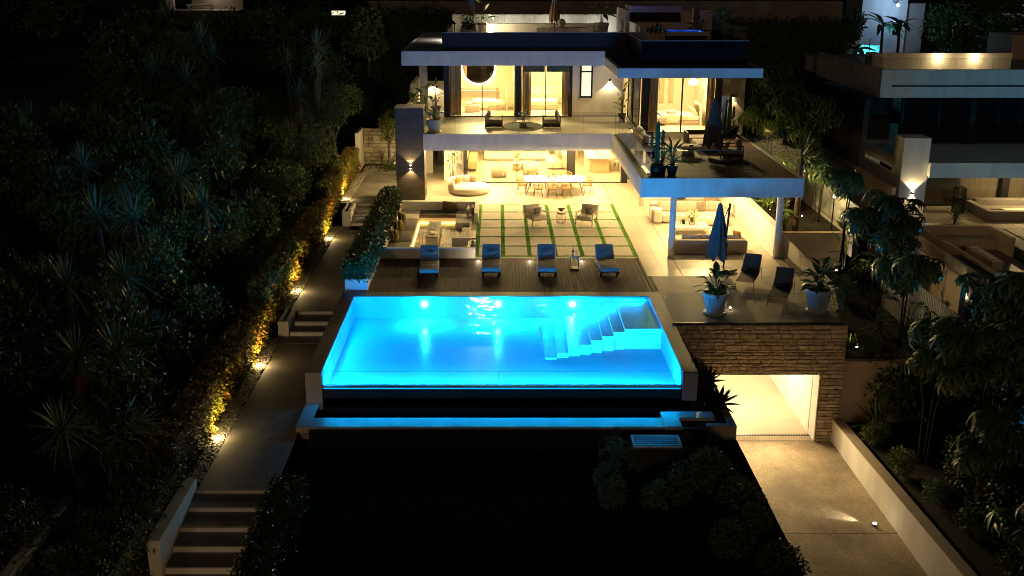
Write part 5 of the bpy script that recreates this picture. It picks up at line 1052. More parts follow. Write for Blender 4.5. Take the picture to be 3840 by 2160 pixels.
def cactus(label, loc, cols, pr, ph, m='pot_dark', r0=.72):
    t = thing('potted_cactus', label, 'cactus', loc); pot(t, pr, ph, M[m], r0, False)
    for x, y, z0, h, r in cols:
        n = 16; vs = []; fs = []; Z = [0, .05, .3, .6, .85, .96, 1.0]; R = [.8, .95, 1.05, 1, .95, .6, .06]
        for k in range(7):
            for i in range(n): a = 2 * math.pi * i / n; rr_ = r * R[k] * (1.12 if i % 2 else .86); vs.append((x + rr_ * math.cos(a), y + rr_ * math.sin(a), z0 + h * Z[k]))
        for k in range(6):
            for i in range(n): fs.append((k * n + i, k * n + (i + 1) % n, (k + 1) * n + (i + 1) % n, (k + 1) * n + i))
        b = MB(); b.add(vs, fs); b.to('stem', M['cactus'], t, False, False)
        if x or y: MB().tube([(x * .25, y * .25, z0 - .02), (x * .7, y * .7, z0 - .06), (x, y, z0 + .04)], r * .8, 8).to('arm', M['cactus'], t, True, False)
    return t
cactus('tall green cactus in a black pot at the front left corner of the wing terrace', (6.62, 43.15, zw), [(0, 0, .40, 1.85, .085), (-.24, .03, 1.25, .5, .055), (.22, .05, 1.35, .55, .06)], .27, .46)
bigpot('black pot with spiky cycad at the front of the wing terrace', (7.26, 43.1, zw), .24, .44, 'cyc', 41, 'pot_dark', 'leaf_dark', 30, .1, .75, .8, .10, .35, False)
bigpot('black pot with low strappy leaves beside the tall cactus', (6.9, 43.5, 3.576), .2, .36, 'cyc2', 47, 'pot_dark', 'leaf_dark', 22, .1, .7, .6, .12, .3, False)
cactus('columnar cactus in a round black pot before the ochre wall', (11.75, 53.2, zw), [(0, 0, .36, 1.75, .09), (-.2, 0, .5, 1.0, .065), (.22, .05, 1.0, .55, .06)], .30, .42, r0=.6)
bigpot('second black pot with grassy leaves behind the columnar cactus', (12.15, 53.9, zw), .28, .44, 'gra', 43, 'pot_dark', 'leaf', 12, .1, .5, .6, .05, .3, False)
t = thing('folded_awning', 'pale folded panel leaning by the wing bedroom window', 'panel', (10.2, 47.6, zw)); 
b = MB(); b.prism([(-.05, -.03), (.09, -.03), (.09, .03), (-.05, .03)], .55, 2.75); b.to('board', M['white_metal'], t, False, False); MB().rbox(-.06, .10, -.04, .04, 0, .549, .01).to('foot', M['timber_dark'], t, False, False)
# ================================================================ ROOF TERRACE
zr = 8.022
t = thing('roof_table', 'white oval table on the roof terrace', 'dining table', (3.4, 57.9, zr)); MB().lathe([(.70, .70), (.74, .72), (.001, .725)], n=40, sx=1.95, sy=.75, cap=False).to('tabletop', M['ivory'], t, True, False)
for sx in (-1, 1): MB().tube([(sx * 1.1, -.2, 0), (sx * .9, 0, .70)], .03, 6).to('leg', M['ivory'], t, True, False); MB().tube([(sx * 1.1, .25, 0), (sx * .9, 0, .70)], .03, 6).to('leg', M['ivory'], t, True, False)
def rchair():
    t = thing('roof_chair', 'x', 'chair', (0, 0, 0), 0, 'white roof terrace chairs'); MB().rbox(-.24, .24, -.22, .24, .40, .45, .02).to('seat', M['ivory'], t, True, False)
    b = MB()
    for i in range(13): b.box(-.24 + i * .038, -.215 + i * .038, -.25, -.225, .46, .76)
    b.to('backrest', M['fab_white'], t, False, False); MB().tube([(-.25, -.24, .46), (-.25, -.24, .77), (.25, -.24, .77), (.25, -.24, .46)], .016, 6).to('back_frame', M['ivory'], t, True, False)
    for sx in (-1, 1):
        for sy in (-1, 1): MB().tube([(sx * .22, sy * .21, 0), (sx * .22, sy * .2, .40)], .015, 5).to('leg', M['ivory'], t, True, False)
    return t
c0 = rchair()
for i, x in enumerate((2.86, 3.42, 4.0, 2.3)):
    o = c0 if i == 0 else dup(c0, (0, 0, 0)); o.location = (x, 57.0, zr); o['label'] = ('roof chair under the pink parasol in front of the oval table', 'roof chair in front of the round lamp on the oval table', 'rightmost roof chair in front of the oval table', 'leftmost roof chair in front of the oval table')[i]
t = thing('globe_lamp', 'round woven globe lamp on the roof table', 'lamp', (3.42, 57.95, zr + .726)); MB().lathe([(.09, 0), (.11, .03)], n=14).to('foot', M['black'], t, True, False); MB().blob((0, 0, .24), (.22, .22, .22), 10).to('globe', M['fab_cream'], t, True, False)
bigpot('large white pot with banana plant right of the roof table', (5.5, 57.0, zr), .37, 1.02, 'rf1', 51, lm='leaf_lit', n=9, hmin=.3, hmax=1.0, L=.8, w=.24, spread=.4, sau=False)
bigpot('tall white pot with upright banana leaves at the left of the roof terrace', (-.86, 58.2, zr), .24, .95, 'rf2', 52, lm='leaf_lit', n=7, hmin=.3, hmax=1.2, L=.8, w=.22, spread=.35, sau=False)
t = thing('potted_plant', 'bushy potted plant at the left end of the roof parapet', 'potted plant', (-1.55, 56.4, zr)); pot(t, .44, .72, M['pot_white'], .8); put('foliage', shrub_mesh('foliage', (.62, .55, .55), 620, .16, .06, M['leaf_bush'], .3), t, (0, 0, .55)); MB().tube([(0, 0, .6), (.05, 0, .95)], .03, 6, .015).to('stem', M['bark'], t, True, False)
def lantern(label, loc, s=1):
    t = thing('lantern', label, 'lantern', loc); MB().box(-.16 * s, .16 * s, -.16 * s, .16 * s, 0, .05).to('base', M['silver'], t, False, False); MB().lathe([(.26 * s, .55 * s), (.05 * s, .75 * s), (.02, .82 * s)], n=4).to('roof', M['silver'], t, False, False); MB().box(-.13 * s, .13 * s, -.13 * s, .13 * s, .051, .54 * s).to('glass_box', M['clear'], t, False, False)
    for sx in (-1, 1):
        for sy in (-1, 1): MB().box(sx * .15 * s - .012, sx * .15 * s + .012, sy * .15 * s - .012, sy * .15 * s + .012, .051, .55 * s).to('post', M['silver'], t, False, False)
lantern('silver lantern at the left corner of the roof terrace', (-2.45, 56.0, 8.36), 1.2); t = thing('stand', 'white plinth below the silver lantern', 'plinth', (-2.45, 56, zr)); MB().box(-.2, .2, -.2, .2, 0, .335).to('block', M['pot_white'], t, False, False)
t = thing('wall_lamp', 'bright bulb low on the roof bench wall', 'wall light', (-.42, 59.95, 8.70)); MB().blob((0, -.03, 0), (.05, .05, .05), 8).to('globe', M['lamp_hot'], t, True, False); MB().box(-.04, .04, 0, .049, -.04, .04).to('mount', M['frame'], t, False, False); light('POINT', (-.42, 58.7, 9.0), 170, (1, .78, .42), t, .05)
for i, x in enumerate((.4, 3.2, 6.2)):
    t = thing('floor_lamp', ('left floor light washing the white roof wall', 'middle floor light washing the white roof wall', 'right floor light washing the white roof wall')[i], 'garden light', (x, 61.9, zr), group='roof wall washers'); MB().cyl(0, 0, 0, .06, .05, 10).to('housing', M['steel'], t, False, False); MB().cyl(0, 0, .061, .07, .04, 10).to('lens', M['lamp_warm'], t, False, False); light('POINT', (x, 61.9, zr + .14), 70, (1, .93, .80), t, .05)
sp = thing('hot_tub', 'hot tub with glowing deep blue water on the roof deck', 'hot tub', (8.85, 51.2, zr)); 
MB().rbox(-.95, .95, -.95, .95, 0, .78, .04).to('cabinet', M['black'], sp, False, False)
b = MB(); b.box(-1.0, 1.0, -1.0, -.78, .785, .95).box(-1.0, 1.0, .78, 1.0, .785, .95).box(-1.0, -.78, -.78, .78, .785, .95).box(.78, 1.0, -.78, .78, .785, .95); b.to('rim', M['pot_white'], sp, False, False); MB().box(-.78, .78, -.78, .78, .785, .80).to('basin', M['pooltile'], sp, False, False)
MB().box(-.779, .779, -.779, .779, .915, .918).to('water', M['water'], sp, False, False)
for sx in (-.6, .6): light('POINT', (8.85 + sx, 51.2, zr + .87), 26, (.01, .10, 1.0), sp, .02)
for i, (x, y, w) in enumerate(((7.35, 49.9, .40), (7.3, 51.0, .34))):
    t = thing('planter_box', ('long low planter box with cacti left of the hot tub', 'second low planter box behind the first by the hot tub')[i], 'planter', (x, y, zr)); MB().rbox(-w, w, -.2, .2, .30, .92, .03).to('box', M['plaster_warm'], t, False, False); MB().box(-w + .06, -w + .12, -.1, .1, 0, .30).box(w - .12, w - .06, -.1, .1, 0, .30).to('leg', M['black'], t, False, False)
    for k in range(3): MB().lathe([(.05, .9), (.07, 1.05 + .08 * k), (.01, 1.15 + .1 * k)], -w + .15 + k * .22, 0, 8).to('cactus', M['cactus'], t, True, False)
bigpot('dark leafy plants in a pot at the right corner of the spa deck', (10.5, 50.2, zr), .34, .6, 'rf3', 53, 'pot_dark', 'leaf_dark', 20, .3, 1.35, .6, .18, .5, False)
bigpot('low dark plant behind the hot tub', (9.9, 53.0, zr), .3, .55, 'rf4', 54, 'pot_dark', 'leaf_dark', 16, .2, .9, .55, .18, .5, False)
# ================================================================ LEFT HEDGE, UPLIGHTS
def hedge(label, boxes, m, dens, L, Wd, lump=.06, loc=None, core='hill', stems=True):
    x0, x1, y0, y1, z0, z1 = boxes[0]; t = thing('hedge', label, 'hedge', loc or ((x0 + x1) / 2, y0, z0)); inv = MATS[t.name].inverted().translation
    Vs, Fs, o = [], [], 0; b = MB()
    for q in boxes:
        V, F = box_leaves(*q, dens, L, Wd, lump); Vs.append(V + np.array(inv)); Fs.append(F + o); o += len(V)
        b.box(q[0] + .06, q[1] - .06, q[2] + .06, q[3] - .06, q[4] - .1, q[5] - .08)
    f = put('foliage', np_mesh('foliage', np.concatenate(Vs), np.concatenate(Fs), M[m]), t); f['kind'] = 'stuff'; b.to('branch_core', M[core], t); return t
hedge('low red and green hedge uplit along the lowest stretch of path', [(-9.15, -8.46, 25.0, 36.3, -1.3, .10)], 'leaf_ivy', 460, .085, .05, .10)
hedge('low red and green hedge uplit along the middle stretch of path', [(-9.10, -8.44, 36.3, 51.2, -.8, .72)], 'leaf_ivy', 420, .085, .05, .10)
hedge('low green hedge uplit along the top stretch of path by the stone wall', [(-9.05, -8.42, 51.2, 62.5, -.2, 1.45)], 'leaf_ivy', 330, .09, .052, .09)
hedge('dark low hedge at the foot of the slope beside the bottom steps', [(-9.6, -8.36, 15, 25.0, -2.1, -.55)], 'leaf_bush', 230, .10, .055, .12)
UL = ['ground uplight by the lowest path beside the front hedge', 'ground uplight by the lowest path below the white planter block', 'ground uplight halfway along the middle path', 'ground uplight below the upper flight of steps', 'ground uplight at the top path above the upper steps']
for i, (x, y) in enumerate(((-8.18, 27.75), (-8.15, 33.35), (-8.1, 40.2), (-8.1, 48.6), (-8.1, 54.5))):
    z = zpath(y); t = thing('ground_uplight', UL[i], 'garden light', (x, y, z), group='path uplights')
    MB().cyl(0, 0, 0, .06, .06, 12).to('housing', M['steel'], t, False, False); MB().lathe([(.05, .061), (.03, .085), (.001, .09)], n=12, cap=False).to('lens', M['lamp_hot'], t, True, False)
    light('SPOT', (x, y, z + .13), 950, (1, .66, .16), t, .03, aim((-.26, .88, .38)), 44, .9); light('POINT', (x, y, z + .22), 34, (1, .72, .30), t, .04)
t = thing('planter_hedge', 'clipped glossy hedge in a white planter beside the sunken seating', 'hedge', (-5.45, 45, -.7)); inv = np.array(MATS[t.name].inverted().translation)
K('planter_wall', 'plaster', (-5.88, -5.02, 38.3, 38.42, -.7, .46), (-5.88, -5.78, 38.42, 52.5, -.9, .46), (-5.12, -5.02, 38.42, 52.5, -.1, .46), (-5.78, -5.12, 52.38, 52.5, -.1, .46), par=t); K('potting_soil', 'soil', (-5.78, -5.12, 38.42, 52.38, -.3, .36), par=t)
V1, F1 = box_leaves(-5.92, -4.98, 38.25, 52.4, .42, .98, 330, .11, .065, .06); V2, F2 = box_leaves(-5.80, -5.10, 38.45, 52.3, .9, 1.16, 300, .11, .065, .06)
f = put('foliage', np_mesh('foliage', np.concatenate([V1, V2]) + inv, np.concatenate([F1, F2 + len(V1)]), M['leaf_hedge']), t); f['kind'] = 'stuff'; K('branch_core', 'hill', (-5.84, -5.06, 38.36, 52.3, .37, 1.0), par=t)
hedge('clipped dark hedge down the right side of the bottom steps', [(-5.84, -5.02, 13, 24.55, -2.2, -.72)], 'leaf_hedge', 330, .09, .05, .05)
# ================================================================ HILLSIDE
def tree(name, label, x, y, z0, ztop, r, m='leaf_bush', n=3200, L=.16, trunk=.10, group=None, seed=1, droop=.15, Wd=None, share={}):
    t = thing(name, label, 'tree', (x, y, z0), group=group); h = ztop - z0; rz = min(h * .42, r * 1.25)
    key = (round(r, 2), round(rz, 2), m, n)
    if key not in share: share[key] = shrub_mesh('crown', (r, r, rz), n, L, Wd or L * .45, M[m], droop)
    put('crown', share[key], t, (0, 0, h - 1.72 * rz)); b = MB(); rr = random.Random(seed)
    b.tube([(0, 0, -.3), (rr.uniform(-.1, .1), .05, h * .4), (rr.uniform(-.15, .15), 0, h - rz)], trunk, 7, trunk * .55)
    for i in range(5): a = rr.uniform(0, 6.28); b.tube([(0, 0, h * .35 + .1 * i), (.4 * r * math.cos(a), .4 * r * math.sin(a), h * .55 + .1 * i), (.7 * r * math.cos(a), .7 * r * math.sin(a), h - rz + .2)], trunk * .5, 5, .012)
    b.to('trunk', M['bark'], t, True, False); return t
tree('laurel_tree', 'tall leafy laurel at the top of the path left of the tiled pier', -9.35, 59.5, 0, 6.3, 1.75, 'leaf_bush', 5200, .15, .12, seed=3)
tree('laurel_tree', 'taller dark laurel behind the first at the head of the path', -10.2, 63, .4, 7.4, 2.0, 'leaf_bush', 4600, .16, .12, seed=4)
tree('laurel_tree', 'rounded laurel above the uplit hedge near the upper steps', -9.7, 54.2, .2, 4.5, 1.6, 'leaf_bush', 4600, .15, .1, seed=5)
tree('laurel_tree', 'lower laurel above the middle stretch of hedge', -10.1, 49.2, .2, 3.3, 1.5, 'leaf_bush', 4200, .14, .1, seed=6)
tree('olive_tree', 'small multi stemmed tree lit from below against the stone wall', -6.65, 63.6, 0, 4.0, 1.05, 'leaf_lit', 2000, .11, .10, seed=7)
t = thing('shrub', 'low rounded shrub at the foot of the lit tree by the stone wall', 'shrub', (-6.6, 63.0, 0)); put('foliage', shrub_mesh('foliage', (.7, .5, .3), 700, .12, .05, M['leaf_bush']), t); MB().tube([(0, 0, -.05), (0, 0, .3)], .03, 5).to('stem', M['bark'], t, False, False)
t = thing('ground_uplight', 'garden spotlight at the foot of the tree by the dark pier', 'garden light', (-5.95, 63.2, 0)); MB().cyl(0, 0, 0, .08, .05, 10).to('housing', M['steel'], t, False, False); MB().cyl(0, 0, .081, .1, .045, 10).to('lens', M['lamp_hot'], t, False, False); light('SPOT', (-5.95, 63.1, .18), 110, (1, .74, .34), t, .03, aim((-.5, .5, .8)), 110, .6)
t = thing('stone_wall', 'natural stone wall with pale blocks behind the lit tree', 'stone wall', (-6.8, 65, 0)); K('core', 'mortar', (-8.4, -4.9, 65.0, 65.3, -.2, 2.15), par=t); rr = random.Random(8)
z = 0.0
while z < 2.1:
    h = rr.uniform(.2, .32); x = -8.4
    while x < -4.95:
        l = min(rr.uniform(.25, .62), -4.9 - x); MB().rbox(x + .01, x + l - .01, 64.9 - rr.uniform(0, .05), 65.01, z + .01, z + h - .01, .025, 1).to('stone', M['drystone'], t); x += l
    z += h
t = thing('garden_wall', 'white end wall meeting the stone wall at the head of the path', 'garden wall', (-8.5, 63.5, 0)); K('wall', 'plaster', (-8.6, -8.4, 62.6, 65.0, -.2, 2.3), par=t)
t = thing('post_light', 'slim unlit post among the shrubs above the upper steps', 'post', (-8.75, 56.5, .2)); MB().cyl(0, 0, 0, 1.9, .03, 8).to('post', M['steel'], t, False, False); MB().cyl(0, 0, 1.901, 2.0, .05, 10).to('cap', M['frame'], t, False, False)
SH = [shrub_mesh('foliage', (1.2, 1.2, .95), 1900, .17, .07, M['leaf_dark'], .15), shrub_mesh('foliage', (1.1, 1.1, 1.1), 1700, .15, .065, M['leaf_bush'], .1), shrub_mesh('foliage', (1.2, 1.1, .9), 1500, .46, .035, M['leaf_teal'], .75, .5)]
stm = MB(); 
for i in range(6): a = i * 1.05; stm.tube([(.05 * math.cos(a), .05 * math.sin(a), -.2), (.4 * math.cos(a), .4 * math.sin(a), .8)], .03, 4, .012)
stm = stm.mesh('stem', M['bark'], True)
def proto(k, label, group):
    t = thing(('shrub', 'shrub', 'grass_clump')[k], label, ('shrub', 'shrub', 'ornamental grass')[k], (0, 0, 0), group=group); put('foliage', SH[k], t); put('stem', stm, t); return t
PR_ = [proto(0, 'broad dark leafy shrub on the unlit hillside left of the path', 'dark shrubs on the left hillside'), proto(1, 'fine leaved dark shrub on the unlit hillside left of the path', 'fine leaved shrubs on the left hillside'), proto(2, 'arching long leaved clump on the slope above the left hedge', 'arching grass clumps on the left slope')]
used = [0, 0, 0]; rr = random.Random(12)
def scatter(k, x, y, z, s):
    o = PR_[k] if not used[k] else dup(PR_[k], (0, 0, 0)); used[k] = 1
    o.location = (x, y, z); o.rotation_euler = (rr.uniform(-.12, .12), rr.uniform(-.12, .12), rr.uniform(0, 6.28)); o.scale = (s, s, s * rr.uniform(.85, 1.25)); return o
for y in np.arange(19, 62, 1.75):
    for row, (dx, s0) in enumerate(((10.0, .72), (11.2, .95), (12.9, 1.15), (15, 1.3))):
        x = -dx - rr.uniform(-.35, .5) - (.6 * row if y > 45 else 0); k = 2 if (row in (0, 1) and (30 < y < 48) and rr.random() < .6) else (0 if rr.random() < .55 else 1)
        if row == 3 and rr.random() < .35: continue
        scatter(k, x, y + rr.uniform(-.6, .6), hillz(x, y) - .15, s0 * rr.uniform(.8, 1.2) * (1.15 if y > 40 else 1))
for i in range(64):
    y = rr.uniform(20, 62); x = -rr.uniform(10.2, 21); scatter(rr.choice((0, 1, 0, 2)) if y < 50 and x > -15 else rr.choice((0, 1)), x, y, hillz(x, y) - .2, rr.uniform(.8, 1.5))
for i in range(78):
    x = -rr.uniform(17, 42); y = rr.uniform(24, 100)
    if -26.5 < x < -16 and 73 < y < 84: continue
    scatter(0 if rr.random() < .6 else 1, x, y, hillz(x, y) - .2, rr.uniform(1.3, 2.3))
# yuccas
yb = MB(); rr = random.Random(20)
for i in range(64):
    a = i * 2.39996; e = rad(-28 + 116 * ((i + .5) / 64) ** .85); L = rr.uniform(.85, 1.2)
    vs, fs = blade_strip(L, .065, max(0, .5 - e * .35) * rr.uniform(.5, 1.1), e, 4, .2); yb.add(vs, fs, Matrix.Rotation(a, 4, 'Z') @ Matrix.Translation((.03, 0, 0)))
YM = yb.mesh('leaf_rosette', M['yucca']); 
sk_ = MB()
for i in range(90):
    a = rr.uniform(0, 6.28); z0 = -rr.uniform(.05, 1.5); L = rr.uniform(.5, .95); vs, fs = blade_strip(L, .06, .3, rad(-80), 2, .1); sk_.add(vs, fs, Matrix.Translation((0, 0, z0)) @ Matrix.Rotation(a, 4, 'Z') @ Matrix.Translation((.10, 0, 0)))
SKM = sk_.mesh('dead_leaf_skirt', M['thatch'])
def yucca(x, y, z, s, skirt, label):
    zt = hillz(x, y) if x < -8 else 0; t = thing('yucca', label, 'yucca', (x, y, zt - .2), group='yuccas on the dark left hillside'); h = max(.4, z - zt + .2)
    put('leaf_rosette', YM, t, (0, 0, h), (rr.uniform(-.25, .25), rr.uniform(-.25, .25), rr.uniform(0, 6.28)), (s, s, s)); MB().tube([(0, 0, 0), (.04, .03, h * .5), (0, 0, h)], .13, 7, .10).to('trunk', M['bark'], t, True, False)
    if skirt: put('dead_leaf_skirt', SKM, t, (0, 0, h), (0, 0, 1), (s, s, s * 1.2))
YL = 'spiky leaved yucca rising from the dark hillside left of the path'; YS = 'yucca with a shaggy brown skirt of dead leaves on the dark hillside'
for (x, y, z, s, k) in ((-20.2, 62, 7.8, 1.15, 0), (-16.7, 60, 7.8, 1.2, 0), (-15.9, 60, 7.1, 1.1, 0), (-18.4, 57, 6.5, 1.1, 0), (-16.2, 55, 6.2, 1.25, 0), (-15.1, 52.7, 4.4, 1.05, 0), (-19.1, 46, 4.6, 1.2, 0), (-18.3, 48, 4.9, 1.1, 0), (-16.1, 40.1, 4.5, 1.05, 0), (-13.3, 42.8, 3.5, 1.15, 0), (-11.9, 41.3, 2.7, 1.0, 1), (-13.2, 50, 3.4, 1.0, 1), (-14.0, 35.5, 3.6, 1.15, 0), (-13.1, 36.5, 3.3, 1.1, 0), (-10.0, 59, 7.6, 1.15, 1), (-9.9, 57.6, 6.7, 1.0, 1), (-10.6, 56, 5.3, 1.0, 1), (-11.4, 57, 3.0, 1.0, 0), (-11.5, 58, 6.8, 1.0, 0), (-20.5, 46, 5.3, 1.15, 0), (-11.8, 31.5, 2.6, 1.0, 1), (-10.6, 27.2, 1.7, 1.0, 1), (-12.8, 29.6, 2.9, .95, 0), (-11.3, 26.2, 2.0, .9, 1), (-10.6, 23.2, 1.2, .9, 0)):
    yucca(x, y, z, s, k, YS if k else YL)
# ================================================================ AGAVES, CABINET, LAWN SHRUBS
ag = MB(); rr = random.Random(30)
for i in range(34):
    a = i * 2.39996; e = rad(4 + 78 * (i / 34)); L = .62 * rr.uniform(.85, 1.1); vs, fs = blade_strip(L, .165, .12, e, 5, .30, .8); ag.add(vs, fs, Matrix.Rotation(a, 4, 'Z') @ Matrix.Translation((.04, 0, .03)))
AGM = ag.mesh('leaf_rosette', M['agave'])
for i, (x, y, s, lb) in enumerate(((7.0, 30.6, 1.15, 'large agave overhanging the near end of the bed by the drive'), (6.65, 31.6, .9, 'agave second from the near end of the bed by the drive'), (7.02, 32.5, 1.05, 'agave in the middle of the bed in front of the stone wall'), (6.7, 33.3, .95, 'agave second from the stone garage wall'), (6.55, 34.0, .9, 'agave nearest the stone garage wall'), (6.5, 30.3, .7, 'small agave behind the near large one'))):
    t = thing('agave', lb, 'agave', (x, y, -1.57), rr.uniform(0, 6), 'agaves in the raised bed'); put('leaf_rosette', AGM, t, (0, 0, .10 * s), None, (s, s, s)); MB().cyl(0, 0, -.05, .2 * s, .08, 8).to('stem', M['agave'], t, False, False)
t = thing('plant_cabinet', 'grey metal equipment cabinet with slatted top on the lawn', 'cabinet', (4.52, 27.2, -1.8))
K('body', 'steel', (3.86, 5.18, 26.83, 27.55, -1.8, -1.05), par=t); K('top_frame', 'white_metal', (3.83, 5.21, 26.80, 26.86, -1.049, -1.0), (3.83, 5.21, 27.52, 27.58, -1.049, -1.0), (3.83, 3.89, 26.861, 27.519, -1.049, -1.0), (5.15, 5.21, 26.861, 27.519, -1.049, -1.0), par=t)
for i in range(5): K('slat', 'steel', (3.895, 5.145, 26.93 + i * .12, 27.00 + i * .12, -1.035, -1.01), par=t)
LS = [shrub_mesh('foliage', (.55, .55, .55), 1500, .10, .045, M['leaf_teal'], .05), shrub_mesh('foliage', (.75, .75, .65), 2300, .10, .045, M['leaf_bush'], .1)]
for i, (x, y, z, s, k, lb) in enumerate(((3.35, 28.0, -1.8, .75, 0, 'small pale leaved shrub under the trough left of the cabinet'), (3.45, 27.0, -1.8, .95, 0, 'pale leaved shrub beside the left side of the cabinet'), (3.0, 25.9, -1.8, .85, 0, 'pale leaved shrub left of the cabinet and nearer the camera'), (3.05, 24.8, -1.8, .9, 0, 'nearest shrub of the column left of the cabinet'), (4.15, 24.6, -1.8, .95, 0, 'round pale shrub in front of the cabinet'), (4.85, 25.2, -1.8, 1.0, 0, 'upright pale shrub right of the round one in front of the cabinet'), (5.45, 28.1, -1.8, .6, 0, 'small shrub right of the cabinet below the slab'),
      (5.75, 25.8, -1.9, 1.25, 1, 'large dark bush at the lawn edge above the driveway'), (6.25, 24.6, -2.1, 1.2, 1, 'dark bush spilling over the drive edge wall'), (6.4, 23.2, -2.2, 1.2, 1, 'second dark bush spilling over the drive edge wall'), (6.6, 21.8, -2.3, 1.15, 1, 'third dark bush along the drive edge wall'), (6.7, 20.4, -2.4, 1.1, 1, 'nearest dark bush along the drive edge wall'), (5.6, 22.6, -2, 1.0, 1, 'dark bush on the lawn behind the drive edge bushes'))):
    t = thing('shrub', lb, 'shrub', (x, y, z), rr.uniform(0, 6)); put('foliage', LS[k], t, None, None, (s, s, s * 1.1)); put('stem', stm, t, None, None, (.4, .4, .5))
# ================================================================ RIGHT GARDEN
cl = MB(); rr = random.Random(44)
for i in range(8):
    a = i * .785; vs, fs = broad_leaf(.34, .085, .75, 4, .12); cl.add(vs, fs, Matrix.Rotation(a, 4, 'Z') @ Matrix.Translation((.03, 0, 0)) @ Matrix.Rotation(rad(8), 4, 'Y'))
CV = np.array(cl.v); CF = np.array(cl.f)
def palm_crown(n, r, seed, m, s=1.0):
    P, N = blob_points(n, r, 12, .35); Vs, Fs = [], []
    rs = np.random.default_rng(seed)
    for i in range(n):
        nrm = Vector(N[i]) + Vector((0, 0, .9)); q = nrm.to_track_quat('Z', 'Y').to_matrix(); k = s * rs.uniform(1.05, 1.7)
        Vs.append((CV * k) @ np.array(q).T + P[i]); Fs.append(CF + i * len(CV))
    return np_mesh('crown', np.concatenate(Vs), np.concatenate(Fs), M[m])
CR = {}
def umbrella_tree(label, x, y, z0, zc, r, n, m='leaf_dark', stems=2, seed=0, s=1.0, lean=(0, 0)):
    t = thing('umbrella_tree', label, 'tree', (x, y, z0)); key = (n, m, round(r, 1))
    if key not in CR: CR[key] = palm_crown(int(n * 1.25), (r * 1.15, r * 1.15, r * .85), seed, m, s)
    rr = random.Random(seed); put('crown', CR[key], t, (lean[0], lean[1], zc - z0), (0, 0, rr.uniform(0, 6)))
    b = MB()
    for i in range(stems):
        a = rr.uniform(0, 6.28); b.tube([(.12 * math.cos(a), .12 * math.sin(a), -.2), (.2 * math.cos(a) + lean[0] * .4, .2 * math.sin(a) + lean[1] * .4, (zc - z0) * .5), (lean[0] + .4 * r * math.cos(a), lean[1] + .4 * r * math.sin(a), zc - z0)], .042, 6, .024)
    for i in range(9): a = i * .7; b.tube([(lean[0], lean[1], zc - z0 - r * .45), (lean[0] + .7 * r * math.cos(a), lean[1] + .7 * r * math.sin(a), zc - z0 + rr.uniform(-.3, .35) * r)], .02, 4, .008)
    b.to('trunk', M['bark'], t, True, False)
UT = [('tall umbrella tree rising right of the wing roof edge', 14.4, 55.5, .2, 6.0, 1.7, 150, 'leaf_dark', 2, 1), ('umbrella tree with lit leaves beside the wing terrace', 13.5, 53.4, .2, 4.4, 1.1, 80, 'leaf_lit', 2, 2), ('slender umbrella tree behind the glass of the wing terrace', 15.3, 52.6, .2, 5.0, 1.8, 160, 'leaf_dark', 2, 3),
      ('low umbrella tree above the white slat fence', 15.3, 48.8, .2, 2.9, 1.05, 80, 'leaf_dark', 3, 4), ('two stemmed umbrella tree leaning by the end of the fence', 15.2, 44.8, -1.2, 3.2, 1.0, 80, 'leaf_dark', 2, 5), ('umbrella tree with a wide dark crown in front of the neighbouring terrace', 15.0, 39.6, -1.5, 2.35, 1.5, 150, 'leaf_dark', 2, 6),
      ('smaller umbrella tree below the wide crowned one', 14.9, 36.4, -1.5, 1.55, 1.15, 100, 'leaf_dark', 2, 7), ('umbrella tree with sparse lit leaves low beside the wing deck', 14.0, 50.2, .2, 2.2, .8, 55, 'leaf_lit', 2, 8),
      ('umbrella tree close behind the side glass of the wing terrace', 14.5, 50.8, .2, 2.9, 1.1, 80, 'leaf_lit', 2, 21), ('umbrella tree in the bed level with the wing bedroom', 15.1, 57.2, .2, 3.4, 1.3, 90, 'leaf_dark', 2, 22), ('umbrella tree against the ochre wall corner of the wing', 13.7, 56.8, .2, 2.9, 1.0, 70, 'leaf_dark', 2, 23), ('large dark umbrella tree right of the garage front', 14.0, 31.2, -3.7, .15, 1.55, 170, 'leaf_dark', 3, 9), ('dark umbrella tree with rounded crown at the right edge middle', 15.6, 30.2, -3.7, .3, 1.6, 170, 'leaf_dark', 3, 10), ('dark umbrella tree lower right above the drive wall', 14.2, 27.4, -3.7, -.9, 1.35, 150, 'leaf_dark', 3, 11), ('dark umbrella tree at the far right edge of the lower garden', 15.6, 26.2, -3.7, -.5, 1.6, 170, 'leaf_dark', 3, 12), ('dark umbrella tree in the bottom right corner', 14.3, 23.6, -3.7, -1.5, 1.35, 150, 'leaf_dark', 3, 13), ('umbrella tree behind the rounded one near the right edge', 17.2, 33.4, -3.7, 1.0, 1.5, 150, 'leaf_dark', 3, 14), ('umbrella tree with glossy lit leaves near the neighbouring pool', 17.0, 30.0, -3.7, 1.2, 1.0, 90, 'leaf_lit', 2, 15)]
for u in UT: umbrella_tree(*u)
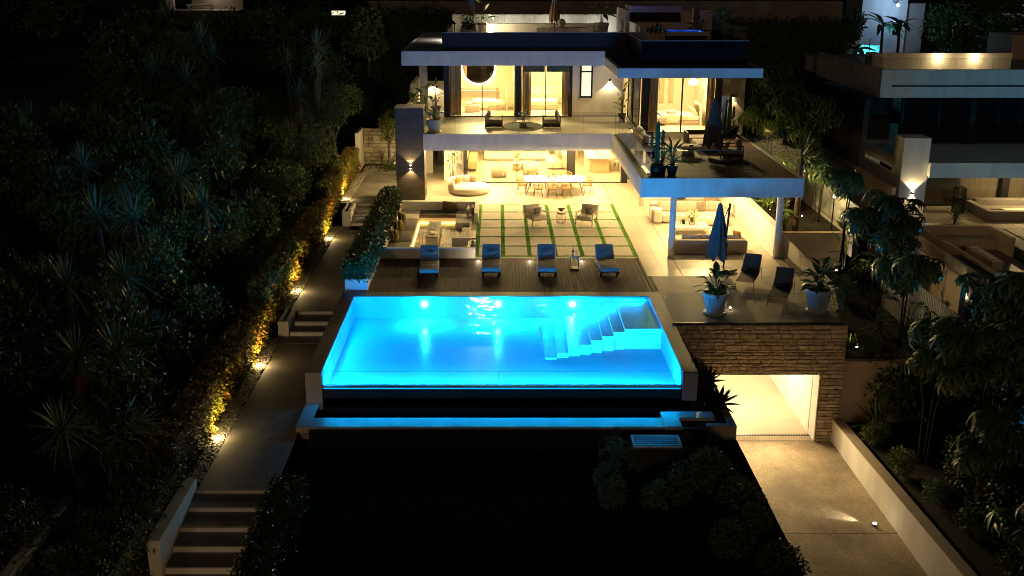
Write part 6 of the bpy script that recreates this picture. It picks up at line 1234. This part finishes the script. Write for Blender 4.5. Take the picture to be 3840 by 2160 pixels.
for i, (x, y, z, s, k, lb) in enumerate(((13.0, 32.6, -3.75, .9, 1, 'bush at the foot of the brown wall beside the garage'), (13.1, 30.4, -3.75, .9, 1, 'low bush along the far end of the drive wall'), (13.35, 28.6, -3.75, .9, 0, 'pale flecked bush along the drive wall'), (13.6, 26.6, -3.75, .95, 1, 'low bush midway along the drive wall'), (13.9, 24.4, -3.75, 1.0, 1, 'low bush along the near end of the drive wall'), (13.4, 35.6, -1.55, .9, 1, 'bush beside the right corner of the lower terrace'), (12.9, 38.5, -1.55, 1.1, 1, 'bush below the side glass of the lower terrace'), (14.2, 41.5, -1.55, 1.2, 1, 'rounded bush in front of the dim planting wall'), (15.6, 42.6, -1.55, 1.5, 1, 'large dark bush at the lower end of the slat fence'))):
    t = thing('shrub', lb, 'shrub', (x, y, z), rr.uniform(0, 6)); put('foliage', LS[k], t, None, None, (s, s, s)); put('stem', stm, t, None, None, (.4, .4, .5))
rr = random.Random(91); WH = ['under the large umbrella tree right of the garage', 'in the middle of the lower right garden', 'at the right edge of the lower garden', 'in the bottom right corner']
for i in range(26):
    x = rr.uniform(14.0, 18.8); y = rr.uniform(21, 34); k = 0 if rr.random() < .6 else 1
    t = thing('shrub', 'dark leafy shrub filling the unlit garden right of the driveway', 'shrub', (x + (26 - y) * .05, y, -3.8), rr.uniform(0, 6), 'dark shrubs right of the driveway'); s_ = rr.uniform(.9, 1.5)
    put('foliage', SH[k], t, None, None, (s_, s_, s_ * 1.2)); put('stem', stm, t)
for i in range(10):
    x = rr.uniform(13.2, 15.5); y = rr.uniform(50, 60); t = thing('shrub', 'leafy shrub crowding the bed beside the wing and the slat fence', 'shrub', (x, y, .1), rr.uniform(0, 6), 'shrubs in the bed beside the wing'); s_ = rr.uniform(.7, 1.1)
    put('foliage', SH[0], t, None, None, (s_, s_, s_ * 1.5)); put('stem', stm, t)
t = thing('added_bollard', 'added unseen bollard light at the foot of the bottom steps', 'garden light', (-6.9, 17.6, -2.12)); MB().cyl(0, 0, 0, .42, .05, 12).to('post', M['steel'], t, True, False); MB().cyl(0, 0, .421, .50, .048, 12).to('lens', M['lamp_warm'], t, True, False); light('POINT', (-6.9, 17.6, -1.50), 62, (1, .62, .30), t, .05)  # added out of view to light the step risers from the front
def spiky(label, loc, s, m='leaf_dark'):
    t = thing('fan_palm', label, 'palm', loc); put('leaf_rosette', YM, t, (0, 0, .35 * s), None, (s, s, s)); MB().cyl(0, 0, -.1, .35 * s, .09 * s, 8).to('trunk', M['bark'], t, False, False)
spiky('dark spiky palm beside the brown wall right of the garage', (13.2, 33.3, -3.75), 1.1); spiky('dark spiky palm below the lower end of the white fence', (14.6, 37.6, -1.55), .9)
def flax(label, loc, n, L, m='leaf_lit', seed=0, w=.07):
    t = thing('flax_plant', label, 'plant', loc); rr = random.Random(seed)
    for i in range(n):
        vs, fs = blade_strip(L * rr.uniform(.7, 1.1), w, rr.uniform(.1, .6), rad(rr.uniform(45, 85)), 4, .2); b = MB(); b.add(vs, fs, Matrix.Rotation(rr.uniform(0, 6.28), 4, 'Z')); b.to('leaf', M[m], t, False, False)
flax('small lit flax plant just outside the right terrace corner', (13.0, 36.3, -1.55), 14, .7, seed=2); flax('lit reddish flax beside the small lit one', (13.35, 36.5, -1.55), 12, .6, 'leaf_ivy', 3); flax('strap leaved plant in the bed under the wing deck', (12.8, 50, .18), 16, .9, 'leaf', 4); flax('strap leaved plant lit by a spotlight behind the wing deck glass', (13.5, 51.6, .18), 18, 1.3, 'leaf_lit', 5, .05)
def garden_spot(label, loc, p, d, ang=90, col=(1, .74, .30)):
    t = thing('garden_spotlight', label, 'garden light', loc); MB().cyl(0, 0, 0, .09, .04, 10).to('housing', M['frame'], t, False, False); MB().cyl(0, 0, .091, .105, .035, 10).to('lens', M['lamp_hot'], t, False, False); light('SPOT', (loc[0], loc[1], loc[2] + .16), p, col, t, .03, aim(d), ang, .6)
def post_light(label, loc, p, h=1.5):
    t = thing('added_post_light', label, 'garden light', loc); MB().cyl(0, 0, 0, h, .03, 8).to('post', M['frame'], t, False, False); MB().blob((0, 0, h + .08), (.07, .07, .08), 8).to('lens', M['lamp_warm'], t, True, False); light('POINT', (loc[0], loc[1], loc[2] + h + .25), p, (1, .74, .24), t, .06)
post_light('added post light among the umbrella trees beside the wing terrace', (13.6, 50.0, .2), 90, 2.2); post_light('added post light by the slat fence level with the wing front', (15.5, 47.2, .2), 60)  # both posts added to light the foliage from the side
garden_spot('small spotlight lighting the flax by the terrace corner', (13.15, 35.9, -1.5), 9, (0, .5, .5)); garden_spot('spotlight in the bed lighting leaves beside the wing deck', (13.6, 51.0, .2), 60, (0.05, .45, .9), 120); garden_spot('spotlight in the bed near the fence lighting the umbrella trees', (14.8, 49.6, .2), 60, (0, .3, .95), 120)
garden_spot('spotlight low beside the fence lighting its slats', (15.4, 45.6, -1.4), 26, (.3, -.5, .5), 120, (.85, .88, 1))
def strelitzia(label, loc, seed, s=1.0, m='leaf_dark'):
    t = thing('strelitzia', label, 'plant', loc); leafy(t, 0, 12, .5 * s, 1.8 * s, .8 * s, .28 * s, 'str%.1f%s' % (s, m), M[m], .7 * s, seed, stemr=.02)
strelitzia('broad leaved strelitzia in the bed beyond the lounge wall', (12.9, 48.6, .18), 61); strelitzia('second strelitzia nearer the dim planting wall', (13.3, 47.2, .18), 62, .8); strelitzia('dark strelitzia at the right end of the dim planting wall', (15.6, 45.2, -1.3), 63, 1.1); strelitzia('pale strelitzia in front of the lower fence', (15.4, 37.2, -1.5), 64, .9, 'leaf_teal')
t = thing('palm_trunk', 'bare palm trunk standing in the bed under the wing deck', 'tree', (13.75, 46.95, .18)); MB().tube([(0, 0, -.1), (.02, 0, 1.6), (.0, .05, 3.4)], .14, 9, .12).to('trunk', M['thatch'], t, True, False); put('crown', YM, t, (0, .05, 3.5), None, (1.1, 1.1, 1.1))
# white slat fence
def fence(label, x, y0, y1, z0, z1, plinth):
    t = thing('slat_fence', label, 'fence', (x, (y0 + y1) / 2, z0)); K('plinth_wall', 'plaster_grey', (x - .12, x + .12, y0, y1, z0 - plinth, z0), par=t); K('rail', 'white_metal', (x + .02, x + .05, y0, y1, z0 + .15, z0 + .20), (x + .02, x + .05, y0, y1, z1 - .2, z1 - .15), par=t)
    me = MB().box(-.012, .018, -.036, .036, .02, z1 - z0).mesh('slat', M['white_metal']); n = int((y1 - y0) / .15)
    for i in range(n): put('slat', me, t, (0, -(y1 - y0) / 2 + .08 + i * .15, 0))
fence('upper run of white vertical slat fence along the boundary', 16.05, 45.4, 60, .35, 1.70, 1.0); fence('lower run of white vertical slat fence half hidden by leaves', 16.05, 33.5, 41.3, -1.1, .32, .8)
t = thing('drive_light', 'bright floodlight lying on the driveway by the cream wall', 'floodlight', (11.72, 28.85, -4.685)); MB().cyl(0, 0, 0, .06, .07, 12).to('housing', M['steel'], t, False, False); MB().lathe([(.06, .061), (.04, .09), (.001, .1)], n=12, cap=False).to('lens', M['lamp_hot'], t, True, False); light('SPOT', (11.60, 28.92, -4.50), 130, (1, .86, .62), t, .03, aim((-1, .62, -.14)), 40, .8)
# ================================================================ NEIGHBOURING VILLA (same plan, lower plot)
DX, DY, DZ = 28.06, 3.5, -2.15
nb_ = thing('neighbour_villa', 'unlit neighbouring villa with pale blue lit fascias at right', 'villa', (28, 60, -2.2))
def N(name, m, *boxes, par=None, off=True):
    if name in SPLIT and len(boxes) > 1: return [N(name, m, q, par=par, off=off) for q in boxes][0]
    b = MB(); d = (DX, DX, DY, DY, DZ, DZ) if off else (0,) * 6
    for q in boxes: b.box(*[p + e for p, e in zip(q, d)])
    return b.to(name, M[m], par or nb_)
N('slab', 'plaster', (-3.9, 12, 54.2, 54.4, 2.70, 3.55), (-3.9, 12, 54.405, 70, 2.78, 3.46), (-4.95, -3.9, 56.05, 70, 2.78, 3.46)); N('pier', 'plaster', (-5.38, -3.89, 54.54, 56.0, 0, 4.88))
N('floor', 'paver', (-3.9, 12, 53.3, 70, -.3, 0)); N('side_wall', 'plaster', (-5.38, -5.2, 56.05, 70, -1, 2.7), (-5.1, -3.9, 62, 62.2, 0, 3.3))
N('upper_glass', 'pane_dark', (-3.1, 12, 61.2, 61.3, 3.5, 7.1)); N('upper_frame', 'frame', *[(x, x + .12, 61.1, 61.35, 3.5, 7.1) for x in (-3.2, -.92, .99, 2.75, 4.14, 6, 8)]); N('upper_wall', 'darkwall', (-8.0, -3.1, 63, 63.3, 3.0, 7.1), (-8.0, -7.7, 54, 70, 3.4, 7.1), (.99, 1.35, 61.0, 61.09, 3.5, 7.1))
N('curtain_wall', 'fab_taupe', *[(-3.0 + .16 * i, -2.842 + .16 * i, 59.5 + .012 * (i % 2), 59.55 + .012 * (i % 2), 0, 2.7) for i in range(60)]); light('AREA', (30, 64.6, .2), 420, (1, .72, .30), nb_, 3, aim((0, -1, 0)), sy=2.2); light('POINT', (31, 60.0, .35), 380, (1, .70, .30), nb_, .1); N('pane', 'pane', (-3.0, 8, 59.2, 59.21, .03, 2.7)); N('frame', 'frame', (-3.1, 8, 59.1, 59.3, 0, .06), (2.6, 3.05, 59.0, 59.35, .061, 2.7), (-3.1, -2.98, 59.1, 59.3, .061, 2.7))
N('roof', 'plaster', (21.0, 40, 58.0, 58.25, 4.98, 6.50), (21.0, 21.25, 58.26, 70, 4.98, 6.50), (21.26, 40, 58.26, 75, 5.02, 6.0), off=False); N('shadow_gap', 'black', (21.6, 40, 57.96, 57.995, 5.58, 5.66), off=False)
N('roof_bench', 'plaster', (22.1, 29.9, 62.0, 62.4, 6.0, 7.06), (21.5, 22.099, 61.2, 62.4, 6.0, 7.10), off=False); N('roof_floor', 'garage_floor', (21.3, 40, 58.3, 74, 6.001, 6.06), off=False); N('stair_block', 'plaster_warm', (33.4, 37, 69.5, 73, 6.0, 7.6), off=False)
rail('glass_balustrade', 'glass balustrade round the lit roof terrace of the neighbouring villa', [(21.1, 69), (21.1, 58.12), (33, 58.12)], 6.5, .58, 1.9)
for i, x in enumerate((25.62, 27.72)):
    t = thing('wall_lamp', ('left bulb glowing on the roof wall of the neighbouring villa', 'right bulb glowing on the roof wall of the neighbouring villa')[i], 'wall light', (x, 61.95, 6.86), group='neighbour roof wall lamps'); MB().blob((0, -.03, 0), (.055, .055, .055), 8).to('globe', M['lamp_hot'], t, True, False); MB().box(-.04, .04, 0, .045, -.04, .04).to('mount', M['frame'], t, False, False); light('POINT', (x, 61.6, 6.80), 30, (1, .72, .34), t, .05)
walllamp((-4.62 + DX, 54.52 + DY, 1.78 + DZ), 'up and down wall lamp glowing on the white pier of the neighbouring villa', 70, 130, ang=100)
walllamp((20.35, 53.3, -.55), 'small wall lamp on the beige wall beyond the slat fence', 12, ang=130)
t = thing('boundary_path_wall', 'beige rendered wall running along the neighbouring garden', 'garden wall', (19.6, 50, -3)); K('wall', 'plaster_warm', (19.5, 19.75, 42, 60, -3.6, -.62), (22.2, 22.4, 45.2, 56, -3.6, -1.75), par=t); K('wall', 'plaster_warm', (20.5, 20.7, 53.4, 66, -2.4, .9), par=t)
struct('neighbour_ground', MB().box(17, 23.0, 8, 66, -5, -3.3).box(22.4, 60, 41.6, 75, -4, -2.75).box(16.2, 19.5, 41, 70, -3.4, -2.4), M['soil'])
t = thing('seating_pit', 'sunken seating pit on the neighbouring terrace', 'seating pit', (25, 51, -2.7))
K('wall', 'plaster_warm', *[tuple(p + e for p, e in zip(q, (DX, DX, DY, DY, DZ, DZ))) for q in ((-5.0, -.97, 42.97, 43.16, -.6, .46), (-5.0, -4.93, 43.16, 52.02, -.6, .455), (-5.0, -.97, 52.02, 52.36, -.6, .46), (-1.16, -.97, 49.42, 52.02, -.6, .46), (-4.93, -3.97, 43.16, 52.02, -.6, -.02), (-3.97, -1.17, 50.98, 52.02, -.6, -.02))], par=t)
K('floor', 'decksunk', (23.15, 27.0, 46.7, 54.4, -2.749, -2.70), par=t)
t = thing('fire_table', 'long pale fire table in the neighbouring seating pit', 'fire table', (25.0, 51.7, -2.58)); K('body', 'plaster_warm', (24.7, 25.27, 50.2, 53.25, -2.699, -2.2), par=t); K('top_plate', 'firestone', (24.85, 25.1, 50.6, 52.8, -2.199, -2.18), par=t)
nt = put('neighbour_terrace', None); nt['kind'] = 'structure'; MB().box(27.14, 34.2, 46.6, 56.8, -2.6, -2.19).box(23.05, 27.13, 55.87, 56.8, -2.6, -2.19).to('bed', M['blade'], nt)
for i in range(5):
    for j in range(6): tile(gx[i] + DX + .075, gx[i + 1] + DX - .075, gy[j] + DY + .05, gy[j + 1] + DY - .05, DZ, 'paver', .03, nt, 0, 'paver')
tilefield(23.06, 34.2, 56.86, 61.2, 1.24, 1.4, z=DZ + .006, m='paver', par=nt)
t = thing('planter_box', 'hedge planter box lit cyan by the neighbouring pool', 'planter', (22.6, 42, -2.9)); K('wall', 'plaster', (22.18, 23.04, 41.8, 41.95, -3.2, -1.69), (22.18, 22.3, 41.96, 50, -3.2, -1.69), par=t); K('branch_core', 'hill', (22.3, 23.0, 41.96, 50, -3, -1.8), par=t)
t = thing('swimming_pool', 'neighbouring pool glowing blue at the right edge', 'swimming pool', (28, 37, -3)); K('pool_floor', 'pooltile', (22.6, 33.7, 33.45, 41.15, -3.2, -3.03), par=t); K('pool_wall', 'pooltile', (22.6, 33.7, 41.15, 41.3, -3.03, -2.2), (22.45, 22.6, 33.45, 41.3, -3.03, -2.2), par=t); struct('pool_water', MB().quad((22.6, 33.45, -2.22), (33.7, 33.45, -2.22), (33.7, 41.15, -2.22), (22.6, 41.15, -2.22)), M['water'])
for x in (25.3, 28.1, 30.9): lp = K('pool_light', 'lamp_pool', (x - .08, x + .08, 41.10, 41.149, -2.6, -2.44), par=t); light('POINT', (x, 40.8, -2.5), 450, (.0, .45, 1), lp, .06)
for x in (24.6, 28.1, 31.6): light('SPOT', (x, 33.7, -2.6), 1150, (.0, .62, 1), t, .06, aim((.1, 1, .28)), 58, .9)  # spots added without fixtures to turn the neighbouring front blue
t = thing('patio_heater', 'black boxy patio heater on the neighbouring terrace', 'patio heater', (27.4, 61.4 - .6, DZ)); MB().box(-.28, .28, -.28, .28, 0, .95).to('body', M['black'], t, False, False); MB().box(-.24, .24, -.24, .24, .96, 1.45).to('glass_box', M['clear'], t, False, False); MB().lathe([(.42, 1.46), (.36, 1.56), (.05, 1.60)], n=4, m=rotz(rad(45))).to('hood', M['black'], t, False, False)
for sx in (-.25, .25):
    for sy in (-.25, .25): MB().box(sx - .02, sx + .02, sy - .02, sy + .02, .951, 1.459).to('post', M['black'], t, False, False)
soft('outdoor_sofa', 'dark wicker corner sofa on the neighbouring terrace', 'sofa', [('frame', 28.1, 31.5, 58.4, 58.8, DZ + .01, DZ + .62, .04, 'fab_grey'), ('frame', 28.1, 28.5, 58.85, 61.5, DZ + .01, DZ + .62, .04, 'fab_grey'), ('frame', 28.55, 32, 61.1, 61.6, DZ + .01, DZ + .75, .04, 'fab_grey'), ('seat', 28.52, 31.5, 60.2, 61.05, DZ + .01, DZ + .40, .05, 'fab_grey')], (29, 60, DZ))
soft('low_table', 'pale topped low table by the wicker sofa next door', 'coffee table', [('tabletop', 29.6, 32, 59.0, 60.0, DZ + .40, DZ + .45, .01, 'ivory'), ('base', 29.7, 31.9, 59.1, 59.9, DZ + .02, DZ + .399, .02, 'fab_grey')], (30, 59.5, DZ))
spiky('dark cycad standing on the corner of the neighbouring terrace', (26.0, 57.9, DZ), .9)
garden_spot('hidden spotlight washing the beige wall of the neighbouring pit', (21.95, 46.9, -3.3), 70, (.25, .75, .4), 90)
# ================================================================ UPHILL BACKGROUND
t = thing('concrete_wall', 'long brown retaining wall on the hill behind the villa', 'retaining wall', (8, 75.3, 4)); K('wall', 'concrete_wall', (-9, 24.0, 75.2, 75.7, 4, 9.55), par=t)
hedge('dark hedge in front of the brown retaining wall right of the villa', [(8.4, 23.6, 73.6, 75.0, 2, 8.2)], 'leaf_dark', 42, .26, .12, .2)
hedge('dark tangled hedge on the bank behind the roof terrace at left', [(-9.5, -3.2, 73.4, 75.0, 2, 8.8)], 'leaf_dark', 60, .3, .10, .3)
t = thing('hill_terrace', 'small lit terrace of a house high on the left hillside', 'house', (-22, 80, 8)); K('deck', 'poolwall', (-26.0, -19.2, 79.8, 84, 7.6, 8.70), par=t); K('paving', 'paver', (-25.4, -19.3, 79.82, 84, 8.701, 8.72), par=t); K('pool_edge', 'poolwall', (-23.8, -19.4, 79.5, 79.79, 6.8, 8.3), par=t); K('house_wall', 'concrete_wall', (-23.4, -19.5, 82.6, 82.9, 8.721, 11.5), par=t); K('white_pier', 'plaster', (-24.9, -24.35, 81.0, 81.5, 8.721, 11), par=t)
light('POINT', (-21.4, 81.9, 10.3), 40, (1, .86, .66), t, .1)
soft('sunbed', 'pale sunbed on the hill terrace at the upper left', 'sun lounger', [('mattress', -23.3, -21.3, 80.6, 81.4, 9.02, 9.14, .04, 'fab_white'), ('leg', -23.2, -23.1, 80.7, 81.3, 8.73, 9.01, .01, 'ivory'), ('leg', -21.5, -21.4, 80.7, 81.3, 8.73, 9.01, .01, 'ivory')], (-22.3, 81, 8.73))
spiky('dark palm in front of the hill terrace', (-24.2, 79.0, 7.6), 1.5)
t = thing('hill_window', 'distant lit window strip showing through leaves at the top left', 'building', (-12.7, 86, 7.5)); K('wall', 'darkwall', (-13.4, -12.1, 86.2, 86.6, 7.9, 8.1), par=t); K('lit_pane', 'bath_window', (-13.3, -12.2, 86.14, 86.19, 8.11, 8.45), par=t); K('roof', 'darkwall', (-13.4, -12.1, 86.1, 86.8, 8.46, 8.6), par=t)
rr = random.Random(78)
for i, (x, y, z, s_) in enumerate([(-26.5, 78.6, 6.4, 1.7), (-24.8, 78.2, 6.2, 1.6), (-22.9, 78.4, 6.1, 1.5), (-21.0, 78.3, 6.2, 1.5), (-19.2, 78.5, 6.2, 1.7), (-17.6, 79.2, 6.2, 1.9), (-14.2, 84.8, 6.2, 1.6), (-12.4, 84.6, 6.0, 1.5), (-10.8, 84.9, 6.3, 1.7)]):
    o = dup(PR_[0], (x, y, z), rr.uniform(0, 6), 'dark shrub screening the lit buildings at the top left', 'shrubs in front of the hill buildings', s_)
rr = random.Random(77); TB = []
for i, (x, y, zt, r) in enumerate([(-30, 95, 13, 3), (-24, 96, 13.5, 3.2), (-18, 92, 12.6, 2.6), (-15.5, 88, 11.5, 2), (-10, 95, 12.6, 2.8), (-6, 88, 11.8, 2.2), (-2, 92, 12.2, 2.6), (3, 90, 12, 2.6), (8, 92, 12.3, 2.8), (13, 89, 12, 2.5), (18, 91, 12.2, 2.6), (23, 88, 11.8, 2.3), (26.2, 92, 11.4, 2), (36, 86, 10.6, 2.6), (39, 84, 9.5, 2.4), (34.5, 80, 8.6, 1.8), (43.5, 92, 10.5, 3), (48, 95, 11, 3), (38, 76, 8.2, 1.7), (-38, 88, 12.5, 3), (-34, 78, 11, 2.6), (-29, 70, 9.6, 2.2), (52, 100, 11, 3), (41.5, 78, 8.4, 1.6), (25.5, 79, 9.2, 1.8), (-14, 72, 8.6, 1.8), (-8.5, 70, 8.8, 1.7)]):
    z0 = hillz(x, y) if x < -9 else backz(x, y)
    tree('hill_tree', 'dark tree on the night hillside behind the villas', x, y, min(z0, zt - 2.5), zt, r, 'leaf_dark', 1500, .34, .16, 'dark trees on the hill behind', seed=i)
t = thing('hill_house', 'white house on the hill lit by a cold floodlight at upper right', 'house', (30, 87, 4)); K('wall', 'plaster', (29.0, 32.6, 86, 90, 3, 13), par=t); K('low_wall', 'plaster', (27.4, 28.98, 85.2, 85.4, 3, 6.2), (28.2, 30.3, 84.2, 84.4, 3, 5.9), par=t); K('side_wall', 'plaster_grey', (32.61, 34.2, 86.5, 90, 3, 9.0), par=t); K('window', 'pane_dark', (31.6, 32.2, 85.96, 85.995, 6.6, 7.6), par=t)
t = thing('floodlight', 'cold white floodlight on the corner of the white hill house', 'floodlight', (31.3, 84.6, 8.95)); MB().blob((0, 0, 0), (.11, .11, .11), 8).to('lens', M['lamp_cold'], t, True, False); MB().tube([(0, 0, .1), (0, 1.4, .4)], .03, 5).to('bracket', M['steel'], t, False, False); light('POINT', (31.1, 83.9, 8.8), 150, (.32, .60, 1.0), t, .1)
t = thing('wall_lamp', 'cyan glowing lamp low on the white hill house wall', 'wall light', (29.3, 84.1, 4.9)); MB().blob((0, 0, 0), (.08, .08, .08), 8).to('globe', M['lamp_cold'], t, True, False); MB().box(-.03, .03, .05, .1, -.03, .03).to('mount', M['frame'], t, False, False); light('POINT', (29.2, 83.6, 4.9), 170, (.05, .75, .85), t, .05)
def banana(label, loc, h, seed, n=9, L=1.9):
    t = thing('banana_palm', label, 'palm', loc); rr = random.Random(seed); me = leaf_mesh('ban%.1f' % L, L, .5, .8, M['leaf_dark'])
    MB().tube([(0, 0, -.5), (.05, 0, h * .5), (0, 0, h)], .14, 7, .09).to('trunk', M['bark'], t, True, False)
    for i in range(n): a = i * 2.4; put('leaf', me, t, (0, 0, h), (rr.uniform(-.3, .3), rr.uniform(-.9, .1), a))
banana('banana palm silhouetted against the white hill house', (29.0, 81, 4), 3.6, 1, 10, 2.3); banana('slender banana palm silhouetted right of the other one', (29.9, 80, 4), 3.7, 2, 8, 1.6); banana('low banana palm left of the silhouetted pair', (27.0, 80.5, 4), 1.8, 3, 7, 1.6)
for i, x in enumerate((27.6, 28.5)):
    t = thing('scaffold_pole', ('left thin pole standing before the white hill house', 'right thin pole standing before the white hill house')[i], 'pole', (x, 82, 3.5)); MB().cyl(0, 0, 0, 3.6 - i * .5, .04, 6).to('pole', M['steel'], t, False, False); MB().box(-.3, .3, -.02, .02, 1.0, 1.05).to('crossbar', M['steel'], t, False, False)
t = thing('shade_sail', 'pale peaked shade sail far away at the upper right', 'shade sail', (41.2, 95, 5)); b = MB(); b.add([(40.3, 94, 6.75), (42.3, 94, 6.55), (41.6, 97, 6.7), (40.9, 95.2, 7.85)], [(0, 1, 3), (1, 2, 3), (2, 0, 3)]); b.to('cloth', M['fab_white'], t); MB().tube([(40.9, 95.2, 4), (40.9, 95.2, 7.84)], .05, 6).to('pole', M['steel'], t); MB().lathe([(.9, 6.0), (.001, 6.2)], 41.3, 93.8, 16).to('parasol_top', M['fab_white'], t)
t = thing('far_terrace', 'distant pale terrace edges among trees at the far upper right', 'building', (47, 100, 4)); K('ledge', 'plaster', (45.2, 48.0, 99, 100, 7.0, 7.25), (44.8, 47.5, 97, 98, 6.3, 6.42), (46.4, 50, 99.2, 99.6, 7.26, 7.7), par=t); light('POINT', (46, 96.5, 8.6), 50, (.75, .85, 1), t, .1)
